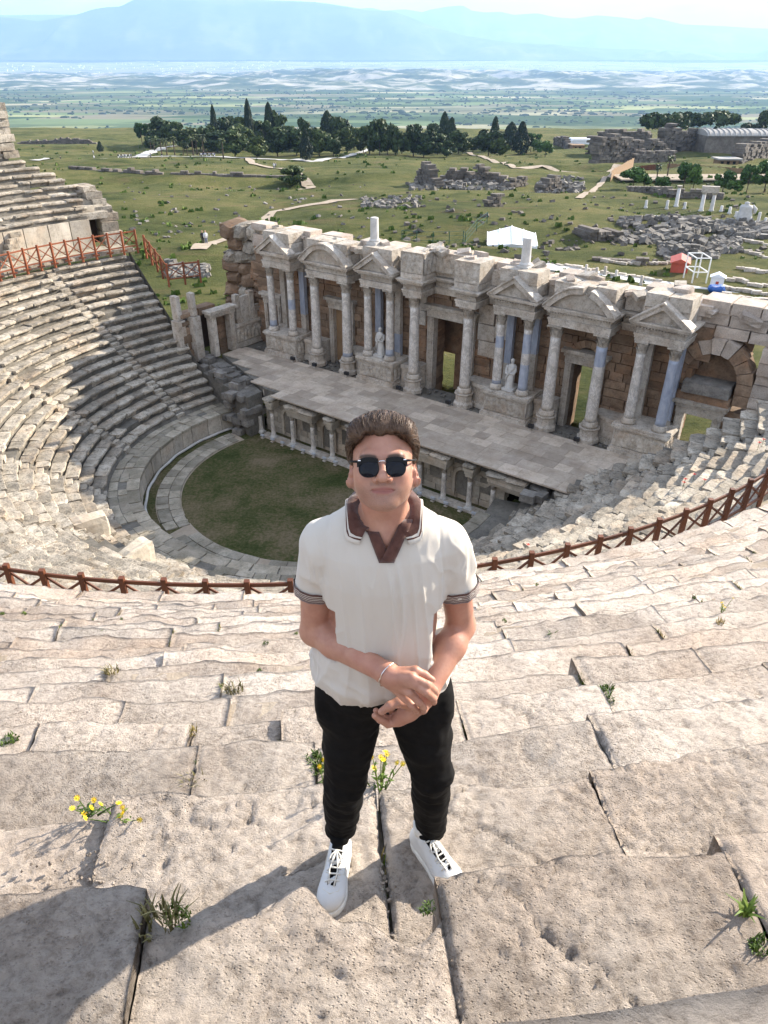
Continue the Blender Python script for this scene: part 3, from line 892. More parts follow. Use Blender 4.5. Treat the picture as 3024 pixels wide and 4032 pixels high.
for k in range(7):
    for q in range(4):
        pier_block(32.3 + rs.uniform(-.15, .15), 138.2 + q * 2.1 + rs.uniform(-.2, .2), -3.6 + .52 * k + rs.uniform(-.03, .03), rs.uniform(.95, 1.25), 1.0, .5)
place_blocks(fleft, items, 60, 'pier_block', BOXV, PIERM, 'stone_seat')
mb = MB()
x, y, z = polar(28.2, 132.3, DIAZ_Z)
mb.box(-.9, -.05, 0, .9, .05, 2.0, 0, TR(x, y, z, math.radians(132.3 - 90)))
o = mb.obj('doorway_shadow_wall', 'dark_infill'); o.name = 'door_infill'; local(fleft, o)  # dark sheet standing in for the shadow inside the doorway
# little flight of steps from the walkway
for k in range(6):
    x, y, z = polar(25.55 + .18 * k, 149.0 - .62 * k, DIAZ_Z + .16 + .32 * k)
    o = obj('step', STEPM[k]); o.matrix_world = TR(x, y, z, math.radians(149 - 90), 0, 0, (.9, .55, .34)); local(fleft, o)

# ------------------------------------------------------------------ orchestra
mb = MB(); N = 72
vs = [(CX, CY, ORCH_Z)]
for ring in (3.5, 7.0, 10.0, 10.9):
    for k in range(N):
        a = 2 * math.pi * k / N
        vs.append((CX + ring * math.cos(a), CY + ring * math.sin(a), ORCH_Z))
fs = [(0, 1 + k, 1 + (k + 1) % N) for k in range(N)]
for q in range(3):
    for k in range(N):
        k2 = (k + 1) % N
        fs.append((1 + q * N + k, 1 + (q + 1) * N + k, 1 + (q + 1) * N + k2, 1 + q * N + k2))
vs = np.array(vs); vs[:, 2] += fbm(vs * np.array([.6, .6, 0]), 3, 8) * .05
orch = obj('orchestra_floor', mesh('orchestra_floor', vs, fs, 'orchestra_grass', None, True), kind='structure')
# ring of paving slabs
SLABM = box_lib('slab', 'paving')
rs = np.random.default_rng(31)
pv_ = obj('orchestra_paving', ring_sheet('orchestra_paving', 8.2, 9.65, ORCH_Z + .02, 133, 322, 'dirt', 1.5, .1), kind='structure')
for q, (ra, rb) in enumerate([(8.25, 8.9), (8.92, 9.6)]):
    a = 134 + rs.uniform(0, 2)
    while a < 318:
        ln = math.degrees(rs.uniform(.45, .95) / ra)
        if rs.random() > .07:
            rm = (ra + rb) / 2; x, y, z = polar(rm, a + ln / 2, ORCH_Z + .02 + rs.uniform(0, .035))
            o = obj('slab', SLABM[int(rs.integers(0, 10))])
            o.matrix_world = TR(x, y, z, math.radians(a + ln / 2 - 90), rs.normal(0, .02), rs.normal(0, .02), (math.radians(ln) * rm - .015, rb - ra - .01, .12))
            o.parent = pv_
        a += ln
# podium wall round the orchestra: orthostats, coping, walkway slabs
pod = thing('orchestra_wall', 'low curved wall of upright marble slabs enclosing the sunken orchestra lawn', 'stone wall', polar(10.4, 180, ORCH_Z))
PODM = box_lib('wall_slab', 'orthostat'); PCOP = box_lib('coping_slab', 'paving')
a = 127.5
while a < 323:
    ln = math.degrees(rs.uniform(.8, 1.5) / 10.4); am = a + ln / 2
    W = math.radians(ln) * 10.4
    for nm, lib, r, zc, d, h in (('wall_slab', PODM, 10.5, ORCH_Z + .56, .26, 1.1), ('coping_slab', PCOP, 10.66, ORCH_Z + 1.2, .72, .2)):
        if nm == 'coping_slab' and rs.random() < .06: continue
        x, y, z = polar(r + rs.normal(0, .01), am, zc)
        o = obj(nm, lib[int(rs.integers(0, 10))]); o.matrix_world = TR(x, y, z + rs.normal(0, .01), math.radians(am - 90) + rs.normal(0, .01), 0, 0, (W - .012, d, h)); local(pod, o)
    a += ln
for q in range(2):
    a = 129
    while a < 322:
        ln = math.degrees(rs.uniform(.6, 1.2) / 11.5); am = a + ln / 2
        r = 11.22 + .52 * q
        x, y, z = polar(r, am, ORCH_Z + 1.26 + rs.normal(0, .02))
        if rs.random() > .08:
            o = obj('walk_slab', PCOP[int(rs.integers(0, 10))]); o.matrix_world = TR(x, y, z, math.radians(am - 90) + rs.normal(0, .03), rs.normal(0, .02), rs.normal(0, .02), (math.radians(ln) * r - .02, .5, .12)); local(pod, o)
        a += ln
# white drain kerb at the foot of the wall
mb = MB(); pts = [polar(10.18 + .03 * math.sin(k), 131 + k * 2.0, ORCH_Z + .09) for k in range(0, 88)]
pts = pts[:46]
mb.tube(pts, .085, 7)
o = mb.obj('kerb', 'white_stone', smooth=True); tag(o, 'thin white kerb running along the foot of the orchestra wall', 'kerb')

# seat of honour: a curved bench between two big end blocks, on the lowest rows
hon = thing('honour_seat', 'curved honour bench with two big pale end blocks above the orchestra', 'stone bench', polar(13.2, 226, -17.2))
mb = MB()
def hseat(az, ang0, ang1, r0, r1, z0, z1, mb, mi=0, c=(0, 0)):
    vs = []; fs = []; K = 14
    for k in range(K + 1):
        a = math.radians(ang0 + (ang1 - ang0) * k / K)
        for (r, z) in ((r0, z0), (r0, z1), (r1, z1), (r1, z0)):
            vs.append((c[0] + r * math.cos(a), c[1] + r * math.sin(a), z))
    for k in range(K):
        for q in range(4):
            q2 = (q + 1) % 4
            fs.append((k * 4 + q, (k + 1) * 4 + q, (k + 1) * 4 + q2, k * 4 + q2))
    fs.append((3, 2, 1, 0)); fs.append((K * 4, K * 4 + 1, K * 4 + 2, K * 4 + 3))
    mb.add(vs, fs, mi)
hc = polar(13.6, 229.5, 0)
A0 = 226 - 88
mb = MB(); hseat(0, 229.5 - 85, 229.5 + 85, 1.45, 1.95, -17.7, -16.55, mb, 0, hc[:2]); o = mb.obj('bench', 'orthostat'); local(hon, o)
mb = MB(); hseat(0, 229.5 - 85, 229.5 + 85, 1.93, 2.3, -17.7, -15.95, mb, 0, hc[:2]); o = mb.obj('bench_back', 'stone_near'); local(hon, o)
HM = [mesh('end_block', *rough_box(5, 4, 4, 222 + k, .07, .22), 'orthostat') for k in range(2)]
for k, sgn in enumerate((-1, 1)):
    a = math.radians(229.5 + sgn * 92); x, y = hc[0] + 1.95 * math.cos(a), hc[1] + 1.95 * math.sin(a)
    o = obj('end_block', HM[k]); o.matrix_world = TR(x, y, -16.6, math.radians(229.5 - 90) + sgn * .2, 0, .04, (.85, 1.7, 1.5)); local(hon, o)

# ------------------------------------------------------------------ fences
def beam_mesh(name, mat):
    v, f = rough_box(1, 1, 1, 1, 0, 0)
    b = .06; q = []
    prof = [(-.5, -.5 + b), (-.5 + b, -.5), (.5 - b, -.5), (.5, -.5 + b), (.5, .5 - b), (.5 - b, .5), (-.5 + b, .5), (-.5, .5 - b)]
    vs = [(x, y, 0) for x, y in prof] + [(x, y, 1) for x, y in prof]
    fs = [tuple(reversed(range(8))), tuple(range(8, 16))] + [(i, (i + 1) % 8, 8 + (i + 1) % 8, 8 + i) for i in range(8)]
    return mesh(name, vs, fs, mat)
BEAMS = {m: beam_mesh('beam', m) for m in ('fence_wood', 'fence_red', 'white_paint', 'steel_grey', 'green_fence', 'dark_infill', 'lamp_black')}
def beam(name, parent, p, q, w, h, mat, base=None):
    p, q = Vector(p), Vector(q); d = q - p
    zq = d.normalized(); up = Vector((0, 0, 1)) if abs(zq.z) < .98 else Vector((0, 1, 0))
    xq = up.cross(zq).normalized(); yq = zq.cross(xq)
    M = Matrix((xq, yq, zq)).transposed().to_4x4(); M.translation = p
    o = obj(name, BEAMS[mat]); o.parent = parent
    o.matrix_parent_inverse = Matrix.Translation(-Vector(parent.location))
    o.matrix_basis = M @ Matrix.Diagonal((w, h, d.length, 1))
    return o
def timber_fence(pts, H, mat, label, group=None, foot=False, skip=()):
    t = thing('timber_fence', label, 'fence', pts[0], 0, group)
    for k, p in enumerate(pts):
        p = Vector(p)
        beam('post', t, p + Vector((0, 0, -.25)), p + Vector((rnd.uniform(-.02, .02), rnd.uniform(-.02, .02), H + .09)), .13, .13, mat)
        if foot:
            beam('foot', t, p + Vector((-.22, -.1, .05)), p + Vector((.22, .1, .05)), .1, .09, mat)
    for k, (p, q) in enumerate(zip(pts[:-1], pts[1:])):
        if k in skip: continue
        p, q = Vector(p), Vector(q)
        beam('rail', t, p + Vector((0, 0, H - .06)), q + Vector((0, 0, H - .06)), .055, .10, mat)
        beam('rail', t, p + Vector((0, 0, .30)), q + Vector((0, 0, .30)), .05, .09, mat)
        off = (q - p).cross(Vector((0, 0, 1))).normalized() * .022
        beam('brace', t, p + Vector((0, 0, .36)) + off, q + Vector((0, 0, H - .12)) + off, .04, .065, mat)
        beam('brace', t, p + Vector((0, 0, H - .12)) - off, q + Vector((0, 0, .36)) - off, .04, .065, mat)
    return t
pts = [polar(24.32, a, DIAZ_Z + .02) for a in np.arange(-113, -35.5, 2.42)]
timber_fence(pts, 1.24, 'fence_wood', 'long brown timber fence with crossed braces curving behind the man', skip=(14,))
pts = [polar(23.35, a, DIAZ_Z + .05) for a in np.arange(128.6, 164, 2.62)]
timber_fence(pts, 1.36, 'fence_red', 'reddish timber fence along the upper left walkway', foot=True)
pts = []
for k, r in enumerate([23.3, 22.7, 22.1, 21.5, 20.8]):
    pts.append(polar(r, 127.2 - .3 * k, zl(r) - .05))
pts += [(pts[-1][0] + 1.0, pts[-1][1] + .9, pts[-1][2] - .05), (pts[-1][0] + 2.0, pts[-1][1] + 1.7, pts[-1][2] - .1)]
timber_fence(pts, 1.36, 'fence_red', 'red timber fence stepping down the broken end of the seating', foot=False)
# ------------------------------------------------------------------ stage building (local x along the wall, y through it, z above the stage floor)
OX, OY = CX + S0 * SX, CY + S0 * SY
ROTS = math.atan2(SY, SX)
stage = thing('stage_building', 'tall columned marble stage wall with pediments, podiums and doorways behind the stage floor', 'stage building', (OX, OY, STAGE_Z), ROTS)
MST = TR(OX, OY, STAGE_Z, ROTS)
def erode(mb, amp=.022):
    for k, v in enumerate(mb.v):
        mb.v[k] = v + np.stack([fbm(v * 2.3 + o, 2, 7) for o in (0, 13, 29)], 1) * amp + np.stack([vnoise(v * 9 + o, 3) for o in (5, 17, 31)], 1) * amp * .45
    return mb
def sobj(mb, name, mats, parent=None, smooth=False):
    return erode(mb).obj(name, mats, parent or stage, smooth)
rs = np.random.default_rng(404)
WY = 10.3
ASHM = box_lib('ashlar_block', 'ashlar'); MARM = box_lib('marble_block', 'marble'); RUBM = box_lib('masonry_block', 'rubble_grey'); NEARM = box_lib('wall_block', 'stone_near')
def blk(name, lib, x0, x1, y0, y1, z0, z1, parent=None, jit=.01, rz=0.0, lab=None):
    o = obj(name, lib[int(rs.integers(0, len(lib)))], parent or stage)
    o.matrix_basis = TR((x0 + x1) / 2, (y0 + y1) / 2 + rs.normal(0, jit), (z0 + z1) / 2, rz + rs.normal(0, jit * .3), 0, rs.normal(0, jit * .2), (x1 - x0, y1 - y0, z1 - z0))
    return o
DOORS = [(-1.25, 1.25, -1, 4.75), (-9.75, -8.25, -1, 3.9), (8.2, 9.85, -1, 3.9), (-16.3, -15.1, -1, 3.2), (14.75, 16.5, -1, 3.05)]
HOLES = DOORS + [(8.35, 9.7, 4.25, 5.0)]
# masonry of the wall
n_blocks = 0; rest = MB(); walls = []
z = 0.0; c = 0
while z < 8.3:
    h = float(rs.uniform(.42, .62)); x = -17.6 + rs.uniform(-.4, .4)
    while x < 14.6:
        w = float(rs.uniform(.8, 1.7)); x1 = x + w
        if z > 7.4 and rs.random() < .3: x = x1; continue
        segs = [(x, x1)]
        for (d0, d1, dz0, dz1) in HOLES:
            if z + h > dz0 + .1 and z < dz1 - .1:
                ns = []
                for (a, b) in segs:
                    if b <= d0 or a >= d1: ns.append((a, b)); continue
                    if a < d0 - .1: ns.append((a, d0))
                    if b > d1 + .1: ns.append((d1, b))
                segs = ns
        for a, b in segs:
            if not (12.4 < (a + b) / 2 < 14.6 and z < .3): walls.append((a + .008, b - .008, z + .006, z + h - .006))
        x = x1
    z += h
walls.sort(key=lambda t: -t[2] * .3 - rs.random())
for k, (a, b, z0, z1) in enumerate(walls):
    dy = rs.normal(0, .02)
    if k < 300:
        blk('ashlar_block', NEARM if z0 > 6.7 else ASHM, a, b, WY + dy, WY + 1.2 + dy, z0, z1)
    else:
        v, f = BOXV[k % 10]; rest.add(v, f, 0, TR((a + b) / 2, WY + .6 + dy, (z0 + z1) / 2, 0, 0, 0, (b - a, 1.2, z1 - z0)))
o = sobj(rest, 'ashlar_blocks', 'ashlar'); o['kind'] = 'stuff'
mb = MB()   # inner core, pierced by the doors
for (a, b) in [(-17.4, -16.32), (-15.08, -9.77), (-8.23, -1.27), (1.27, 8.18), (9.87, 14.3)]:
    mb.box(a, WY + .16, -1.2, b, WY + 1.15, 7.6)
for (a, b, _, zt) in DOORS[:4]:
    if a < 8 or a > 10: mb.box(a - .02, WY + .162, zt + .05, b + .02, WY + 1.148, 7.58)
mb.box(8.18, WY + .163, 5.05, 9.87, WY + 1.147, 7.57)
sobj(mb, 'wall_core', 'ashlar')
# rubble capping along the top of the wall
capm = MB()
for k in range(230):
    x = rs.uniform(-17, 17.5); y = rs.uniform(WY + .2, WY + 2.6); sz = rs.uniform(.25, .8)
    v, f = rough_box(2, 2, 2, 300 + k % 9, .12, .25)
    capm.add(v, f, 0, TR(x, y, 8.0 + rs.uniform(-.2, .12) - (y - WY) * .12, rs.uniform(0, 3), rs.normal(0, .2), rs.normal(0, .2), (sz * 1.5, sz, sz * .5)))
capm.box(-17.4, WY + .1, 6.6, 14.0, WY + 2.7, 7.85)
o = sobj(capm, 'wall_capping', 'stone_near'); o['kind'] = 'stuff'
mb = MB(); mb.box(-17.4, WY + 1.16, -1.2, -10.2, WY + 2.6, 6.62); mb.box(-7.8, WY + 1.16, -1.2, -2.2, WY + 2.6, 6.62); mb.box(2.2, WY + 1.16, -1.2, 7.8, WY + 2.6, 6.62); mb.box(10.2, WY + 1.16, -1.2, 14.0, WY + 2.6, 6.62)
mb.box(-2.22, WY + 1.162, 4.9, 2.22, WY + 2.58, 6.62); mb.box(-10.22, WY + 1.162, 4.4, -7.78, WY + 2.58, 6.62); mb.box(7.78, WY + 1.162, 5.2, 10.22, WY + 2.58, 6.62)
for (a, b) in [(-17.4, -2.9), (-1.25, 7.2), (8.6, 14.0)]:  # second wall added behind the doors to keep sun off the stage
    mb.box(a, WY + 2.61, -1.2, b, WY + 3.4, 6.4)
mb.box(-2.9, WY + 2.612, 1.5, -1.25, WY + 3.398, 6.38); mb.box(7.2, WY + 2.613, 2.7, 8.6, WY + 3.397, 6.37)
sobj(mb, 'rear_wall_sun_block', 'ashlar')

# columns
CAPV = None
def capital_mesh(name, r, h, mat):
    mb = MB()
    mb.lathe([(r * .98, 0), (r * 1.08, .03 * h), (r * 1.0, .1 * h), (r * 1.02, .5 * h), (r * 1.22, .78 * h), (r * 1.42, .86 * h)], 14)
    for ring, (zz, rr, hh) in enumerate([(.10, 1.03, .34), (.36, 1.05, .36), (.6, 1.16, .28)]):
        for k in range(8):
            a = 2 * math.pi * (k + .5 * ring) / 8
            pts = [(rr * r, zz * h), ((rr + .12) * r, (zz + hh * .7) * h), ((rr + .34) * r, (zz + hh) * h), ((rr + .30) * r, (zz + hh * .8) * h), (rr * r, (zz + hh * .5) * h)]
            w = .30 * r
            vs = []
            for (p, q) in pts:
                for sgn in (-1, 1):
                    ww = w * (1.0 if q < (zz + hh * .8) * h else .7)
                    vs.append((p * math.cos(a) - sgn * ww * math.sin(a), p * math.sin(a) + sgn * ww * math.cos(a), q))
            fs = [(2 * i, 2 * i + 1, 2 * i + 3, 2 * i + 2) for i in range(4)]
            mb.add(vs, fs)
    A = r * 1.5
    poly = [(-A, -A), (0, -A * .82), (A, -A), (A * .82, 0), (A, A), (0, A * .82), (-A, A), (-A * .82, 0)]
    vs = [(x, y, .86 * h) for x, y in poly] + [(x, y, h) for x, y in poly]
    mb.add(vs, [tuple(reversed(range(8))), tuple(range(8, 16))] + [(i, (i + 1) % 8, 8 + (i + 1) % 8, 8 + i) for i in range(8)])
    return mb.build(name, mat)
def column(x, y, z0, z1, r, blue=None, pedestal=0.0, seed=0, cap=True):
    hb, hc = .32, (.68 if cap else 0)
    zb = z0 + pedestal + hb; zt = z1 - hc
    prof = []; mats = []
    K = 16
    for k in range(K + 1):
        t = k / K; rr = r * (1 - .14 * t ** 1.4)
        prof.append((rr * (1.06 if k in (0, K) else 1), zb + (zt - zb) * t))
    mb = MB(); mb.lathe(prof, 20)
    erode(mb, .008)
    me = mb.build('column', ['column_marble', 'column_blue'], True)
    if blue:
        fm = []
        for i in range(K):
            t = (i + .5) / K
            on = any(b0 <= t <= b1 for b0, b1 in blue)
            fm += [1 if on else 0] * 20
        fm += [0, 0]
        me.polygons.foreach_set('material_index', np.array(fm, dtype=np.int32))
    cen = Vector((x, y, 0))
    o = obj('column', me, stage, loc=cen)
    mb = MB()
    mb.lathe([(r * 1.42, z0 + pedestal), (r * 1.42, z0 + pedestal + .09), (r * 1.46, z0 + pedestal + .13), (r * 1.30, z0 + pedestal + .19), (r * 1.32, z0 + pedestal + .25), (r * 1.08, z0 + pedestal + .33)], 20)
    mb.obj('base', 'marble', o, True)
    if pedestal:
        mb = MB(); R = r * 1.62
        mb.lathe([(R * 1.22, z0 - .05), (R * 1.22, z0 + .18), (R * 1.05, z0 + .26), (R * .98, z0 + .34), (R * .98, z0 + pedestal - .16), (R * 1.15, z0 + pedestal - .06), (R * 1.15, z0 + pedestal)], 8)
        mb.obj('pedestal', 'marble', o)
    if cap:
        cm = obj('capital', CAPM[0 if r > .27 else 1], o, loc=(0, 0, zt))
        cm.scale = (r / (.30 if r > .27 else .24),) * 2 + (1,)
    return o
CAPM = [capital_mesh('capital', .26, .68, 'carved'), capital_mesh('capital', .205, .68, 'carved')]
FY = 8.95
FRONT = [(-10.3, None), (-7.5, [(.0, .06)]), (-1.95, None), (1.95, None), (7.6, None), (10.3, [(.78, 1)])]
for x, bl in FRONT:
    column(x, FY, 0, 6.2, .335, bl, pedestal=.85)
PODC = [(-14.4, [(.0, .12)], 1), (-12.45, [(.42, .62)], 1), (-5.6, None, 1), (-3.8, [(.0, .1)], 1), (4.2, [(.62, .8), (.0, .06)], 1), (5.95, [(.0, .42), (.6, .95)], 1), (12.45, None, 1), (14.15, [(0, 1)], 1)]
for x, bl, _ in PODC:
    column(x, 8.85, 1.7, 6.3, .275, bl)
# square rear piers, two of them of blue marble
for x, blu in [(-14.2, 0), (-12.3, 1), (-5.5, 1), (-3.9, 1), (4.3, 1), (5.9, 1), (12.5, 0), (14.1, 2)]:
    mb = MB(); zs = 1.7
    for zt, mi in ([(3.2, 1), (6.0, 0)] if blu == 1 and x in (-3.9,) else [(6.0, 0)] if blu == 0 else [(3.0, 0), (6.0, 1)] if x in (-12.3, 4.3, -5.5) else [(6.0, 1)] if blu == 2 else [(3.9, 0), (6.0, 1)]):
        mb.box(-.22, -.16, zs, .22, .16, zt, mi); zs = zt + .004
    mb.box(-.29, -.22, 1.7, .29, -.165, 1.95, 0); mb.box(-.28, -.2, 6.004, .28, .2, 6.3, 0)
    o = sobj(mb, 'pier', ['marble', 'column_blue']); o.location = (x, WY - .35, 0)

# podiums with carved panels
def relief(w, h, seed, name='relief_panel', fig=.55):
    nx, nz = int(w / .05), int(h / .05)
    X, Z = np.meshgrid(np.linspace(-w / 2, w / 2, nx + 1), np.linspace(0, h, nz + 1), indexing='ij')
    d = np.zeros_like(X); r2 = np.random.default_rng(seed)
    k = -w / 2 + .2
    while k < w / 2 - .1:
        lean = r2.uniform(-.25, .25); top = h * r2.uniform(.72, .92); wd = r2.uniform(.09, .14)
        xc = k + lean * (Z - h * .4)
        body = np.exp(-((X - xc) / (wd * (1.25 - .5 * Z / h))) ** 2) * (Z < top * .82)
        head = np.exp(-(((X - k - lean * h * .45) ** 2 + (Z - top * .9) ** 2) / .006))
        arm = np.exp(-((X - xc - r2.choice([-1, 1]) * (Z - h * .55)) / .05) ** 2) * (np.abs(Z - h * .62) < .16)
        d = np.maximum(d, np.maximum(body, np.maximum(head, arm * .8)))
        k += r2.uniform(.32, .5)
    q = np.stack([X * 7, Z * 7, X * 0 + seed], -1)
    d = d * (.8 + .5 * fbm(q, 3, seed)) + .18 * fbm(q * .6, 3, seed + 3)
    Y = -d * .11
    edge = np.minimum(np.minimum(X + w / 2, w / 2 - X), np.minimum(Z, h - Z)) < .03
    Y[edge] = -.02
    v = np.stack([X, Y, Z], -1).reshape(-1, 3)
    i = np.arange((nx + 1) * (nz + 1)).reshape(nx + 1, nz + 1)
    f = np.stack([i[:-1, :-1], i[1:, :-1], i[1:, 1:], i[:-1, 1:]], -1).reshape(-1, 4)
    return mesh(name, v, f, 'carved', None, True)
def podium(xc, hw):
    mb = MB(); y0, y1 = 8.42, WY + .05
    mb.box(xc - hw - .14, y0 - .14, -.1, xc + hw + .14, y1, .22)
    mb.box(xc - hw - .07, y0 - .07, .224, xc + hw + .07, y1 - .003, .36)
    mb.box(xc - hw, y0, .364, xc + hw, y1 - .006, 1.36)
    o = sobj(mb, 'podium', 'marble')
    mb = MB()
    mb.box(xc - hw - .06, y0 - .06, 1.364, xc + hw + .06, y1 - .009, 1.48)
    mb.box(xc - hw - .15, y0 - .15, 1.484, xc + hw + .15, y1 - .012, 1.62)
    mb.box(xc - hw - .1, y0 - .1, 1.624, xc + hw + .1, y1 - .015, 1.695)
    erode(mb, .03).obj('podium_cornice', 'marble', o)
    p = obj('relief_panel', relief(2 * hw - .1, .95, int(abs(xc) * 10)), o); p.location = (xc, y0 - .015, .385)
    for sg in (1, -1):
        p = obj('relief_panel', relief(y1 - y0 - .3, .95, int(abs(xc) * 10) + sg), o); p.location = (xc + sg * (hw + .015), (y0 + y1) / 2, .385); p.rotation_euler = (0, 0, sg * math.pi / 2)
for xc, hw in ((-13.4, 1.5), (-4.7, 1.42), (5.08, 1.42), (13.3, 1.42)):
    podium(xc, hw)
# curved low walls that run from the podiums back to the doorways
def curve_wall(xa, ya, xb, yb):
    K = 12; mb = MB()
    path = []
    for k in range(K + 1):
        t = math.pi / 2 * k / K
        path.append((xa + (xb - xa) * math.sin(t), yb + (ya - yb) * math.cos(t)))
    for (off, z0, z1) in ((.10, -.1, .25), (.0, .254, 1.25), (.12, 1.254, 1.5)):
        vs = []; fs = []
        for k, (x, y) in enumerate(path):
            vs += [(x, y - off, z0), (x, y - off, z1), (x, WY + .02, z1), (x, WY + .02, z0)]
        for k in range(K):
            for q in range(4):
                fs.append((k * 4 + q, (k + 1) * 4 + q, (k + 1) * 4 + (q + 1) % 4, k * 4 + (q + 1) % 4))
        fs.append((3, 2, 1, 0)); fs.append((K * 4, K * 4 + 1, K * 4 + 2, K * 4 + 3))
        mb.add(vs, fs)
    sobj(mb, 'curved_wall', 'marble')
for a in ((-3.1, 9.2, -1.75, 9.95), (3.5, 9.2, 1.75, 9.95), (-6.3, 9.2, -7.85, 9.95), (6.65, 9.2, 7.8, 9.95), (-11.75, 9.2, -10.2, 9.95), (11.7, 9.2, 10.25, 9.95)):
    curve_wall(*a)
# door frames
def door_frame(x0, x1, zt, w=.38, mat='marble', yf=WY - .22):
    mb = MB()
    for a, b in ((x0 - w, x0), (x1, x1 + w)):
        mb.box(a, yf, -.15, b, yf + .5, zt)
        mb.box(a + .09, yf - .05, -.15, b - .09, yf - .004, zt - .02)
    o = sobj(mb, 'door_frame', mat)
    mb = MB()
    mb.box(x0 - w - .04, yf - .02, zt + .004, x1 + w + .04, yf + .52, zt + .38)
    mb.box(x0 - w - .1, yf - .09, zt + .384, x1 + w + .1, yf + .55, zt + .6)
    mb.box(x0 - w - .25, yf - .24, zt + .604, x1 + w + .25, yf + .5, zt + .8)
    erode(mb, .03).obj('lintel', 'carved', o)
door_frame(-1.25, 1.25, 4.7, .48)
door_frame(-9.7, -8.3, 3.8)
door_frame(8.25, 9.8, 3.8)
door_frame(-16.25, -15.15, 3.1, .3)
mb = MB(); mb.box(-9.68, WY + .1, 0, -8.72, WY + .16, 3.75); sobj(mb, 'door_infill', 'tan_board')
mb = MB()
for k in range(9):   # relieving arch over the right door
    a0 = math.pi * k / 9; a1 = math.pi * (k + 1) / 9
    p = [(9.02 + r_ * math.cos(a), 4.1 + r_ * math.sin(a)) for r_, a in ((.7, a0 + .01), (1.12, a0 + .01), (1.12, a1 - .01), (.7, a1 - .01))]
    mb = MB(); mb.prism(p, WY - .06, WY + 1.0); sobj(mb, 'voussoir', 'ashlar')

# entablatures and pediments
def entablature(x0, x1, y0, y1, z=6.3, proud=.0, ends=True):
    mb = MB()
    for (d, z0, z1) in ((0, 0, .16), (.035, .164, .32), (.07, .324, .42)):
        mb.box(x0 - d, y0 - d, z + z0, x1 + d, y1, z + z1)
    o = sobj(mb, 'architrave', 'marble')
    mb = MB(); mb.box(x0 + .02, y0 + .02, z + .424, x1 - .02, y1 - .004, z + .70)
    q = erode(mb).obj('frieze', 'carved', o)
    mb = MB()
    x = x0 - .06
    while x < x1 + .02:      # dentils
        mb.box(x, y0 - .10, z + .705, x + .085, y0 + .06, z + .78); x += .16
    for (d, z0, z1) in ((.13, .784, .86), (.26, .864, .97), (.33, .974, 1.05)):
        mb.box(x0 - d, y0 - d, z + z0, x1 + d, y1 - .008, z + z1)
    erode(mb, .04).obj('cornice', 'marble', o)
    return o
def pediment(xc, hw, y0, y1, zb, rise, arc=False, broken=False, parent=None):
    # outline as a thick moulded band over a recessed field
    K = 14 if arc else 2
    def top(t, e): # t -1..1
        return (rise + e) * (1 - t * t if arc else 1 - abs(t))
    band = MB(); pts_o = []; pts_i = []
    ts = np.linspace(-1, 1, K * 2 + 1)
    for t in ts:
        pts_o.append((xc + t * (hw + .3), zb + max(top(t, .16), 0)))
        pts_i.append((xc + t * (hw - .12), zb + max(top(t, -.14), 0)))
    for k in range(len(ts) - 1):
        if broken and broken[0] < ts[k] < broken[1]: continue
        poly = [pts_i[k], pts_i[k + 1], pts_o[k + 1], pts_o[k]]
        band.prism(poly, y0 - .30, y1)
        band.prism([(p[0], p[1] + .0) for p in [pts_o[k], pts_o[k + 1], (pts_o[k + 1][0], pts_o[k + 1][1] + .09), (pts_o[k][0], pts_o[k][1] + .09)]], y0 - .40, y1 - .01)
    o = sobj(band, 'pediment', 'marble')
    fld = MB()
    fld.prism(list(pts_i) + [], y0 - .05, y1 - .02)
    erode(fld).obj('tympanum', 'carved', o)
    return o
def attic(x0, x1, y0, y1, z0, z1, n, gap=.0):
    w = (x1 - x0) / n
    for k in range(n):
        zt = z1 - rs.uniform(0, .12)
        o = blk('attic_block', MARM, x0 + k * w + .01, x0 + (k + 1) * w - .01, y0, y1, z0, z0 + (zt - z0) * .5, jit=.02)
        o = blk('attic_block', CARM, x0 + k * w + .01, x0 + (k + 1) * w - .01, y0 - .08, y1, z0 + (zt - z0) * .5 + .01, zt, jit=.02)
CARM = box_lib('attic_block', 'carved')
for xc, hw in ((-13.42, 1.3), (-4.7, 1.25), (5.08, 1.25), (13.3, 1.25)):
    entablature(xc - hw, xc + hw, 8.55, WY + .1)
    pediment(xc, hw, 8.5, 8.9, 7.37, .92)
    attic(xc - hw + .1, xc + hw - .05, 8.72, 10.2, 7.36, 8.72 + rs.uniform(-.1, .15), 2)
for xc, hw in ((-8.9, 1.75), (8.95, 1.75)):
    entablature(xc - hw, xc + hw, 8.62, WY + .1, 6.2)
    pediment(xc, hw, 8.55, 9.0, 7.27, 1.05, arc=True, broken=(.0, .22) if xc > 0 else None)
    attic(xc - hw, xc + hw, 8.85, 10.3, 7.26, 8.62, 3)
for sg in (-1, 1):
    xa, xb = (1.25, 2.6) if sg > 0 else (-2.6, -1.25)
    entablature(xa, xb, 8.55, WY + .1, 6.2)
    o = blk('attic_block', MARM, xa - .15, xb + .15, 8.45, 10.3, 7.26, 7.62)
    p = obj('relief_panel', relief(xb - xa + .3, 1.2, 70 + sg), stage); p.location = ((xa + xb) / 2, 8.52, 7.63)
    o = blk('attic_block', CARM, xa - .15, xb + .15, 8.53, 10.2, 7.63, 8.85)
    p = obj('relief_panel', relief(1.5, 1.2, 75 + sg), stage); p.location = ((xa - .17) if sg > 0 else (xb + .17), 9.3, 7.63); p.rotation_euler = (0, 0, -sg * math.pi / 2)
p = obj('relief_panel', relief(2.6, 1.15, 81), stage); p.location = (-.05, 9.75, 7.63)
blk('attic_block', CARM, -1.4, 1.3, 9.77, 10.6, 7.6, 8.8)
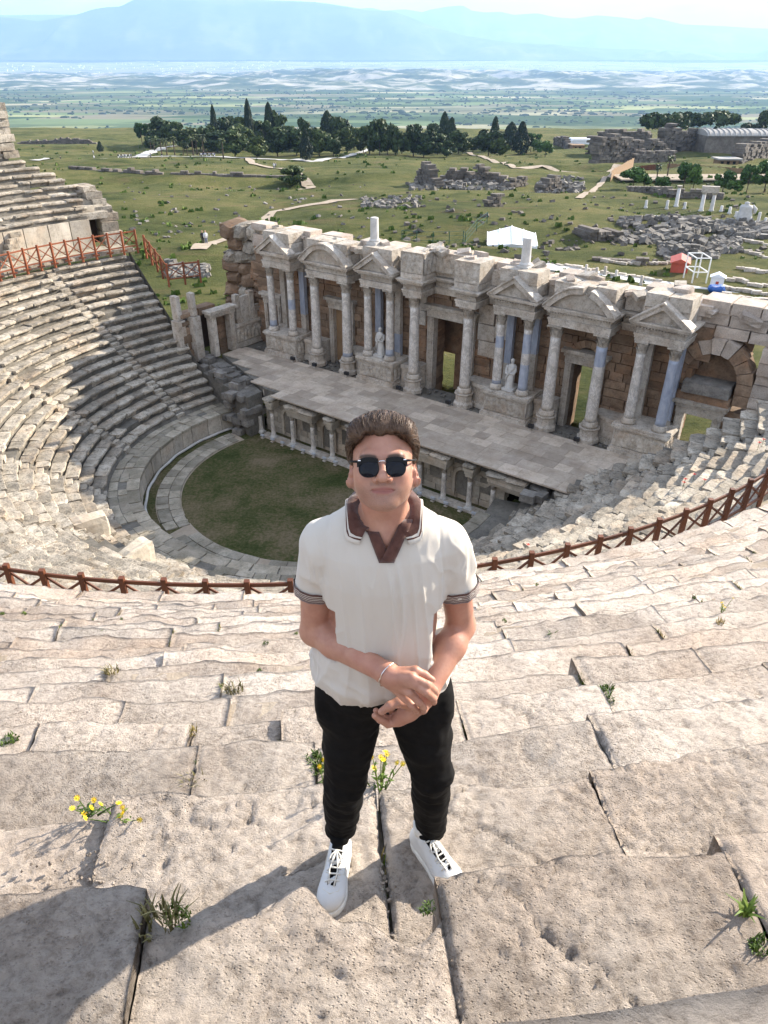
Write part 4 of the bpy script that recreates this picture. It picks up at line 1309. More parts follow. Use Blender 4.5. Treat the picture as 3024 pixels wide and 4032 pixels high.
# wall entablature set back between the projecting bays
for a, b in ((-1.2, 1.2), (-3.4, -2.7), (2.7, 3.75), (-7.1, -6.05), (6.4, 7.1), (-12.05, -10.75), (10.8, 11.95)):
    entablature(a, b, WY - .28, WY + .3, 6.25)
    blk('attic_block', MARM, a - .05, b + .05, WY - .3, WY + .7, 7.32, 8.2)
# marble revetment left on the wall beside the great door
for a, b, z0, z1 in ((1.9, 3.1, 3.9, 4.9), (1.9, 3.0, 4.92, 6.1), (3.1, 3.9, 4.2, 6.0), (-3.3, -1.9, 4.95, 6.15), (2.0, 3.3, 2.9, 3.88), (-3.2, -1.95, 4.0, 4.93)):
    blk('facing_slab', MARM, a, b, WY - .12, WY + .02, z0, z1, jit=.0)
# stumps of upper-storey columns
for x, h in ((-5.55, 1.55), (5.0, 1.6)):
    mb = MB(); z0 = 8.72; mb.box(-.36, -.36, z0 - .05, .36, .36, z0 + .16); mb.lathe([(.32, z0 + .16), (.34, z0 + .25), (.27, z0 + .33), (.255, z0 + h), (.22, z0 + h + .03)], 18)
    o = sobj(mb, 'upper_column', 'white_stone', smooth=False); o.location = (x, 9.55, 0)
for k in range(3):
    beam_o = MB(); beam_o.box(-3.1, 10.8 + .5 * k, 7.9 + .35 * (k % 2), -2.0 + .1, 10.9 + .5 * k, 8.02 + .35 * (k % 2)); sobj(beam_o, 'steel_beam', 'red_paint')

for k in range(46):      # broken fragments left along the top
    x = rs.uniform(-14.5, 14.3); y = rs.uniform(9.3, 10.6); sz = rs.uniform(.25, .6)
    top = 8.75 if any(abs(x - c_) < 1.1 for c_ in (-13.4, -4.7, 5.08, 13.3)) else 8.55 if any(abs(x - c_) < 1.6 for c_ in (-8.9, 8.95)) else 8.8 if abs(x) < 2.6 else 8.2
    o = obj('attic_fragment', (CARM if k % 2 else NEARM)[k % 10], stage); o.matrix_basis = TR(x, y, top + sz * .12, rs.uniform(0, 3), rs.normal(0, .2), rs.normal(0, .2), (sz * 1.6, sz, sz * .55))
# --- right end: arched recess over a doorway, big block wall beyond
mb = MB(); mb.box(14.2, WY + .9, 3.3, 17.2, WY + 1.05, 7.6); sobj(mb, 'recess_wall', 'ashlar')
AC, AZ0, AR = 15.75, 4.6, 1.28
for k in range(9):
    a0 = math.pi * k / 9; a1 = math.pi * (k + 1) / 9; R1 = AR + .72 + rs.uniform(-.08, .1)
    p = [(AC + r_ * math.cos(a), AZ0 + r_ * math.sin(a)) for r_, a in ((AR, a0 + .012), (R1, a0 + .012), (R1, a1 - .012), (AR, a1 - .012))]
    mb = MB(); mb.prism(p, WY - .12 + rs.uniform(-.05, .05), WY + .95); sobj(mb, 'voussoir', 'stone_near' if k in (3, 4, 5) else 'ashlar')
for sg in (-1, 1):
    z = 3.4
    while z < AZ0 - .05:
        blk('ashlar_block', ASHM, *((AC + AR, AC + AR + 1.0) if sg > 0 else (AC - AR - .8, AC - AR)), WY - .1, WY + 1, z, min(z + .6, AZ0)); z += .61
blk('arch_slab', RUBM, AC - 1.25, AC + 1.15, WY - .55, WY + .85, 3.75, 4.35, rz=.05)
blk('arch_slab', ASHM, AC - 1.5, AC + 1.3, WY - .35, WY + .9, 3.1, 3.74)
for x0, x1, z0, z1 in ((14.9, 15.3, 3.02, 3.3), (15.7, 16.1, 3.02, 3.25)):
    blk('loose_block', MARM, x0, x1, WY - .5, WY - .1, z0, z1)
door_frame(14.9, 16.4, 2.5, .4, 'carved', WY - .3)
z = -.5
while z < 3.0:      # jamb masonry either side of the right door
    h = rs.uniform(.45, .7)
    blk('ashlar_block', ASHM, 16.5, 18.2, WY, WY + 1.2, z, z + h - .01); blk('ashlar_block', ASHM, 18.2, 20.2, WY - .1, WY + 1.2, z, z + h - .01)
    z += h
z = 3.0
while z < 8.3:
    h = rs.uniform(.5, .75); x = 17.8 if z < 6.6 else 14.4
    while x < 27:
        w = rs.uniform(.9, 1.9)
        if not (z > 7.6 and rs.random() < .35):
            blk('wall_block', NEARM, x, x + w - .02, WY + .3 - (z < 6.6) * .5 + rs.normal(0, .06), WY + 2.0, z, z + h - .012, jit=.03)
        x += w
    z += h
# --- left wing: doorway, carved podium, broken pilasters; the brown pier behind it
wing = thing('stage_wing', 'low marble side wing with doorway and two broken pilasters left of the stage', 'stage building', (*sn_xy(-17.5, 7), STAGE_Z), ROTS + math.pi / 2)
# wing-local: x runs along +n, y points to -s (away from the stage)
def wobj(mb, name, mats, parent=None, smooth=False): return mb.obj(name, mats, parent or wing, smooth)
mb = MB()
for a, b in ((-1.35, -.95), (.35, .8)):
    mb.box(a, -.1, -.1, b, .5, 2.75); mb.box(a + .1, -.16, -.1, b - .1, -.104, 2.7)
o = wobj(mb, 'door_frame', 'marble')
mb = MB(); mb.box(-1.45, -.14, 2.754, .9, .55, 3.05); mb.box(-1.6, -.28, 3.054, 1.05, .6, 3.25); mb.obj('lintel', 'carved', o)
mb = MB(); mb.box(.82, -.1, -.1, 3.6, .6, .3); mb.box(.82, 0, .304, 3.6, .58, 1.5); mb.box(.82, -.12, 1.504, 3.6, .6, 1.75); o = wobj(mb, 'podium', 'marble')
p = obj('relief_panel', relief(2.6, 1.1, 55), o); p.location = (2.2, -.015, .35)
for x in (1.35, 2.75):
    mb = MB(); mb.box(x - .22, 0, 1.754, x + .22, .4, 3.85); mb.box(x - .28, -.06, 1.754, x + .28, -.004, 2.0); wobj(mb, 'pilaster', 'carved')
mb = MB(); mb.box(1.58, .12, 1.754, 2.52, .35, 3.6); mb.box(2.98, .12, 1.754, 3.6, .35, 2.7); wobj(mb, 'facing_slab', 'marble')
for k in range(26):
    z0 = -.4 + .55 * (k // 4); x = -2.6 + 1.6 * (k % 4)
    if z0 < 2.8 and (k % 4) in (1,): continue
    o = obj('masonry_block', ASHM[k % 10], wing); o.matrix_basis = TR(x, 1.15 + rs.normal(0, .05), z0 + .27, rs.normal(0, .03), 0, 0, (1.58, .9, .54))
    if z0 > 2.3 and x < -1: o.scale.z = .3
mb = MB(); mb.box(-.9, 2.2, -.1, .4, 2.3, 2.7); wobj(mb, 'door_infill', 'dark_infill')  # dark sheet set well behind the wing doorway
# brown broken pier
pier = thing('ruined_pier', 'brown crumbling masonry pier topped with lichen blocks, left of the stage wall', 'ruin', (*sn_xy(-19.3, 11.9), STAGE_Z), ROTS)
rs2 = np.random.default_rng(88)
PB = [mesh('pier_block', *rough_box(4, 3, 3, 500 + k, .13, .40, 2.4), 'ashlar') for k in range(6)]
PT = [mesh('pier_block', *rough_box(4, 3, 3, 520 + k, .13, .40, 2.4), 'stone_seat') for k in range(6)]
z = -1.0; c = 0
while z < 7.6:
    h = rs2.uniform(.75, 1.15); wd = 3.1 - .16 * z; x = -wd + rs2.uniform(-.3, .5)
    while x < wd - .3:
        w = rs2.uniform(1.0, 1.9)
        o = obj('pier_block', (PT if (z > 4.6 and rs2.random() < .75) or rs2.random() < .15 else PB)[int(rs2.integers(0, 6))], pier)
        o.matrix_basis = TR(x + w / 2, rs2.normal(0, .12), z + h / 2, rs2.normal(0, .14), rs2.normal(0, .08), rs2.normal(0, .09), (w * 1.12, 2.6 + rs2.normal(0, .25), h * 1.16))
        x += w
    z += h * .97
# spur of brown masonry between pier and stage wall
for k in range(18):
    z0 = -.6 + .62 * (k // 2); o = obj('pier_block', PB[k % 6], pier)
    o.matrix_basis = TR(2.9 + 1.3 * (k % 2) - .12 * (k // 2), -.55 + rs2.normal(0, .1), z0 + .3, rs2.normal(0, .05), 0, 0, (1.5, 2.0, .66))
for (s_, n_, h, w, zz) in ((-18.6, 3.6, 1.75, .5, -13.1), (-18.1, 4.6, 1.7, .42, -12.95)):
    x, y = sn_xy(s_, n_)
    mb = MB(); v, f = rough_box(3, 2, 5, 71 + int(w * 10), .03, .12); mb.add(v * np.array([w * 1.3, w * .8, h]) + np.array([0, 0, h / 2]), f)
    mb.box(-.34, -.34, -3.2, .34, .34, 0.0)
    o = mb.obj('marble_post', 'marble', loc=(x, y, zz), rot=(0, 0, ROTS)); tag(o, 'upright white marble post at the broken left end of the seats, %s of two' % ('outer one' if w == .5 else 'inner one'), 'marble post')

# ------------------------------------------------------------------ stage floor
sf = obj('stage_floor', None)
bpy.data.objects.remove(sf)
mb = MB(); pl_ = [(-17.4, 6.2), (-9.9, 3.3), (12.5, 3.55), (15.5, 5.9), (15.5, 8.35), (-17.4, 8.35)]
mb.add([(x, y, -.9) for x, y in pl_] + [(x, y, -.07) for x, y in pl_], [tuple(reversed(range(6))), tuple(range(6, 12))] + [(i, (i + 1) % 6, 6 + (i + 1) % 6, 6 + i) for i in range(6)])
mb.box(-17.4, 8.354, -.9, 15.5, WY + .1, -.16); pl_ = [(-20.5, 4.3), (-12.6, 2.45), (-10.4, 2.0), (-10.4, 3.35), (-17.4, 6.15), (-20.5, 6.15)]
mb.add([(x, y, -3.2) for x, y in pl_] + [(x, y, -.35) for x, y in pl_], [tuple(reversed(range(6))), tuple(range(6, 12))] + [(i, (i + 1) % 6, 6 + (i + 1) % 6, 6 + i) for i in range(6)])
sf = mb.obj('stage_floor', 'stone_core', loc=(OX, OY, STAGE_Z), rot=(0, 0, ROTS)); sf['kind'] = 'structure'
STM = [mesh('slab', *rough_box(2, 2, 1, 60 + k, .004, .012), 'slab') for k in range(10)]
rs = np.random.default_rng(64)
y = 2.6; nsl = 0
while y < 8.3:
    d = min(rs.uniform(.72, 1.0), 8.35 - y); x = -17.3 + rs.uniform(0, .6)
    while x < 15.2:
        w = rs.uniform(.75, 1.7)
        if x + w * .3 > -9.9 - (y + d * .5 - 3.3) * 2.6 and not (y < 3.4 and x < -9.6):
            o = obj('slab', STM[int(rs.integers(0, 10))], sf)
            o.matrix_basis = TR(x + w / 2, y + d / 2, -.045 + rs.normal(0, .003), 0, 0, 0, (w - .006, d - .006, .09)); nsl += 1
        x += w
    y += d
# rough earth strip at the foot of the columns with loose stones
mb = MB()
for k in range(260):
    x = rs.uniform(-16.5, 14.5); y = rs.uniform(8.4, WY - .1); s_ = rs.uniform(.05, .22)
    v, f = rough_box(1, 1, 1, k % 7, .1, .2); mb.add(v, f, 0, TR(x, y, -.12 + s_ * .2, rs.uniform(0, 3), 0, 0, (s_ * 1.4, s_, s_ * .6)))
o = mb.obj('loose_stones', 'rubble_grey', sf); o['kind'] = 'stuff'

# ------------------------------------------------------------------ pulpitum: the low columned front of the stage
pul = thing('podium_wall', 'low columned wall with arched niches between the lawn and the stage floor', 'stone wall', (OX, OY, ORCH_Z), ROTS)
def pobj(mb, name, mats, parent=None, smooth=False): return mb.obj(name, mats, parent or pul, smooth)
PW = 3.55
COLS = [-9.07, -7.25, -5.49, -3.86, -2.15, -.45, 1.2, 2.88, 4.56, 6.27, 7.75]
PM = box_lib('wall_block', 'orthostat')
z = 0; blocks = []
while z < 2.45:
    h = rs.uniform(.32, .55); x = -10.4
    while x < 10.5:
        w = rs.uniform(.45, 1.1)
        xm = x + w / 2
        if not (7.9 < xm < 9.4 and z < 1.9):
            blocks.append((x, x + w, z, min(z + h, 2.55)))
        x += w
    z += h
for k, (a, b, z0, z1) in enumerate(blocks):
    o = obj('wall_block', PM[k % 10], pul); o.matrix_basis = TR((a + b) / 2, PW + .3 + rs.normal(0, .015), (z0 + z1) / 2, 0, 0, 0, (b - a - .01, .6, z1 - z0 - .008))
mb = MB(); mb.box(-10.4, PW + .35, -.2, 7.85, PW + .8, 2.5); mb.box(9.45, PW + .352, -.2, 11, PW + .798, 2.5); pobj(mb, 'wall_core', 'stone_core')
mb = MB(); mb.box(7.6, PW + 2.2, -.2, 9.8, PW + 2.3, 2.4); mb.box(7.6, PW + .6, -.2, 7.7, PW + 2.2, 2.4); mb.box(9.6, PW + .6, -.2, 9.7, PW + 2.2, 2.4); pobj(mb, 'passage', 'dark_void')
def small_col(x, h=2.15, cap=True, y=2.85):
    mb = MB(); mb.lathe([(.155, .24), (.16, .3)] + [(.155 - .02 * t, .3 + (h - .3 - .34) * t) for t in np.linspace(0, 1, 6)], 14)
    o = pobj(mb, 'column', 'column_marble', smooth=True); o.location = (x, y, 0)
    mb = MB(); mb.box(-.24, -.24, .0, .24, .24, .1); mb.lathe([(.22, .1), (.23, .15), (.18, .2), (.16, .25)], 14); mb.obj('base', 'white_stone', o)
    if cap:
        c = obj('capital', CAPS, o, loc=(0, 0, h - .36))
CAPS = capital_mesh('capital', .135, .36, 'carved')
for x in COLS: small_col(x)
small_col(-10.38, 1.55, False, 2.95)
rs = np.random.default_rng(9)
for k in range(len(COLS) - 1):
    a, b = COLS[k], COLS[k + 1]
    if k % 2 == 0:      # niche bay with an arch
        xc = (a + b) / 2
        for q in range(7):
            a0 = math.pi * q / 7; a1 = math.pi * (q + 1) / 7
            p = [(xc + r_ * math.cos(t), 1.55 + r_ * math.sin(t)) for r_, t in ((.42, a0), (.62, a0), (.62, a1), (.42, a1))]
            mb = MB(); mb.prism(p, PW - .16, PW + .02); pobj(mb, 'arch_stone', 'orthostat')
        # niche: flat darker panel on the wall, its shade put into the colour
        vs = []; fs = []
        K = 10
        for q in range(K + 1):
            t = math.pi * q / K
            vs += [(xc + .42 * math.cos(t), PW - .02 + 0 - .0, .25), (xc + .42 * math.cos(t), PW - .02, 1.55)]
        mb = MB()
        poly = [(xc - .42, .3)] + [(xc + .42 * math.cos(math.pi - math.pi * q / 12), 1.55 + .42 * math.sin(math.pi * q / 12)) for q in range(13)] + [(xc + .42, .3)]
        mb.prism(poly, PW - .03, PW - .008); pobj(mb, 'niche_shade', 'stone_core')
        for xx in (xc - .55, xc + .55):
            mb = MB(); mb.box(xx - .09, PW - .14, .2, xx + .09, PW, 1.55); pobj(mb, 'niche_jamb', 'orthostat')
    else:
        mb = MB(); mb.box(a + .25, PW - .02, .9, b - .25, PW + .0, 1.9); pobj(mb, 'recess_shade', 'stone_core')  # flat darker panel, the shade of a recess put into its colour
# entablature: projecting over pairs, single brackets between, topped by weathered slabs
def pent(a, b, y0=2.55):
    mb = MB(); mb.box(a, y0 + .06, 2.155, b, PW + .2, 2.32); mb.box(a - .04, y0 + .02, 2.324, b + .04, PW + .2, 2.55); mb.box(a - .1, y0 - .04, 2.554, b + .1, PW + .3, 2.72)
    o = pobj(mb, 'entablature', 'orthostat')
    n = max(1, int((b - a) / .9)); w = (b - a + .3) / n
    for k in range(n):
        q = obj('cover_slab', CVM[int(rs.integers(0, 6))], pul); q.matrix_basis = TR(a - .15 + (k + .5) * w, (y0 + PW) / 2 + .0, 2.82 + rs.normal(0, .02), rs.normal(0, .05), rs.normal(0, .03), rs.normal(0, .03), (w * 1.03, PW - y0 + .35, .19))
CVM = [mesh('cover_slab', *rough_box(5, 4, 2, 640 + k, .09, .2, 3), 'stone_seat') for k in range(6)]
for a, b in ((-9.3, -8.85), (-7.45, -5.3), (-4.08, -3.64), (-2.35, -.25), (.98, 1.42), (2.66, 4.78), (6.05, 6.5), (7.5, 9.6)):
    pent(a, b)
mb = MB(); mb.box(-10.4, PW - .1, 2.56, 10.5, PW + .35, 2.95); mb.box(-10.2, PW + .1, 2.954, 12.3, 4.1, 3.1); pobj(mb, 'wall_cornice', 'orthostat')
mb = MB(); mb.box(7.75, 2.9, 1.85, 9.55, PW + .9, 2.15); pobj(mb, 'door_lintel', 'orthostat')
mb = MB(); mb.box(-10.0, 2.45, .0, 8.6, 3.2, .07); o = pobj(mb, 'sill', 'marble')
# rough masonry where stage and seats meet
for k in range(110):
    s_ = rs.uniform(-12.9, -10.5) if k < 74 else rs.uniform(10.2, 12.0); y = rs.uniform(1.9, 3.6); zz = .15 + .42 * (k % 7)
    if k < 30: s_ = rs.uniform(-18.6, -12.0); y = 2.6 - .25 * (s_ + 12) + rs.uniform(-.1, 1.2); zz = 2.95 + rs.uniform(0, .3)
    o = obj('rubble_block', RUBM[k % 10], pul); o.matrix_basis = TR(s_, y, zz, rs.normal(0, .1), 0, 0, (rs.uniform(.5, .9), rs.uniform(.5, .9), .42))
_U = 'first second third fourth fifth sixth seventh eighth ninth tenth eleventh twelfth thirteenth fourteenth fifteenth sixteenth seventeenth eighteenth nineteenth'.split()
ORD = list(_U)
for _t, _tt in (('twentieth', 'twenty'), ('thirtieth', 'thirty'), ('fortieth', 'forty'), ('fiftieth', 'fifty'), ('sixtieth', 'sixty')):
    ORD += [_t] + [_tt + '-' + u for u in _U[:9]]
nl_ = 0
# little floor lamps along the sill and at the foot of the columns
lm = MB(); lm.box(-.1, -.1, 0, .1, .1, .05); lm.box(-.03, -.03, .054, .03, .03, .14)
lme = lm.build('lamp_foot', 'marble'); lm = MB(); lm.box(-.13, -.06, .144, .13, .07, .27); lhe = lm.build('lamp_head', 'steel_grey')
lhb = MB(); lhb.box(-.16, -.08, .144, .16, .1, .36); lhb = lhb.build('lamp_head', 'lamp_black')
for k in range(20):
    x = -9.6 + k * .92
    if -2.8 < x < 1.5: continue
    wx, wy = sn_xy(x, 2.3)
    t = thing('floor_lamp', '%s small grey floor lamp from the left along the lawn edge of the stage front' % ORD[nl_], 'lamp', (wx, wy, ORCH_Z + .03), ROTS, 'small lamps along the stage front')
    obj('lamp_foot', lme, t); obj('lamp_head', lhe, t); nl_ += 1
for k, (x, y) in enumerate(((-12.0, 8.1), (-9.9, 8.1), (-7.0, 8.15), (-2.6, 8.2), (1.3, 8.15), (7.1, 8.1), (10.0, 8.1))):
    wx, wy = sn_xy(x, y)
    t = thing('floodlight', 'black floodlight on the stage floor, number %d counted from the stage left end' % (k + 1) if False else ['black floodlight before the far left podium of the stage wall', 'black floodlight beside the left arched bay, nearer its outer column', 'black floodlight beside the left arched bay, nearer its inner column', 'black floodlight left of the great central doorway', 'black floodlight at the right jamb of the great central doorway', 'black floodlight beside the inner column of the right arched bay', 'black floodlight beside the outer column of the right arched bay'][k], 'floodlight', (wx, wy, STAGE_Z), ROTS, 'floodlights on the stage floor')
    obj('lamp_foot', lme, t); obj('lamp_head', lhb, t)

# ------------------------------------------------------------------ statues
def statue(x, y, z, label, seed, headless=False):
    t = thing('statue', label, 'statue', (*sn_xy(x, y), z), ROTS)
    mb = MB(); mb.box(-.38, -.34, 0, .38, .34, .16); mb.obj('plinth', 'white_stone', t)
    K = 22; lev = [(.16, .30, .24), (.3, .29, .23), (.6, .26, .2), (.95, .25, .19), (1.1, .23, .17), (1.3, .25, .17), (1.48, .27, .17), (1.58, .22, .14), (1.63, .09, .09), (1.68, .075, .08), (1.72, .10, .11), (1.80, .115, .12), (1.88, .11, .12), (1.94, .06, .07)]
    vs = []; fs = []
    for (zz, a, b) in lev:
        for k in range(K):
            th = 2 * math.pi * k / K
            fold = 1 + (.10 * math.sin(th * 7 + zz * 2.2 + seed) + .06 * math.sin(th * 3 - zz * 4)) * (1 if zz < 1.5 else .2)
            vs.append((a * fold * math.cos(th) + .05 * math.sin(zz * 2.4 + seed), b * fold * math.sin(th), zz))
    for i in range(len(lev) - 1):
        for k in range(K):
            fs.append((i * K + k, i * K + (k + 1) % K, (i + 1) * K + (k + 1) % K, (i + 1) * K + k))
    fs.append(tuple(range((len(lev) - 1) * K, len(lev) * K)))
    mb = MB(); mb.add(vs, fs)
    for sg in (-1, 1):
        mb.tube([(sg * .24, 0, 1.5), (sg * .31, -.04, 1.25), (sg * .26, -.16, 1.05), (sg * (-.02 if sg > 0 else .1), -.22, 1.12 if sg > 0 else .98)], [.085, .08, .07, .055], 8)
    mb.tube([(.22, -.1, 1.5), (.0, -.2, 1.15), (-.22, -.18, .8), (-.2, -.2, .5)], [.05, .07, .06, .03], 7)
    mb.obj('figure', 'white_stone', t, True)
statue(-4.75, 9.1, STAGE_Z + 1.7, 'pale draped marble statue standing on the podium left of the great doorway', 1)
statue(5.0, 9.1, STAGE_Z + 1.7, 'pale draped marble statue standing on the podium right of the great doorway', 4)
# ------------------------------------------------------------------ the land behind the theatre
def mpp(p):     # metres per viewing pixel at a place
    return (p.y * math.cos(PITCH) - (p.z - CAMZ) * math.sin(PITCH)) / (FPX * 2.16015)
def ribbon(name, px_pts, width, mat, lift=.06):
    pts = [ground_pt(*q) for q in px_pts]; fine = []
    for a, b in zip(pts[:-1], pts[1:]):
        n_ = max(2, int((b - a).length / 2.5))
        for k in range(n_): fine.append(a.lerp(b, k / n_))
    fine.append(pts[-1]); vs = []; fs = []; M_ = 5
    for i, p in enumerate(fine):
        d = (fine[min(i + 2, len(fine) - 1)] - fine[max(i - 2, 0)]); d.z = 0; d.normalize(); s_ = Vector((d.y, -d.x, 0))
        w = width * (1 + .18 * math.sin(i * .7) + .1 * math.sin(i * 1.9))
        for j in range(M_ + 1):
            q = p + s_ * w * (j / M_ - .5); vs.append((q.x, q.y, tz(q.x, q.y) + lift))
    for i in range(len(fine) - 1):
        for j in range(M_): fs.append((i * (M_ + 1) + j, i * (M_ + 1) + j + 1, (i + 1) * (M_ + 1) + j + 1, (i + 1) * (M_ + 1) + j))
    o = obj(name, mesh(name, vs, fs, mat, None, True), kind='structure')
ribbon('path', [(430, 545), (455, 527), (520, 503), (558, 487), (577, 470), (590, 458), (640, 449), (700, 440), (770, 431)], 2.0, 'dirt', .12)
ribbon('road', [(75, 349), (130, 347), (200, 345), (300, 341), (420, 339), (520, 342), (600, 346), (680, 348), (735, 342), (775, 332), (800, 322)], 3.6, 'road_pale', .3)
ribbon('road', [(300, 340), (325, 330), (350, 320), (385, 315)], 5.0, 'road_pale', .3)
ribbon('path', [(525, 344), (548, 355), (580, 362), (612, 366), (640, 374), (672, 384), (662, 394), (640, 402)], 2.6, 'dirt', .25)
ribbon('path', [(1010, 330), (1045, 340), (1075, 353), (1110, 362), (1170, 366), (1240, 367), (1300, 364), (1335, 360)], 2.4, 'dirt', .25)
ribbon('path', [(1250, 430), (1290, 405), (1318, 380), (1332, 362)], 1.4, 'dirt', .2)
ribbon('path', [(1400, 469), (1500, 474), (1600, 478), (1680, 480)], 2.2, 'road_pale', .15)

# --- trees
def crown_mesh(name, kind, seed):
    r = np.random.default_rng(seed); P = []; N = []
    if kind == 'cypress':
        for _ in range(1500):
            t = r.random() ** .8; z = .04 + .96 * t; rad = .5 * min(1, (1 - z) ** .62 * 1.25 + .02) * min(1, z * 6 + .3) * (1 + .22 * math.sin(seed + z * 11) * r.random())
            a = r.uniform(0, 2 * math.pi); q = rad * (.75 + .3 * r.random())
            P.append((q * math.cos(a), q * math.sin(a), z)); N.append((math.cos(a), math.sin(a), .35))
        size = .05
    else:
        nl = {'pine': 15, 'umbrella': 13, 'broad': 13, 'bush': 12}[kind]
        lobes = []
        for k in range(nl):
            a = r.uniform(0, 2 * math.pi); q = math.sqrt(r.random()) * .36
            if kind == 'umbrella': z = .74 + r.uniform(-.04, .12); R = r.uniform(.13, .2)
            elif kind == 'pine': z = r.uniform(.20, .86); q *= math.sin(math.pi * min(max((z - .12) / .9, .05), .95)) * 1.25; R = r.uniform(.12, .21)
            elif kind == 'broad': z = r.uniform(.35, .85); R = r.uniform(.12, .2)
            else: z = r.uniform(.15, .7); R = r.uniform(.14, .24)
            lobes.append((q * math.cos(a), q * math.sin(a), z, R))
        for (x, y, z, R) in lobes:
            for _ in range(130):
                d = r.normal(size=3); d /= np.linalg.norm(d); rr = R * r.uniform(.72, 1.08)
                P.append((x + d[0] * rr, y + d[1] * rr, z + d[2] * rr * .8)); N.append(d)
        size = .058
    P = np.array(P); N = np.array(N); n_ = len(P)
    N = N / np.linalg.norm(N, axis=1)[:, None] + r.normal(size=(n_, 3)) * .55; N /= np.linalg.norm(N, axis=1)[:, None]
    A = np.cross(N, r.normal(size=(n_, 3))); A /= np.linalg.norm(A, axis=1)[:, None]; Bv = np.cross(N, A)
    s_ = (size * r.uniform(.55, 1.25, n_))[:, None]
    V = np.stack([P - A * s_ - Bv * s_ * .5, P + A * s_ * .3 - Bv * s_ * .8, P + A * s_ + Bv * s_ * .4, P - A * s_ * .2 + Bv * s_ * .9], 1).reshape(-1, 3)
    f = np.arange(n_ * 4).reshape(-1, 4)
    return mesh(name, V, f, {'cypress': 'leaf_cypress', 'pine': 'leaf_pine', 'umbrella': 'leaf_pine', 'broad': 'leaf_broad', 'bush': 'leaf_broad'}[kind])
def trunk_mesh(kind, seed):
    r = np.random.default_rng(seed); mb = MB()
    top = {'cypress': .5, 'pine': .7, 'umbrella': .78, 'broad': .65, 'bush': .4}[kind]
    mb.tube([(0, 0, -.03), (.01, 0, top * .4), (-.01, .01, top)], [.035, .025, .012], 7)
    if kind != 'cypress':
        for k in range(4):
            a = r.uniform(0, 6.28); z0 = top * r.uniform(.45, .8)
            mb.tube([(0, 0, z0), (.12 * math.cos(a), .12 * math.sin(a), z0 + .1), (.25 * math.cos(a), .25 * math.sin(a), z0 + .17)], [.016, .011, .005], 5)
    return mb.build('trunk', 'bark')
CRN = {k: [crown_mesh('crown', k, 40 + 7 * i + len(k)) for i in range(4)] for k in ('cypress', 'pine', 'umbrella', 'broad', 'bush')}
TRK = {k: [trunk_mesh(k, 3 + i) for i in range(2)] for k in CRN}
def palm_meshes(seed):
    r = np.random.default_rng(seed); mb = MB()
    mb.tube([(0, 0, -.03), (.015, 0, .3), (.0, .01, .6), (.01, 0, .80)], [.05, .036, .034, .038], 8); t = mb.build('trunk', 'bark')
    mb = MB()
    for k in range(38):
        a = r.uniform(0, 6.28); up = r.uniform(-.5, 1.2); L = r.uniform(.22, .30)
        pts = []
        for i in range(6):
            u = i / 5; rad = L * u; z = .80 + math.sin(up) * L * u - .30 * L * u * u * 2.2
            pts.append((rad * math.cos(a) * math.cos(up * .5), rad * math.sin(a) * math.cos(up * .5), z))
        vs = []; sx, sy = -math.sin(a), math.cos(a)
        for i, p in enumerate(pts):
            w = .045 * math.sin(math.pi * min(1, .12 + i / 5.6))
            vs += [(p[0] - sx * w, p[1] - sy * w, p[2] - w * .7), p, (p[0] + sx * w, p[1] + sy * w, p[2] - w * .7)]
        mb.add(vs, [q for i in range(5) for q in ((i * 3, i * 3 + 1, i * 3 + 4, i * 3 + 3), (i * 3 + 1, i * 3 + 2, i * 3 + 5, i * 3 + 4))])
    return t, mb.build('crown', 'leaf_palm')
PALM = [palm_meshes(5), palm_meshes(9), palm_meshes(14)]
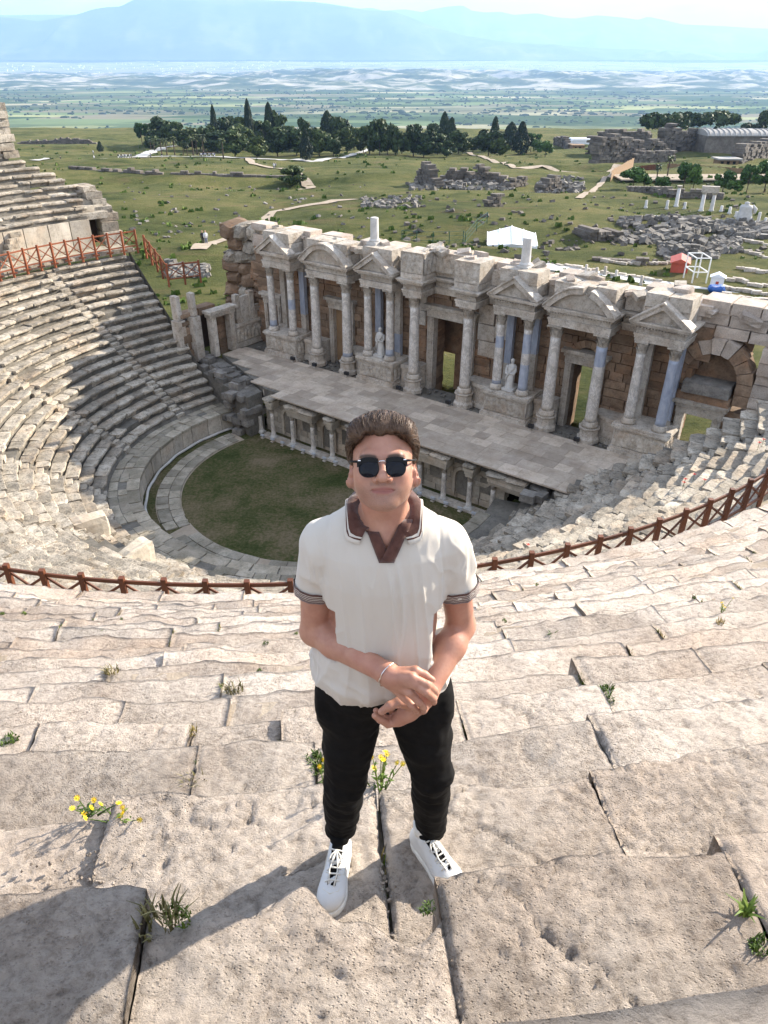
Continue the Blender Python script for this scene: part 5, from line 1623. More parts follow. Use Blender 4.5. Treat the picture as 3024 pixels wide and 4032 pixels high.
TREES = [('pine', 330, 318, 290, 30), ('pine', 420, 326, 285, 40), ('pine', 450, 328, 280, 40), ('pine', 520, 330, 280, 46), ('pine', 625, 328, 280, 44), ('pine', 675, 332, 285, 40), ('pine', 750, 332, 285, 40), ('pine', 785, 330, 290, 34), ('pine', 868, 332, 290, 34), ('pine', 945, 334, 296, 40), ('pine', 1000, 332, 300, 30), ('pine', 1080, 332, 296, 30), ('broad', 1160, 332, 306, 22), ('broad', 1430, 414, 386, 30), ('broad', 1585, 420, 392, 30), ('broad', 308, 314, 273, 26), ('pine', 352, 314, 264, 52), ('pine', 375, 316, 270, 42), ('pine', 398, 326, 288, 32), ('pine', 470, 330, 290, 46), ('pine', 508, 338, 286, 56), ('pine', 496, 322, 262, 54), ('pine', 535, 322, 264, 48),
         ('cypress', 468, 322, 245, 17), ('cypress', 542, 326, 237, 20), ('cypress', 586, 324, 243, 24), ('pine', 606, 324, 257, 38), ('pine', 572, 326, 272, 38), ('pine', 556, 341, 300, 44), ('pine', 600, 337, 285, 62), ('pine', 641, 338, 290, 56), ('cypress', 662, 346, 292, 22), ('pine', 690, 337, 290, 40), ('pine', 660, 322, 267, 32),
         ('cypress', 709, 326, 256, 34), ('pine', 735, 326, 264, 48), ('pine', 720, 338, 300, 34), ('pine', 765, 324, 281, 34), ('pine', 798, 332, 281, 42), ('pine', 820, 336, 270, 42), ('pine', 632, 381, 344, 54), ('cypress', 218, 328, 309, 11),
         ('pine', 837, 332, 272, 32), ('pine', 854, 334, 280, 28), ('pine', 893, 336, 278, 40), ('pine', 915, 340, 290, 52), ('pine', 934, 326, 276, 38), ('cypress', 958, 324, 258, 26), ('cypress', 973, 326, 267, 26), ('pine', 990, 332, 290, 40), ('pine', 965, 340, 308, 34), ('pine', 1021, 329, 302, 28), ('pine', 1055, 336, 288, 54), ('cypress', 1066, 326, 272, 20),
         ('cypress', 1101, 330, 280, 32), ('cypress', 1124, 330, 273, 30), ('broad', 1146, 331, 297, 32), ('broad', 1178, 331, 300, 28), ('umbrella', 1420, 322, 254, 66), ('umbrella', 1452, 320, 256, 54), ('umbrella', 1490, 320, 258, 56), ('umbrella', 1545, 318, 259, 60), ('umbrella', 1620, 316, 274, 44), ('umbrella', 1655, 318, 250, 58), ('cypress', 1534, 332, 287, 20), ('broad', 1366, 410, 369, 48), ('broad', 1475, 410, 360, 38), ('broad', 1496, 412, 366, 30), ('broad', 1560, 416, 374, 34), ('broad', 1611, 420, 364, 34), ('broad', 1650, 416, 354, 42), ('broad', 1390, 412, 384, 26), ('pine', 1606, 328, 296, 30)]
PALMS = [(320, 312, 273), (332, 312, 272), (327, 326, 300), (334, 327, 300), (350, 335, 300), (361, 336, 299), (378, 336, 297), (397, 336, 310), (405, 336, 308), (418, 336, 296), (426, 334, 291), (440, 334, 290), (433, 318, 275), (441, 318, 277), (412, 318, 276), (422, 318, 278), (483, 343, 300), (555, 318, 271), (566, 316, 271), (623, 318, 283), (636, 318, 279), (645, 318, 280), (680, 320, 277), (779, 318, 282), (1416, 397, 355), (1440, 388, 343), (1525, 424, 394), (1545, 405, 376)]
TN = {'pine': 'pine_tree', 'cypress': 'cypress_tree', 'umbrella': 'umbrella_pine', 'broad': 'leafy_tree'}
TL = {'pine': '%s round dark pine from the left in the belt beyond the field', 'cypress': '%s pointed dark cypress counted from the left beyond the field', 'umbrella': '%s flat-topped umbrella pine from the left above the bath ruins', 'broad': '%s light green leafy tree counted from the left'}
cnt = {}
for k, (kind, x, yb, yt, w) in enumerate(sorted(TREES, key=lambda t: t[1])):
    p = ground_pt(x, yb); m_ = mpp(p); H_ = (yb - yt) * m_ / math.cos(math.radians(5)); W_ = w * m_
    c = cnt.get(kind, 0); cnt[kind] = c + 1
    t = thing(TN[kind], TL[kind] % ORD[c] if x != 632 else 'lone round pine beside the fork of the dirt path', 'tree', p, 0, {'pine': 'pines in the tree belt', 'cypress': 'cypresses beyond the field', 'umbrella': 'umbrella pines', 'broad': 'leafy trees'}[kind])
    rz = rnd.uniform(0, 6.28)
    for nm, lib in (('crown', CRN[kind]), ('trunk', TRK[kind])):
        o = obj(nm, lib[k % len(lib)], t, rot=(0, 0, rz)); o.scale = (W_ * 1.3, W_ * 1.3, H_ * 1.07) if nm == 'crown' else (min(W_, H_ * .8), min(W_, H_ * .8), H_)
for k, (x, yb, yt) in enumerate(sorted(PALMS)):
    p = ground_pt(x, yb); H_ = (yb - yt) * mpp(p)
    t = thing('palm_tree', '%s palm counted from the left, with a bare trunk' % ORD[k], 'palm', p, rnd.uniform(0, 6), 'palms')
    s_ = H_ / .95
    for o in (obj('trunk', PALM[k % 3][0], t), obj('crown', PALM[k % 3][1], t)): o.scale = (s_ * .8, s_ * .8, s_)
# far trees and hedges of the plain: one mass
def far_trees():
    r = np.random.default_rng(17); N_ = 5200
    lat = r.uniform(-.62, .62, N_); d = np.exp(r.uniform(math.log(1800), math.log(9000), N_))
    X = lat * d; Y = d
    keep = fbm(np.stack([X / 420., Y / 300., X * 0], -1), 3, 71) > -.12
    X, Y = X[keep], Y[keep]; Z = terrain(X, Y)
    base, f0 = rough_box(1, 1, 1, 3, 0, .8); base = np.array([(-.5, -.5, 0), (.5, -.5, .0), (.5, .5, 0), (-.5, .5, 0), (-.42, -.42, .7), (.42, -.42, .6), (.42, .42, .75), (-.42, .42, .65), (0, 0, 1.0)])
    f0 = np.array([(0, 1, 5, 4), (1, 2, 6, 5), (2, 3, 7, 6), (3, 0, 4, 7), (4, 5, 8, 8), (5, 6, 8, 8), (6, 7, 8, 8), (7, 4, 8, 8)])
    s_ = r.uniform(5, 11, len(X)) * (.6 + Y / 9000.); el = 1 + 2.5 * (r.random(len(X)) < .25)
    V = base[None] * np.stack([s_ * el, s_, s_ * .8], -1)[:, None, :] + np.stack([X, Y, Z - .5], -1)[:, None, :]
    F = []
    n9 = len(base); tri = [q for q in f0.tolist()]
    F = [tuple(i + b * n9 for i in (q if q[2] != q[3] else q[:3])) for b in range(len(X)) for q in tri]
    o = obj('far_trees', mesh('far_trees', V.reshape(-1, 3), F, 'far_tree')); o['kind'] = 'stuff'; tag(o, 'scattered dark trees and hedges dotting the hazy plain', 'trees')
far_trees()
def far_town():
    r = np.random.default_rng(23); mb = MB()
    for k in range(520):
        d = r.uniform(13200, 19500); lat = r.normal(-.03, .28)
        x, y = lat * d, d; z = float(terrain(x, y)); w = r.uniform(12, 34); h = r.uniform(8, 26)
        if k < 6: x, y = -.225 * 13600 + k * 55, 13600; z = float(terrain(x, y)); w = 26; h = 75
        mb.box(x - w, y - 10, z - 3, x + w, y + 10, z + h)
    o = mb.obj('far_town', 'white_paint'); o['kind'] = 'stuff'; tag(o, 'pale specks of a far town on the hazy plain', 'town')
far_town()
# tufts and low shrubs over the near field
def tufts():
    r = np.random.default_rng(29); N_ = 2600; lat = r.uniform(-.75, .75, N_); d = np.exp(r.uniform(math.log(66), math.log(430), N_)); X, Y = lat * d, d
    dens = fbm(np.stack([X / 14., Y / 14., X * 0], -1), 3, 77) > .0
    X, Y = X[dens], Y[dens]; P = []; F = []; b = 0
    for x, y, z in zip(X, Y, terrain(X, Y)):
        s_ = r.uniform(.25, .75) * (1 + y / 400)
        for k in range(5):
            a = r.uniform(0, 6.28); q = r.uniform(.1, .5) * s_; cx, cy = x + q * math.cos(a), y + q * math.sin(a); h = s_ * r.uniform(.3, .8); c_, s2 = math.cos(a) * s_ * .4, math.sin(a) * s_ * .4
            P += [(cx - c_, cy - s2, z - .05), (cx + c_, cy + s2, z - .05), (cx + c_ * .6, cy + s2 * .6, z + h), (cx - c_ * .7, cy - s2 * .7, z + h * .8)]; F.append((b, b + 1, b + 2, b + 3)); b += 4
    o = obj('grass_tufts', mesh('grass_tufts', P, F, 'leaf_weed')); o['kind'] = 'stuff'; tag(o, 'tufts of rough grass spread over the field', 'grass')
tufts()

# --- ruins
BOXL = [rough_box(2, 1, 1, 160 + k, .05, .10) for k in range(10)]
def ruin_wall(a, b, hs, thick, label, mat='ruin', bl=1.3, bh=.6, name='ruined_wall', arch=None, cat='ruin'):
    """a, b: viewing pixels of the two ends of the foot; hs: heights in pixels along it"""
    A, Bq = ground_pt(*a), ground_pt(*b); m_ = (mpp(A) + mpp(Bq)) / 2; r = np.random.default_rng(int(a[0] * 7 + a[1]))
    L = (Bq - A).length; dx = (Bq - A); dx.z = 0; rz = math.atan2(dx.y, dx.x)
    t = thing(name, label, cat, A, rz)
    mb = MB(); z = -1.0; zmax = max(hs) * m_
    while z < zmax:
        h = bh * r.uniform(.8, 1.25); x = r.uniform(-bl, 0)
        while x < L:
            w = bl * r.uniform(.6, 1.5); u = min(max((x + w / 2) / L, 0), 1)
            top = np.interp(u, np.linspace(0, 1, len(hs)), hs) * m_
            ok = z + h * .5 < top + r.normal(0, bh * .5)
            if arch and ok:
                for (u0, w0, h0) in arch:
                    if abs(x + w / 2 - u0 * L) < w0 * m_ / 2 and z < h0 * m_: ok = False
            if ok:
                zg = (Bq.z - A.z) * u
                v, f = BOXL[int(r.integers(0, 10))]; mb.add(v, f, 0, TR(x + w / 2, r.normal(0, .06 * thick), z + h / 2 + zg, r.normal(0, .02), 0, r.normal(0, .015), (w * .98, thick * r.uniform(.9, 1.1), h * .97)))
            x += w
        z += h
    o = mb.obj('masonry', mat, t); o['kind'] = 'stuff'
    return t
def rubble(pts, n_, smin, smax, label, mat='rubble_grey', heap=0.0, name='rubble', seed=0):
    """stones strewn over a patch given by viewing pixels (x0, x1, y0, y1)"""
    r = np.random.default_rng(seed + n_); mb = MB(); x0, x1, y0, y1 = pts
    pc = ground_pt((x0 + x1) / 2, (y0 + y1) / 2)
    for k in range(n_):
        u, v_ = r.uniform(-1, 1), r.uniform(-1, 1)
        p = ground_pt((x0 + x1) / 2 + u * (x1 - x0) / 2, (y0 + y1) / 2 + v_ * (y1 - y0) / 2); s_ = r.uniform(smin, smax)
        hz_ = heap * max(0, 1 - math.sqrt(u * u + v_ * v_)) * r.random() if heap else 0
        vv, f = BOXL[k % 10]; mb.add(vv, f, 0, TR(p.x - pc.x, p.y - pc.y, p.z - pc.z + hz_ + s_ * .2, r.uniform(0, 6.28), r.normal(0, .25), r.normal(0, .25), (s_ * r.uniform(.9, 1.7), s_, s_ * r.uniform(.5, .9))))
    o = mb.obj(name, mat, loc=pc); o['kind'] = 'stuff'; tag(o, label, 'rubble')
ruin_wall((40, 308), (118, 306), [6, 9, 8, 10, 8], 2.0, 'low grey ruined wall at the far left edge of the plateau')
ruin_wall((118, 305), (205, 303), [10, 12, 11, 12, 10, 3], 2.0, 'stepped grey ruined wall ending the left plateau edge')
ruin_wall((906, 393), (944, 391), [14, 46, 47, 42, 14], 2.4, 'narrow tall stump of a ruined wall in the middle of the field', bl=1.6)
ruin_wall((955, 392), (1000, 393), [10, 22, 34, 20, 26], 2.2, 'jagged ruined wall just right of the tall stump', bl=1.4)
ruin_wall((1002, 394), (1046, 396), [22, 24, 14, 36, 34], 2.2, 'ruined wall with one raised corner, third piece from the tall stump', bl=1.4)
ruin_wall((1050, 396), (1088, 398), [22, 28, 16, 24], 2.2, 'ruined wall with a notch, farthest right of the mid-field pieces', bl=1.3)
ruin_wall((1095, 404), (1128, 402), [10, 16, 12, 20], 2.0, 'low broken wall right of the mid-field ruin', bl=1.2)
ruin_wall((1168, 416), (1200, 412), [16, 28, 30, 20], 2.6, 'small block-built stub beside the rubble slope', bl=1.2)
rubble((880, 1110, 388, 412), 240, .4, 1.3, 'loose stones fallen round the mid-field ruin', heap=.6, seed=1)
rubble((1160, 1260, 384, 420), 200, .4, 1.2, 'grey rubble slope to the right of the mid-field ruin', heap=1.2, seed=2)
ruin_wall((1285, 353), (1372, 351), [52, 55, 56, 54, 50, 44], 4.0, 'big square bath ruin of brown blocks beyond the field', bl=2.2, bh=.9)
ruin_wall((1274, 338), (1392, 338), [34, 44, 46, 43, 46, 42, 45, 40], 4.0, 'long brown bath wall with a crumbled top behind the square block', bl=2.2, bh=.9)
ruin_wall((1388, 336), (1432, 334), [22, 40, 40, 36, 26], 3.0, 'arched bath ruin between two taller walls', bl=1.8, bh=.9, arch=[(.5, 16, 26)])
ruin_wall((1426, 332), (1528, 330), [52, 57, 44, 42, 46, 40, 48, 50], 4.0, 'tall brown bath wall left of the vaulted museum roofs', bl=2.4, bh=.9, arch=[(.32, 14, 12), (.75, 12, 12)])
ruin_wall((1368, 352), (1450, 350), [20, 22, 20, 22], 2.5, 'low brown wall in front of the arched bath ruin', bl=1.8, bh=.8)
ruin_wall((1592, 352), (1672, 350), [36, 34, 40, 42, 40], 4.0, 'dark bath wall at the right edge of the view', bl=2.2, bh=.9, arch=[(.3, 18, 15)])
ruin_wall((1200, 322), (1232, 320), [14, 20, 18, 8], 3.0, 'small distant ruin right of the leafy trees', bl=1.8, bh=.8)
ruin_wall((1362, 425), (1452, 427), [20, 26, 18, 24, 20, 24, 14], 1.5, 'grey garden wall with upright piers beyond the white columns', bl=1.2, bh=.55)
ruin_wall((1470, 428), (1545, 430), [22, 16, 20, 14, 16], 1.5, 'broken grey wall right of the white columns', bl=1.2, bh=.55)
ruin_wall((1286, 560), (1391, 561), [10, 11, 10, 11], 1.0, 'long low stone wall behind the stage building', bl=.7, bh=.35)
ruin_wall((1052, 447), (1074, 446), [12, 24, 22], 1.6, 'small square stone stub in the green field', bl=1.0, bh=.5)
ruin_wall((160, 372), (340, 377), [4, 6, 4, 6, 5, 6], 1.6, 'dark terrace wall running across the left field', bl=1.4, bh=.5)
ruin_wall((340, 377), (640, 398), [6, 5, 7, 5, 6, 4, 5, 3], 1.6, 'dark terrace wall running on below the dirt path', bl=1.4, bh=.5)
ruin_wall((1258, 494), (1318, 496), [14, 17, 16, 12], 4.0, 'flat stone platform in the right field', bl=.8, bh=.4)
rubble((1340, 1659, 474, 500), 520, .45, 1.2, 'long bank of grey stones under the row of white columns', heap=1.0, seed=3)
rubble((1425, 1545, 530, 558), 420, .35, .95, 'heaped pile of dark grey blocks behind the scaffold', heap=2.6, seed=4)
rubble((1540, 1600, 515, 548), 200, .3, .8, 'square patch of stacked grey stones right of the dark heap', seed=5)
rubble((780, 910, 428, 450), 130, .3, .9, 'ring of low stones in the middle field', seed=6)
rubble((850, 1660, 420, 560), 260, .2, .75, 'stones scattered all over the right field', 'ruin', seed=7)
rubble((250, 800, 395, 520), 120, .2, .6, 'few grey stones lying about the left field', seed=8)
rubble((360, 450, 555, 600), 130, .25, .8, 'grey stones on the bank below the red fence', seed=9)
# rows of pale marble blocks laid out behind the stage building: each one a thing
MBK = [mesh('marble_block', *rough_box(2, 2, 2, 800 + k, .04, .1), 'marble') for k in range(6)]
r_ = np.random.default_rng(51); nb_ = 0
for row, (xa, ya, xb, yb, n_) in enumerate([(1180, 572, 1430, 612, 13), (1560, 640, 1659, 655, 6), (1555, 624, 1659, 640, 6), (1570, 606, 1659, 622, 6), (1590, 582, 1659, 590, 6), (1400, 566, 1450, 572, 5), (1300, 566, 1380, 572, 6), (1610, 545, 1659, 560, 5), (1600, 520, 1659, 530, 5)]):
    for k in range(n_):
        u = (k + .5) / n_; p = ground_pt(xa + (xb - xa) * u, ya + (yb - ya) * u + r_.normal(0, 1.5)); s_ = r_.uniform(.4, .75); nb_ += 1
        o = obj('marble_block', MBK[nb_ % 6], loc=(p.x, p.y, p.z + .2)); o.rotation_euler = (0, 0, ROTS + r_.normal(0, .3)); o.scale = (s_ * 1.7, s_ * .8, s_ * .62)
        tag(o, '%s pale block from the left in %s' % (ORD[k], ['the row right behind the stage wall', 'the nearest row at the right edge', 'the second nearest row at the right edge', 'the third nearest row at the right edge', 'the fourth nearest row at the right edge', 'the short row below the red hut', 'the row before the long low wall', 'the row beside the stacked stones', 'the farthest row at the right edge'][row]), 'marble block', 'marble blocks laid out behind the stage')
# upright white columns and statue of the excavated street
def free_column(x, yb, yt, label, r0=.35, cap=True):
    p = ground_pt(x, yb); h = (yb - yt) * mpp(p); t = thing('marble_column', label, 'column', p)
    mb = MB(); mb.lathe([(r0 * 1.3, -.2), (r0 * 1.3, .2), (r0, .3), (r0 * .9, h * .88)], 12); mb.obj('shaft', 'white_stone', t, True)
    if cap: mb = MB(); mb.lathe([(r0 * .9, h * .88), (r0 * 1.4, h * .97), (r0 * 1.5, h)], 8); mb.obj('capital', 'marble', t)
free_column(1460, 446, 404, 'tall white column leaning beyond the stone bank'); free_column(1514, 456, 418, 'left one of two columns under a shared beam'); free_column(1536, 456, 420, 'right one of two columns under a shared beam')
p, q = ground_pt(1514, 456), ground_pt(1536, 456); h = 38 * mpp(p)
mb = MB(); mb.box(-.6, -.5, 0, (q - p).length + .6, .5, 1.0); o = mb.obj('column_beam', 'marble', loc=(p.x, p.y, p.z + h)); o.rotation_euler = (0, 0, math.atan2(q.y - p.y, q.x - p.x)); tag(o, 'short stone beam lying across the two standing columns', 'stone beam')
for k, (x, y, hh) in enumerate([(1395, 446, 16), (1440, 450, 18), (1478, 452, 14), (1575, 462, 14), (1590, 466, 12), (1640, 468, 20), (1557, 458, 12), (1655, 470, 14)]):
    p = ground_pt(x, y); mb = MB(); mb.lathe([(.35, -.1), (.35, .2), (.26, .3), (.24, hh * mpp(p))], 10); o = mb.obj('column_stump', 'white_stone', None, True, loc=p); tag(o, '%s white column stump from the left by the excavated street' % ORD[k], 'column', 'white column stumps')
p = ground_pt(1607, 470); H_ = 40 * mpp(p); t = thing('statue', 'large white statue standing on a base near the right edge', 'statue', p)
mb = MB(); mb.lathe([(1.3, 0), (1.25, H_ * .2), (1.1, H_ * .45), (.95, H_ * .6), (1.05, H_ * .72), (.9, H_ * .82), (.35, H_ * .86), (.42, H_ * .92), (.4, H_ * .97), (.15, H_)], 14); mb.tube([(.9, 0, H_ * .76), (1.5, -.2, H_ * .6), (1.3, -.5, H_ * .45)], [.4, .35, .25], 8); mb.obj('figure', 'white_stone', t, True)
mb = MB(); mb.box(-4, -1.4, -.4, 4, 1.4, .02); mb.obj('base', 'white_stone', t)
# museum, sheds and fences on the right
p = ground_pt(1520, 330); m_ = mpp(p); t = thing('museum_building', 'stone museum with two long vaulted roofs right of the bath wall', 'building', p)
L = 175 * m_; mb = MB(); mb.box(0, 0, -1, L, 16, 32 * m_); mb.obj('wall', 'ruin', t)
for x0, x1, zz in ((0, L * .62, 33), (L * .62, L, 30)):
    mb = MB(); K = 12
    poly = [(7.5 + 8.2 * math.cos(math.pi * k / K), 32 * m_ + 6.5 * m_ * 1.8 * math.sin(math.pi * k / K) * (zz / 33)) for k in range(K + 1)]
    vs = [(x0 + .02, a, b_) for a, b_ in poly] + [(x1 - .02, a, b_) for a, b_ in poly]; n_ = K + 1
    mb.add(vs, [(i, i + 1, n_ + i + 1, n_ + i) for i in range(K)] + [tuple(range(n_)), tuple(reversed(range(n_, 2 * n_)))]); mb.obj('roof', 'roof_pale', t)
    for k in range(int((x1 - x0) / 2.2)):
        mb = MB(); x = x0 + 1 + k * 2.2; mb.tube([(x, a, b_ + .12) for a, b_ in poly], .14, 4); mb.obj('roof_rib', 'roof_pale', t)
p = ground_pt(1553, 352); m_ = mpp(p); t = thing('garden_house', 'small cream house with a flat pale roof before the museum', 'house', p)
mb = MB(); mb.box(0, 0, -.5, 42 * m_, 5, 12 * m_); mb.obj('wall', 'tan_board', t); mb = MB(); mb.box(-.8, -1.2, 12 * m_ + .01, 42 * m_ + .8, 5.5, 15 * m_); mb.obj('roof', 'roof_pale', t)
for k in range(3): mb = MB(); mb.box((4 + 13 * k) * m_, -.06, 2 * m_, (10 + 13 * k) * m_, -.01, 9 * m_); mb.obj('window', 'dark_void', t)
p = ground_pt(1236, 325); m_ = mpp(p); t = thing('wooden_shed', 'low orange-brown wooden shed left of the bath ruins', 'shed', p); mb = MB(); mb.box(0, 0, -.5, 26 * m_, 6, 9 * m_); mb.obj('wall', 'tan_board', t); mb = MB(); mb.box(-.4, -.4, 9 * m_ + .01, 27 * m_, 6.4, 10.5 * m_); mb.obj('roof', 'tan_board', t)
for k in range(2): mb = MB(); mb.box((5 + 9 * k) * m_, -.06, 3 * m_, (9 + 9 * k) * m_, -.01, 7 * m_); mb.obj('window', 'dark_void', t)
p = ground_pt(1246, 312); m_ = mpp(p); t = thing('greenhouse', 'long low white roofed hall at the plateau edge', 'building', p); mb = MB(); mb.box(-10 * m_, 0, -1, 34 * m_, 10, 5 * m_); mb.prism([(-10 * m_, 5 * m_ + .01), (34 * m_, 5 * m_ + .01), (32 * m_, 9 * m_), (-8 * m_, 9 * m_)], -.2, 10.2); mb.obj('hall', 'white_sheet', t)
def board_fence(a, b, hpx, label, mat, n_=24):
    A, Bq = ground_pt(*a), ground_pt(*b); t = thing('board_fence', label, 'fence', A); h = hpx * (mpp(A) + mpp(Bq)) / 2; d = (Bq - A) / n_; rr = np.random.default_rng(3)
    me = beam_mesh('board', mat); ang = math.atan2(d.y, d.x)
    for k in range(n_):
        c_ = d * (k + .5); o = obj('board', me, t); o.matrix_basis = TR(c_.x, c_.y, c_.z - .2, ang, 0, 0, (d.length * .985, .06, h * rr.uniform(.95, 1.05)))
board_fence((1318, 394), (1366, 368), 22, 'leaning pale reed fence climbing beside the dirt path', 'tan_board')
board_fence((1366, 366), (1424, 369), 14, 'rusty board fence round the excavation, left part', 'fence_wood')
board_fence((1440, 366), (1659, 372), 13, 'long tan board fence behind the garden trees', 'tan_board', 40)
p = ground_pt(1440, 384); mb = MB(); mb.box(-14, -6, -.2, 60, 5, .12); o = mb.obj('excavation_floor', 'dirt', loc=p); o['kind'] = 'structure'
# white canopy over an excavation
p = ground_pt(1104, 531); m_ = mpp(p); W_ = 52 * m_; t = thing('canopy_tent', 'white pitched canopy tent standing in the green field', 'canopy', p, -.12)
D_ = 3.2; hz0 = 10 * m_; hz1 = 24 * m_
mb = MB(); vs = [(-W_, -D_, hz0), (0, -D_ - .3, hz1 - .6), (W_, -D_, hz0), (-W_, D_, hz0 + .5), (0, D_, hz1 + .5), (W_, D_, hz0 + .5)]
mb.add(vs, [(0, 1, 4, 3), (1, 2, 5, 4)]); mb.add([(-W_, -D_ - .02, hz0), (0, -D_ - .32, hz1 - .6), (W_, -D_ - .02, hz0), (W_, -D_ - .02, hz0 - .75), (-W_, -D_ - .02, hz0 - .75)], [(0, 4, 3, 2, 1)])
o = mb.obj('canopy', 'white_sheet', t); md = o.modifiers.new('thick', 'SOLIDIFY'); md.thickness = .08
for k in range(5): beam('rib', t, p + Vector((-W_ + .02 + k * W_ / 2, -D_ - .1, hz0 + .06 + (hz1 - hz0 - .6) * (1 - abs(k - 2) / 2))), p + Vector((-W_ + .02 + k * W_ / 2, D_, hz0 + .56 + (hz1 - hz0) * (1 - abs(k - 2) / 2))), .12, .12, 'white_paint')
for sx in (-1, 1):
    for sy in (-1, 1): beam('leg', t, p + Vector((sx * W_ * .9, sy * D_ * .9, -.3)), p + Vector((sx * W_ * .9, sy * D_ * .9, hz0)), .12, .12, 'steel_grey')
# works yard: red hut, scaffold, white kiosk, tarpaulin
p = ground_pt(1466, 584); m_ = mpp(p); t = thing('red_hut', 'red metal hut with a pitched roof behind the stage wall', 'hut', p, -.35); w = 17 * m_
mb = MB(); mb.box(-w, -1.6, -.2, w, 1.6, 21 * m_); mb.obj('wall', 'red_paint', t); mb = MB(); mb.prism([(-w - .2, 21 * m_ + .01), (w + .2, 21 * m_ + .01), (0, 30 * m_)], -1.8, 1.8); mb.obj('roof', 'red_paint', t)
p = ground_pt(1500, 606); m_ = mpp(p); t = thing('scaffold_tower', 'open white scaffold tower beside the red hut', 'scaffold', p); w = 15 * m_; h = 52 * m_
cs = [Vector((sx * w, sy * 1.3, 0)) for sx, sy in ((-1, -1), (1, -1), (1, 1), (-1, 1))]
for c_ in cs: beam('pole', t, p + c_ + Vector((0, 0, -.2)), p + c_ + Vector((0, 0, h)), .12, .12, 'white_paint')
for zz in (.45, 1.0):
    for a, b_ in zip(cs, cs[1:] + cs[:1]): beam('rail', t, p + a + Vector((0, 0, h * zz)), p + b_ + Vector((0, 0, h * zz)), .1, .1, 'white_paint')
p = ground_pt(1546, 622); m_ = mpp(p); t = thing('kiosk', 'small white kiosk with a slatted roof and red sign', 'kiosk', p, -.4); w = 13 * m_
mb = MB(); mb.box(-w, -w * .8, -.2, w, w * .8, 24 * m_); mb.obj('wall', 'white_paint', t); mb = MB(); mb.prism([(-w * 1.25, 24 * m_ + .01), (w * 1.25, 24 * m_ + .01), (0, 32 * m_)], -w, w); mb.obj('roof', 'white_sheet', t)
mb = MB(); mb.box(-w * .2, -w * .8 - .04, 10 * m_, w * .25, -w * .8 - .01, 16 * m_); mb.obj('sign', 'red_paint', t)
p = ground_pt(1545, 632); mb = MB(); v, f = rough_box(6, 5, 3, 77, .16, .5, 3); mb.add(v * np.array([1.7, 1.1, .8]), f); o = mb.obj('tarpaulin', 'blue_tarp', None, True, loc=(p.x, p.y, p.z + .35)); tag(o, 'crumpled bright blue tarpaulin at the foot of the kiosk', 'tarpaulin')
p = ground_pt(1330, 598); mb = MB(); mb.box(-9, -1.6, -.4, 13, 1.2, .06); o = mb.obj('marble_terrace', 'white_stone', loc=p); o.rotation_euler = (0, 0, ROTS); o['kind'] = 'structure'
for k, (x, y, hh) in enumerate([(1265, 590, 18), (1288, 592, 14), (1306, 594, 18), (1330, 600, 16), (1384, 616, 20)]):
    p = ground_pt(x, y); mb = MB(); mb.lathe([(.22, -.3), (.22, .1), (.17, .2), (.16, hh * mpp(p))], 10); o = mb.obj('column_stump', 'marble', None, True, loc=p); tag(o, '%s pale column stump from the left on the terrace behind the stage' % ORD[k], 'column', 'column stumps on the terrace')
# green mesh fence in the field
pts = [ground_pt(x, y) for x, y in ((868, 524), (900, 527), (935, 528), (970, 527), (1000, 525), (1006, 505), (1030, 488), (1052, 478))]
t = thing('mesh_fence', 'thin green mesh fence across the field left of the canopy tent', 'fence', pts[0])
for a in pts: beam('post', t, a + Vector((0, 0, -.2)), a + Vector((0, 0, 1.7)), .09, .09, 'green_fence')
for a, b_ in zip(pts[:-1], pts[1:]):
    for zz in (.5, 1.1, 1.65): beam('wire', t, a + Vector((0, 0, zz)), b_ + Vector((0, 0, zz)), .04, .04, 'green_fence')
# --- visitors, a few pixels tall
def visitor(x, y, top, low, label, group=None, rz=None):
    p = ground_pt(x, y); mb = MB()
    for sx in (-1, 1):
        mb.tube([(sx * .10, 0, .0), (sx * .10, .01, .45), (sx * .09, 0, .86)], [.07, .075, .095], 8, 1)
        mb.tube([(sx * .2, 0, 1.42), (sx * .27, .0, 1.12), (sx * .24, -.08, .86)], [.06, .05, .04], 6, 0)
    mb.tube([(0, 0, .84), (0, 0, 1.05), (0, 0, 1.3), (0, 0, 1.46), (0, 0, 1.5)], [.17, .165, .2, .17, .07], 10, 0)
    mb.tube([(0, 0, 1.48), (0, 0, 1.55), (0, -.01, 1.62), (0, 0, 1.72), (0, .0, 1.78)], [.055, .085, .1, .095, .04], 10, 2)
    o = mb.obj('person', [top, low, 'skin_far'], None, True, loc=p); o.rotation_euler = (0, 0, rz if rz is not None else rnd.uniform(0, 6)); tag(o, label, 'person', group)
visitor(440, 533, 'cloth_dark', 'cloth_dark', 'person in dark clothes on the dirt path left of the stage ruin', None, .3)
visitor(447, 534, 'cloth_light', 'cloth_mid', 'person in light clothes beside the dark-clad walker on the path', None, .3)
tops = ['cloth_dark', 'cloth_light', 'cloth_mid', 'red_paint']
for k in range(12): visitor(256 + k * 2.4 + (k % 3), 342 + (k % 4) * .6, tops[k % 3], tops[(k + 1) % 3], '%s person from the left in the knot of visitors at the road bend' % ORD[k], 'visitors at the road bend')
for k in range(12): visitor(432 + k * 2.9, 338 + (k % 3) * .7, tops[k % 3], tops[(k + 2) % 3], '%s person from the left in the group below the palms' % ORD[k], 'visitors below the palms')
for k, (x, y) in enumerate([(132, 348), (204, 345), (326, 341), (350, 340), (592, 365), (596, 364), (790, 337), (200, 322)]): visitor(x, y, tops[k % 3], tops[(k + 1) % 3], '%s single walker from the left on the far road' % ORD[k], 'walkers on the far road')
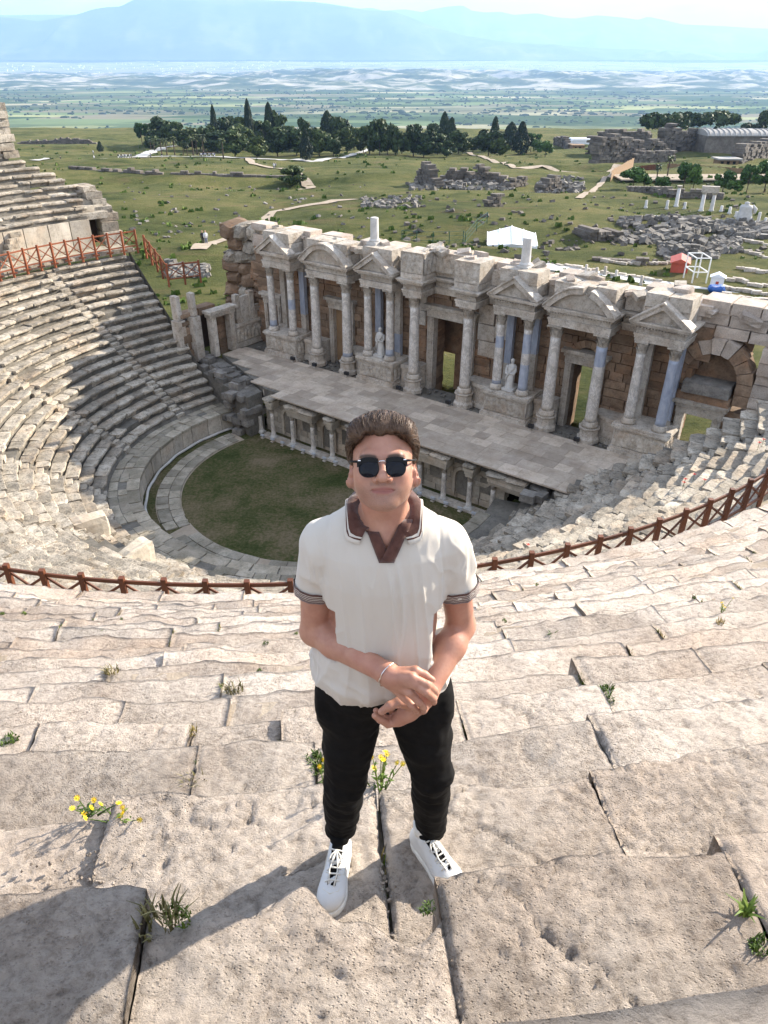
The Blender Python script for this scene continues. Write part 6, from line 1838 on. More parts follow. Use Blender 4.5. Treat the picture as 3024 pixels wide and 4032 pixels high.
# ------------------------------------------------------------------ the man
class Field:
    """signed-distance grid; shapes are blended in and the surface is then drawn through it"""
    def __init__(s, lo, hi, h):
        s.lo = np.array(lo, float); s.h = h
        s.n = np.ceil((np.array(hi) - s.lo) / h).astype(int) + 1
        s.F = np.full(tuple(s.n), .06, dtype=np.float32)
    def sub(s, lo, hi, m):
        a = np.clip(np.floor((np.array(lo) - m - s.lo) / s.h).astype(int), 0, s.n - 1)
        b = np.clip(np.ceil((np.array(hi) + m - s.lo) / s.h).astype(int) + 1, 1, s.n)
        if np.any(b <= a): return None, None
        ax = [s.lo[i] + s.h * np.arange(a[i], b[i]) for i in range(3)]
        P = np.stack(np.meshgrid(*ax, indexing='ij'), -1)
        return (slice(a[0], b[0]), slice(a[1], b[1]), slice(a[2], b[2])), P
    def blend(s, sl, d, k, cut=False):
        F = s.F[sl]
        if cut:
            d = -d; h = np.clip(.5 - .5 * (d - F) / k, 0, 1) if k > 0 else None
            s.F[sl] = np.maximum(F, d) if k <= 0 else -((lambda a, b: (b + (a - b) * np.clip(.5 + .5 * (b - a) / k, 0, 1)) - k * np.clip(.5 + .5 * (b - a) / k, 0, 1) * (1 - np.clip(.5 + .5 * (b - a) / k, 0, 1)))(-F, -d))
        else:
            if k <= 0: s.F[sl] = np.minimum(F, d); return
            h = np.clip(.5 + .5 * (F - d) / k, 0, 1)
            s.F[sl] = F + (d - F) * h - k * h * (1 - h)
    def cone(s, p, q, ra, rb, k=.01, cut=False):
        p, q = np.array(p, float), np.array(q, float); R = max(ra, rb)
        sl, P = s.sub(np.minimum(p, q) - R, np.maximum(p, q) + R, k + .02)
        if sl is None: return
        d = q - p; L2 = max(d @ d, 1e-9)
        t = np.clip(((P - p) @ d) / L2, 0, 1)
        dist = np.linalg.norm(P - p - t[..., None] * d, axis=-1) - (ra + (rb - ra) * t)
        s.blend(sl, dist, k, cut)
    def chain(s, pts, rad, k=.006, cut=False):
        for i in range(len(pts) - 1): s.cone(pts[i], pts[i + 1], rad[i], rad[i + 1], k, cut)
    def ell(s, c, r, k=.01, M=None, cut=False):
        c = np.array(c, float); r = np.array(r, float); R = r.max()
        sl, P = s.sub(c - R, c + R, k + .02)
        if sl is None: return
        q = P - c
        if M is not None: q = q @ np.array(M)
        k0 = np.linalg.norm(q / r, axis=-1); k1 = np.linalg.norm(q / (r * r), axis=-1)
        s.blend(sl, k0 * (k0 - 1) / np.maximum(k1, 1e-6), k, cut)
    def fn(s, lo, hi, f, k=.01, cut=False):
        sl, P = s.sub(lo, hi, .02)
        s.blend(sl, f(P), k, cut)
    def mesh(s):
        F = s.F; S = F < 0; n = s.n
        c = [S[i:n[0] - 1 + i, j:n[1] - 1 + j, k:n[2] - 1 + k] for i in (0, 1) for j in (0, 1) for k in (0, 1)]
        anyc = c[0].copy(); allc = c[0].copy()
        for q in c[1:]: anyc |= q; allc &= q
        act = anyc & ~allc
        I = np.argwhere(act); idm = np.full(act.shape, -1, dtype=np.int32); idm[act] = np.arange(len(I))
        pos = np.zeros((len(I), 3)); cnt = np.zeros(len(I))
        off = [np.array(o) for o in np.ndindex(2, 2, 2)]
        val = [F[I[:, 0] + o[0], I[:, 1] + o[1], I[:, 2] + o[2]] for o in off]
        for a in range(8):
            for b in range(a + 1, 8):
                if np.abs(off[a] - off[b]).sum() != 1: continue
                m = (val[a] < 0) != (val[b] < 0)
                t = val[a] / np.where(np.abs(val[a] - val[b]) < 1e-12, 1, val[a] - val[b])
                pos[m] += (off[a] + t[m, None] * (off[b] - off[a])); cnt[m] += 1
        V = s.lo + (I + pos / cnt[:, None]) * s.h
        faces = []
        for ax in range(3):
            sl0 = [slice(0, n[i] - 1) if i == ax else slice(1, n[i] - 1) for i in range(3)]
            sl1 = [slice(1, n[i]) if i == ax else slice(1, n[i] - 1) for i in range(3)]
            A, B = S[tuple(sl0)], S[tuple(sl1)]
            E = np.argwhere(A != B)
            if len(E) == 0: continue
            for i in range(3):
                if i != ax: E[:, i] += 1
            inside = S[E[:, 0], E[:, 1], E[:, 2]]
            u, v = (ax + 1) % 3, (ax + 2) % 3
            q = []
            for (du, dv) in ((-1, -1), (0, -1), (0, 0), (-1, 0)):
                C = E.copy(); C[:, u] += du; C[:, v] += dv
                q.append(idm[C[:, 0], C[:, 1], C[:, 2]])
            q = np.stack(q, -1)
            q[~inside] = q[~inside][:, ::-1]
            faces.append(q)
        f = np.concatenate(faces); f = f[(f >= 0).all(1)]
        return V, f
def relax(V, f, it=1, lam=.5):
    e = np.concatenate([f[:, [0, 1]], f[:, [1, 2]], f[:, [2, 3]], f[:, [3, 0]]])
    for _ in range(it):
        acc = np.zeros_like(V); c = np.zeros(len(V))
        np.add.at(acc, e[:, 0], V[e[:, 1]]); np.add.at(c, e[:, 0], 1)
        np.add.at(acc, e[:, 1], V[e[:, 0]]); np.add.at(c, e[:, 1], 1)
        V = V + lam * (acc / np.maximum(c, 1)[:, None] - V)
    return V

# skin, hair and cloth
n = material('skin'); p = n.pos()
za = n.nd('ShaderNodeAttribute', attribute_name='zone').outputs['Color']
zr, zg, zb = n.sep(za)
base = n.ramp(n.noise(p, 26, 5, .6), [(.25, (.33, .155, .105)), (.75, (.45, .245, .172))])
red = n.ramp(n.noise(p, 9, 3, .5), [(.45, 0), (.75, .4)])
base = n.mix(red, base, (.39, .155, .108))
st = n.math('MULTIPLY', zg, n.ramp(n.noise(p, 900, 2, .6), [(.35, .3), (.65, .95)]))
base = n.mix(st, base, (.15, .095, .07))
base = n.mix(n.math('MULTIPLY', zr, .8), base, (.23, .078, .068))
base = n.mix(n.math('MULTIPLY', zb, .92), base, (.05, .03, .02))
h = n.math('MULTIPLY_ADD', n.noise(p, 420, 3, .6), .4, n.noise(p, 120, 3, .6))
b = n.bsdf(base, .48, n.bump(h, .25, .002), spec=.35)
b.inputs['Subsurface Weight'].default_value = .12; b.inputs['Subsurface Radius'].default_value = (.012, .005, .003); b.inputs['Subsurface Scale'].default_value = .6
n = material('hair'); p = n.pos()
col = n.ramp(n.math('FRACT', n.math('ADD', n.rnd(), n.noise(p, 60, 3, .6))), [(0, (.032, .017, .010)), (.5, (.066, .038, .023)), (1, (.125, .078, .050))])
n.bsdf(col, .5, n.bump(n.noise(n.mapping(p, (1, 1, 1)), 320, 3, .6), .4, .003), spec=.28)
n = material('knit_cream'); p = n.pos()
w = n.noise(n.mapping(p, (1, 1, 2.2)), 700, 2, .5)
col = n.mix(n.noise(p, 5, 3, .5), (.495, .45, .388), (.545, .505, .445))
n.bsdf(col, .9, n.bump(w, .35, .0016), spec=.1, Sheen_Weight=.25)
n = material('knit_brown'); p = n.pos()
n.bsdf(n.ramp(n.noise(p, 60, 4, .6), [(.3, (.062, .026, .020)), (.7, (.105, .048, .036))]), .92, n.bump(n.noise(p, 600, 2, .5), .4, .0016), spec=.1, Sheen_Weight=.3)
n = material('black_cloth'); p = n.pos()
n.bsdf(n.ramp(n.noise(p, 30, 4, .6), [(.3, (.0042, .0042, .0045)), (.7, (.0085, .0082, .0082))]), .8, n.bump(n.noise(p, 900, 2, .5), .25, .001), spec=.12)
simple('white_leather', (.62, .625, .62), .42, .4, .05, 14, .25, .003, 0, False)
simple('cream_leather', (.66, .62, .52), .5, .35, .08, 14, .3, .003, 0, False)
simple('rubber_white', (.70, .69, .65), .6, .3, .1, 20, .3, .003, 0, False)
simple('lace_white', (.72, .70, .64), .9, .1, .1, 60, .4, .002, 0, False)
simple('frame_black', (.005, .005, .006), .5, .2, .1, 20, 0, .001)
n = material('lens_dark')
n.bsdf((.003, .004, .008), .04, None, spec=.2)
simple('metal_silver', (.72, .70, .68), .25, .5, .05, 20, 0, .001, 1)

def displace(V, f, amt):
    a, b, c, d = V[f[:, 0]], V[f[:, 1]], V[f[:, 2]], V[f[:, 3]]
    n = np.cross(c - a, d - b); N = np.zeros_like(V)
    for k in range(4): np.add.at(N, f[:, k], n)
    N /= np.maximum(np.linalg.norm(N, axis=1), 1e-9)[:, None]
    return V + N * np.asarray(amt)[:, None]
MAN = Vector((0.0, 1.58, 0.0))
man = thing('person', 'man in cream polo shirt, black trousers and white sneakers, hands clasped, wearing sunglasses', 'person', MAN)
def mobj(name, V, f, mats, parent=None, smooth=True, fmat=None):
    return obj(name, mesh(name, np.asarray(V) - np.array(MAN), f, mats, fmat, smooth), parent or man)
def px(x, y, Y): return np.array(at_d(x, y, Y))

# head frame: face turned up towards the lens
HC = px(827, 1003, 1.565)
hp = math.radians(26.0)
HR = np.array((Matrix.Rotation(math.radians(-1.5), 3, 'Y') @ Matrix.Rotation(-hp, 3, 'X')))     # local -> world
def H(x, y, z): return HC + HR @ np.array([x, y, z * .86 if z < 0 else z], float)
HS = 1.0

B = Field((-.30, 1.28, .88), (.30, 1.80, 1.86), .0027)
# skull and face
B.ell(H(0, .014, .028), (.0745, .095, .088), .02, HR)
B.ell(H(0, -.022, -.036), (.0585, .070, .066), .035, HR)
for sg in (-1, 1):
    B.cone(H(sg * .047, -.004, -.058), H(sg * .020, -.066, -.100), .018, .016, .03)
    B.ell(H(sg * .039, -.053, -.026), (.025, .029, .028), .03, HR)
    B.ell(H(sg * .035, -.047, -.066), (.018, .024, .024), .03, HR)
B.ell(H(0, -.076, -.102), (.020, .017, .016), .022, HR)
B.cone(H(-.036, -.080, .020), H(.036, -.080, .020), .013, .013, .022)
for sg in (-1, 1):
    B.ell(H(sg * .033, -.104, .000), (.018, .012, .013), .012, HR, cut=True)
B.chain([H(0, -.089, .010), H(0, -.099, -.010), H(0, -.111, -.030)], [.0085, .0095, .0130], .008)
for sg in (-1, 1):
    B.ell(H(sg * .0145, -.097, -.036), (.0080, .0105, .0080), .006, HR)
    B.ell(H(sg * .0075, -.104, -.0435), (.0052, .007, .0045), .002, HR, cut=True)
B.ell(H(0, -.071, -.066), (.034, .018, .022), .02, HR)
for sg in (-1, 1):
    B.chain([H(sg * .0255, -.0825, -.0655), H(sg * .012, -.0900, -.0622), H(0, -.0912, -.0628)], [.002, .0040, .0040], .004)
    B.chain([H(sg * .0235, -.0825, -.0675), H(sg * .011, -.0895, -.0718), H(0, -.0905, -.0725)], [.002, .0044, .0050], .004)
B.chain([H(-.0265, -.0865, -.0664), H(-.012, -.0945, -.0662), H(0, -.0955, -.0668), H(.012, -.0945, -.0662), H(.0265, -.0865, -.0664)], [.0018, .0028, .0028, .0028, .0018], .002, cut=True)
for sg in (-1, 1):
    er = HR @ np.array(Matrix.Rotation(sg * math.radians(30), 3, 'Z') @ Matrix.Rotation(sg * math.radians(-8), 3, 'Y'))
    B.ell(H(sg * .0790, .012, -.024), (.0062, .0215, .0365), .005, er)
    B.ell(H(sg * .0770, .004, -.050), (.0070, .0090, .0115), .006, er)
    B.ell(H(sg * .0845, .002, -.016), (.0052, .0125, .0245), .004, er, cut=True)
    B.ell(H(sg * .0735, .002, -.024), (.006, .008, .010), .006, er)
# neck, shoulders, upper chest
B.cone(H(0, .030, -.055), (0.002, 1.607, 1.44), .054, .061, .02)
for sg in (-1, 1):
    B.cone((sg * .03, 1.60, 1.465), (sg * .150, 1.605, 1.372), .030, .038, .04)
    B.cone(H(sg * .055, .02, -.065), (sg * .012, 1.545, 1.437), .012, .011, .025)
B.ell((0, 1.592, 1.315), (.145, .098, .15), .05)
B.ell((0, 1.60, 1.12), (.15, .10, .2), .05)
# arms: his right one is at the left of the picture
SHL, ELL, WRL = np.array((-.174, 1.605, 1.385)), px(680, 1363, 1.60), px(838, 1456, 1.405)
SHR, ELR, WRR = np.array((.176, 1.605, 1.385)), px(995, 1352, 1.63), px(921, 1500, 1.440)
for S_, E_, W_ in ((SHL, ELL, WRL), (SHR, ELR, WRR)):
    B.cone(S_ + np.array((-np.sign(S_[0]) * .012, 0, -.015)), S_ + (E_ - S_) * .5, .040, .0445, .02)
    B.cone(S_ + (E_ - S_) * .5, E_, .0445, .0395, .02)
    m = E_ + (W_ - E_) * .3
    B.cone(E_, m, .040, .0415, .02); B.cone(m, W_, .0415, .0275, .02)
# his right hand, lying over the other wrist
k1, k2, k3, k4 = px(889, 1463, 1.370), px(894, 1477, 1.362), px(886, 1496, 1.366), px(876, 1509, 1.378)
WH = px(846, 1463, 1.398)
for kk, r in ((k1, .0135), (k2, .0135), (k3, .0130), (k4, .0120)):
    B.cone(WH + (kk - WH) * .06 + (kk - k2) * .25, kk, .0165, r, .014)
B.cone(WRL, WH, .0275, .025, .02)
fing = [(k1, px(922, 1479, 1.362), px(938, 1491, 1.382), px(941, 1497, 1.405)),
        (k2, px(919, 1494, 1.352), px(936, 1509, 1.372), px(937, 1517, 1.395)),
        (k3, px(904, 1515, 1.358), px(915, 1529, 1.378), px(915, 1536, 1.400)),
        (k4, px(890, 1524, 1.368), px(899, 1534, 1.386), px(900, 1539, 1.402))]
for (a, b, c, d), r in zip(fing, (.0108, .0108, .0102, .0090)):
    B.chain([a, b, c, d], [r * 1.12, r * 1.02, r * .94, r * .82], .0035)
B.chain([px(866, 1452, 1.40), px(897, 1449, 1.395), px(917, 1458, 1.392), px(934, 1469, 1.388)], [.015, .0125, .0108, .0088], .006)
# his left hand, hanging open below
LW = px(905, 1515, 1.430); LP = px(884, 1537, 1.425)
B.cone(WRR, LW, .0275, .0255, .02); B.cone(LW, LP, .0255, .0245, .02); B.cone(LW, px(866, 1549, 1.43), .0225, .0195, .02)
B.cone(LP, px(860, 1556, 1.425), .0215, .0165, .015)
B.chain([px(884, 1521, 1.412), px(861, 1517, 1.402), px(842, 1525, 1.392), px(824, 1537, 1.392)], [.0165, .0138, .0122, .0098], .006)
B.chain([px(858, 1559, 1.425), px(838, 1564, 1.418), px(821, 1555, 1.405), px(809, 1546, 1.398)], [.0135, .0110, .0098, .0082], .004)
B.chain([px(862, 1552, 1.432), px(840, 1554, 1.436), px(822, 1546, 1.428), px(812, 1535, 1.420)], [.0135, .0110, .0098, .0082], .004)
B.chain([px(866, 1545, 1.44), px(852, 1543, 1.450), px(844, 1533, 1.446), px(842, 1526, 1.438)], [.0125, .0102, .0092, .0082], .004)
Vb, fb = B.mesh(); Vb = relax(Vb, fb, 1, .45)
body = mobj('body', Vb, fb, 'skin')
# colour zones of the skin: lips, stubble, brows
q = (Vb - HC) @ HR; q[:, 2] = np.where(q[:, 2] < 0, q[:, 2] / .86, q[:, 2])
zone = np.zeros((len(Vb), 4), dtype=np.float32); zone[:, 3] = 1
front = q[:, 1] < -.06
lx = np.clip(1 - (np.abs(q[:, 0]) / .026) ** 2, 0, 1)
lip = np.where(front & (q[:, 1] < -.078), np.clip(3.2 - 3 * np.abs(q[:, 2] + .0672) / (.0018 + .0085 * lx ** .6), 0, 1) * (lx > 0), 0)
zone[:, 0] = np.clip(lip, 0, 1)
jaw = smooth((-.040 - q[:, 2]) / .030) * smooth((.03 - q[:, 1]) / .03) * smooth((q[:, 2] + .135) / .02)
must = np.exp(-((q[:, 2] + .050) / .007) ** 2) * (np.abs(q[:, 0]) < .03) * front
zone[:, 1] = np.clip(np.where(np.abs(q[:, 0]) < .09, np.maximum(jaw * .75, must * .9), 0) * (1 - zone[:, 0]), 0, 1)
brow = np.where(front, np.exp(-((q[:, 2] - (.0185 + .004 * np.sin((np.abs(q[:, 0]) - .012) / .045 * math.pi))) / .0045) ** 2) * smooth((np.abs(q[:, 0]) - .010) / .006) * smooth((.058 - np.abs(q[:, 0])) / .012), 0)
zone[:, 2] = np.clip(brow * 1.5, 0, 1)
at = body.data.color_attributes.new('zone', 'FLOAT_COLOR', 'POINT'); at.data.foreach_set('color', zone.ravel())

# hair: a shaped mass with combed locks laid over it
Hf = Field(HC - .17, HC + .19, .004)
Hf.ell(H(0, .022, .038), (.0785, .095, .080), .01, HR)
Hf.ell(H(0, -.036, .090), (.048, .044, .026), .03, HR)
Hf.ell(H(0, .010, .090), (.054, .068, .030), .03, HR)
for sg in (-1, 1):
    Hf.ell(H(sg * .067, .010, .045), (.0175, .048, .050), .02, HR)
    Hf.ell(H(sg * .050, -.050, .078), (.028, .034, .030), .025, HR)
    Hf.cone(H(sg * .0725, -.018, .040), H(sg * .0715, -.014, .002), .011, .006, .012)
def facecut(P):
    l = (P - HC) @ HR
    line = .073 + .004 * np.sin(l[..., 0] * 190) * np.sin(l[..., 0] * 71 + 1) - .85 * np.clip(np.abs(l[..., 0]) - .035, 0, 1) ** 1.0 * 1.0 - .010 * np.exp(-(l[..., 0] / .012) ** 2)
    side = smooth((np.abs(l[..., 0]) - .058) / .012)
    fr = l[..., 1] - (-.030 + .020 * side)
    low = l[..., 2] - (-.004 - .05 * smooth((l[..., 1] - .02) / .05))
    return np.minimum(np.maximum(l[..., 2] - line, fr), low)
Hf.fn(HC - .17, HC + .19, facecut, .016, cut=True)
Vh, fh = Hf.mesh()
Vh = displace(Vh, fh, fbm(((Vh - HC) @ HR) * np.array([150, 14, 60]), 2, 5) * .0018 + (1 - 2 * np.abs(fbm(((Vh - HC) @ HR) * np.array([58, 8, 22]) + 3, 2, 6))) * .0042 - .002)
hair = mobj('hair', Vh, fh, 'hair')
rsH = np.random.default_rng(3)
hm_ = MB(); LV = []; LF = []; nb = 0
Finv = Hf
def fld(p):
    i = np.clip(np.round((p - Hf.lo) / Hf.h).astype(int), 3, Hf.n - 4)
    g = np.array([Hf.F[i[0] + 3, i[1], i[2]] - Hf.F[i[0] - 3, i[1], i[2]], Hf.F[i[0], i[1] + 3, i[2]] - Hf.F[i[0], i[1] - 3, i[2]], Hf.F[i[0], i[1], i[2] + 3] - Hf.F[i[0], i[1], i[2] - 3]]) / (6 * Hf.h)
    nrm = np.linalg.norm(g)
    return Hf.F[i[0], i[1], i[2]], g / (nrm if nrm > 1e-6 else 1)
qh = (Vh - HC) @ HR
cand = np.where((qh[:, 1] < .07) & (qh[:, 2] > -.02))[0]
pick = rsH.choice(cand, 2300)
for t in pick:
    p = Vh[t].copy(); pts = []
    r0 = rsH.uniform(.0005, .0014); n = int(rsH.integers(6, 11)); st = rsH.uniform(.008, .0125)
    l0 = (p - HC) @ HR
    curl = rsH.normal(0, .16)
    for k in range(n):
        d, g = fld(p); l = (p - HC) @ HR
        fl = np.array([l[0] * 5.0 * smooth((l[2] - .03) / .05) + curl, 1.0, .9 * smooth((-l[1] + .01) / .06) * smooth((l[2] - .05) / .04) - .75 * smooth((np.abs(l[0]) - .055) / .02) * smooth((.075 - l[2]) / .05)])
        fl = HR @ fl; fl = fl - g * (fl @ g); fl /= max(np.linalg.norm(fl), 1e-6)
        pts.append(p + g * (.0010 + .0030 * math.sin(math.pi * k / n) * rsH.uniform(.2, 1.6)))
        p = p + fl * st; d2, g2 = fld(p); p = p - g2 * np.clip(d2, -.01, .01)
    rad = [r0 * (1 - .75 * (k / (n - 1)) ** 1.5) * (.5 if k == 0 else 1) for k in range(n)]
    pts = np.array(pts)
    for _ in range(3): pts[1:-1] = (pts[:-2] + 2 * pts[1:-1] + pts[2:]) / 4
    hm_.tube([tuple(q - np.array(MAN)) for q in pts], rad, 4, 0, False)
edge_ = cand[(qh[cand, 1] < -.045) & (qh[cand, 2] < .092)]
for t in np.concatenate([rsH.choice(cand, 200), rsH.choice(edge_, 160) if len(edge_) else []]).astype(int):
    p = Vh[t].copy(); pts = []; lift = rsH.uniform(.001, .005); n = 8; st = rsH.uniform(.006, .010); cur = rsH.normal(0, .2)
    for k in range(n):
        d, g = fld(p); l = (p - HC) @ HR
        fl = np.array([l[0] * 6 + cur, 1.0, .9 * smooth((-l[1] + .01) / .06) * smooth((l[2] - .05) / .04) - .6 * smooth((np.abs(l[0]) - .055) / .02) * smooth((.075 - l[2]) / .05)])
        fl = HR @ fl; fl = fl - g * (fl @ g); fl /= max(np.linalg.norm(fl), 1e-6)
        pts.append(tuple(p + g * (.001 + lift * math.sin(.9 * math.pi * k / n)) - np.array(MAN)))
        p = p + fl * st; d2, g2 = fld(p); p = p - g2 * np.clip(d2, -.01, .01)
    pts = np.array(pts)
    for _ in range(3): pts[1:-1] = (pts[:-2] + 2 * pts[1:-1] + pts[2:]) / 4
    hm_.tube([tuple(q) for q in pts], [.0006] * (n - 1) + [.0002], 3, 0, False)
hm_.obj('hair_locks', 'hair', hair, True)

# polo shirt
TZ = [.905, .925, .955, 1.0, 1.1, 1.2, 1.3, 1.38, 1.425, 1.46, 1.49, 1.52]
TW = [.172, .186, .194, .190, .170, .167, .175, .168, .138, .103, .078, .070]
TF = [.118, .132, .140, .140, .134, .130, .128, .112, .094, .078, .068, .064]
TB = [.110, .120, .126, .122, .112, .112, .120, .112, .092, .078, .072, .070]
def torso_d(P, grow=0.0):
    z = P[..., 2]; w = np.interp(z, TZ, TW) + grow; f = np.interp(z, TZ, TF) + grow; b = np.interp(z, TZ, TB) + grow
    dx = P[..., 0] / w; dy = P[..., 1] - 1.602; dy = np.where(dy < 0, dy / f, dy / b)
    e = 2.35
    nrm = (np.abs(dx) ** e + np.abs(dy) ** e) ** (1 / e)
    return ((nrm - 1) * np.minimum(w, f)).astype(np.float32)
Sh = Field((-.31, 1.40, .86), (.31, 1.80, 1.56), .0042)
Sh.fn((-.30, 1.41, .87), (.30, 1.79, 1.55), lambda P: np.maximum(torso_d(P), np.maximum(.912 - P[..., 2], P[..., 2] - 1.485)), .004)
ARML = (ELL - SHL) / np.linalg.norm(ELL - SHL); ARMR = (ELR - SHR) / np.linalg.norm(ELR - SHR)
CUFL = px(679, 1268, 1.603); CUFR = px(990, 1268, 1.605)
for S_, Cf in ((SHL, CUFL), (SHR, CUFR)):
    sg = np.sign(S_[0])
    Sh.cone(np.array((sg * .085, 1.605, 1.418)), S_ + np.array((-sg * .012, 0, -.002)), .052, .053, .045)
    Sh.cone(S_ + np.array((-sg * .010, 0, -.012)), Cf, .0535, .0535, .02)
    Sh.cone(Cf, Cf + (Cf - S_) * .6, .0545, .053, .001)
def foldf(P):
    x, y, z = P[..., 0], P[..., 1], P[..., 2]
    def ridge(q, seed): return (1 - 2 * np.abs(fbm(q, 2, seed))) ** 3
    v = ridge(np.stack([x * 15 + .3 * np.sin(z * 9), y * 6, z * 1.6], -1), 12) * .013 * smooth((1.43 - z) / .10)
    q2 = np.stack([x * 9 + z * 9 * np.sign(x), y * 6, z * 7 - np.abs(x) * 14], -1)
    v = v + ridge(np.stack([x * 27 + z * 2, y * 9, z * 2.6], -1), 17) * .0045 * smooth((1.42 - z) / .10)
    v = v + ridge(q2, 14) * .0036 * smooth((np.abs(x) - .075) / .07) * smooth((1.46 - z) / .05)
    v = v + ridge(np.stack([x * 9 + z * 6, y * 8, z * 17 + x * 5], -1), 15) * .011 * smooth((1.05 - z) / .07)
    v = v - .001 + fbm(np.stack([x * 40, y * 40, z * 14], -1), 2, 19) * .0012
    v = v - .0022 * np.exp(-((np.abs(x) - (.142 + .10 * (1.45 - z) * (z > 1.28))) / .0042) ** 2) * smooth((z - 1.29) / .03)
    nearcuff = np.minimum(np.linalg.norm(P - CUFL, axis=-1), np.linalg.norm(P - CUFR, axis=-1))
    return v * smooth((nearcuff - .062) / .03)
# sleeve ends, neck opening and the open placket
for S_, Cf in ((SHL, CUFL), (SHR, CUFR)):
    ax = (Cf - S_) / np.linalg.norm(Cf - S_); ax = ax + np.array((0, 0.05, 0)); sg = np.sign(S_[0])
    Sh.fn(Cf - .16, Cf + .16, lambda P, ax=ax, Cf=Cf, sg=sg: np.maximum(-(((P - Cf) @ ax)), np.maximum(.128 - sg * P[..., 0] , P[..., 2] - Cf[2] - .07)), 0, cut=True)
VZ0, VZ1 = 1.398, 1.50
Sh.fn((-.12, 1.40, 1.38), (.12, 1.62, 1.56), lambda P: np.maximum(np.abs(P[..., 0] - .003) * .9 - .052 * np.clip((P[..., 2] - VZ0) / (VZ1 - VZ0), -.3, 1.4) - .022 * smooth((P[..., 2] - 1.448) / .02), P[..., 1] - 1.56), .0, cut=True)
Sh.fn((-.1, 1.45, 1.40), (.1, 1.75, 1.56), lambda P: np.maximum(np.hypot(P[..., 0] / 1.0, (P[..., 1] - 1.607) / 1.02) - .084, 1.435 - P[..., 2]), .0, cut=True)
Vs, fs_ = Sh.mesh(); Vs = relax(Vs, fs_, 1, .5); Vs = displace(Vs, fs_, foldf(Vs) + .001)
shirt = mobj('polo_shirt', Vs, fs_, 'knit_cream')
def shirt_hit(x, y, lift=.003, fld_=Sh):
    r = ray(x, y); r = r / np.linalg.norm(r); t = .9
    o_ = np.array((0, 0, CAMZ))
    for _ in range(900):
        p = o_ + r * t; i = np.round((p - fld_.lo) / fld_.h).astype(int)
        if np.all(i >= 0) and np.all(i < fld_.n) and fld_.F[i[0], i[1], i[2]] < 0: break
        t += .0015
    return o_ + r * (t - lift)
# cuffs: ribbed bands with four fine stripes
def cuff(S_, Cf):
    ax = (Cf - S_) / np.linalg.norm(Cf - S_); a = np.cross(ax, (0, 1, 0)); a /= np.linalg.norm(a); b = np.cross(ax, a)
    K = 36; prof = []
    zs = [-.030, -.0225, -.0205, -.0165, -.0145, -.0105, -.0085, -.0045, -.003, .004]
    cols = [0, 1, 0, 1, 0, 1, 0, 1, 0]
    vs = []; fs = []; fm = []
    for i, z in enumerate(zs):
        for k in range(K):
            t = 2 * math.pi * k / K; dv = a * math.cos(t) + b * math.sin(t); r = .040
            while r < .075:
                ii = np.round((Cf - ax * .012 + dv * r - Sh.lo) / Sh.h).astype(int)
                if np.any(ii < 0) or np.any(ii >= Sh.n) or Sh.F[ii[0], ii[1], ii[2]] > .0: break
                r += .0015
            r = min(max(r, .050), .060) + .0042 - .0004 * i
            vs.append(Cf + ax * (z + .012) + (a * math.cos(t) + b * math.sin(t)) * r)
    for k in range(K):
        t = 2 * math.pi * k / K; vs.append(Cf + ax * (.014) + (a * math.cos(t) + b * math.sin(t)) * .0465)
    for i in range(len(zs)):
        for k in range(K):
            fs.append((i * K + k, i * K + (k + 1) % K, (i + 1) * K + (k + 1) % K, (i + 1) * K + k)); fm.append(cols[i] if i < len(cols) else 0)
    mobj('cuff', vs, fs, ['knit_brown', 'knit_cream'], shirt, True, fm)
cuff(SHL, CUFL); cuff(SHR, CUFR)
# collar lying open over the shoulders
K = 44; cols_n = [0, .5, .74, .80, .86, .92, 1.0]; cm_ = [0, 0, 1, 0, 1, 1]
vs = []
for k in range(K + 1):
    ph = math.radians(-156 + 312 * k / K)          # 0 = back of the neck
    s_, c_ = math.sin(ph), math.cos(ph)
    fr = smooth((abs(ph) - math.radians(70)) / math.radians(58))
    inner = np.array((.0615 * s_, 1.607 + .064 * c_, 1.508 + .010 * c_ - .034 * fr))
    outer = np.array((.100 * float(np.clip(s_ * 1.55, -1, 1)), 1.612 + (.100 + .012 * fr) * c_, 1.452 - .004 * c_ - .022 * fr))
    mid = (inner + outer) / 2 + np.array((.010 * s_, .010 * c_, .024))
    for u in cols_n:
        vs.append((1 - u) ** 2 * inner + 2 * u * (1 - u) * mid + u * u * outer)
vs = np.array(vs); m = len(cols_n)
# lay the collar on top of the shirt
for i in range(len(vs)):
    if i % m == 0: continue
    ix, iy = [int(round((vs[i][c_] - Sh.lo[c_]) / Sh.h)) for c_ in (0, 1)]
    colm = Sh.F[ix, iy, :]; ins = np.where(colm < 0)[0]
    if len(ins):
        zt_ = Sh.lo[2] + Sh.h * (ins[-1] + .7) + .013
        vs[i][2] = max(vs[i][2], zt_) if zt_ < 1.56 else vs[i][2]
fs = []; fm = []
for k in range(K):
    for u in range(m - 1):
        fs.append((k * m + u, k * m + u + 1, (k + 1) * m + u + 1, (k + 1) * m + u)); fm.append(cm_[u])
co = mobj('collar', vs, fs, ['knit_brown', 'knit_cream'], shirt, True, fm)
md = co.modifiers.new('thick', 'SOLIDIFY'); md.thickness = .0035; md.offset = 0
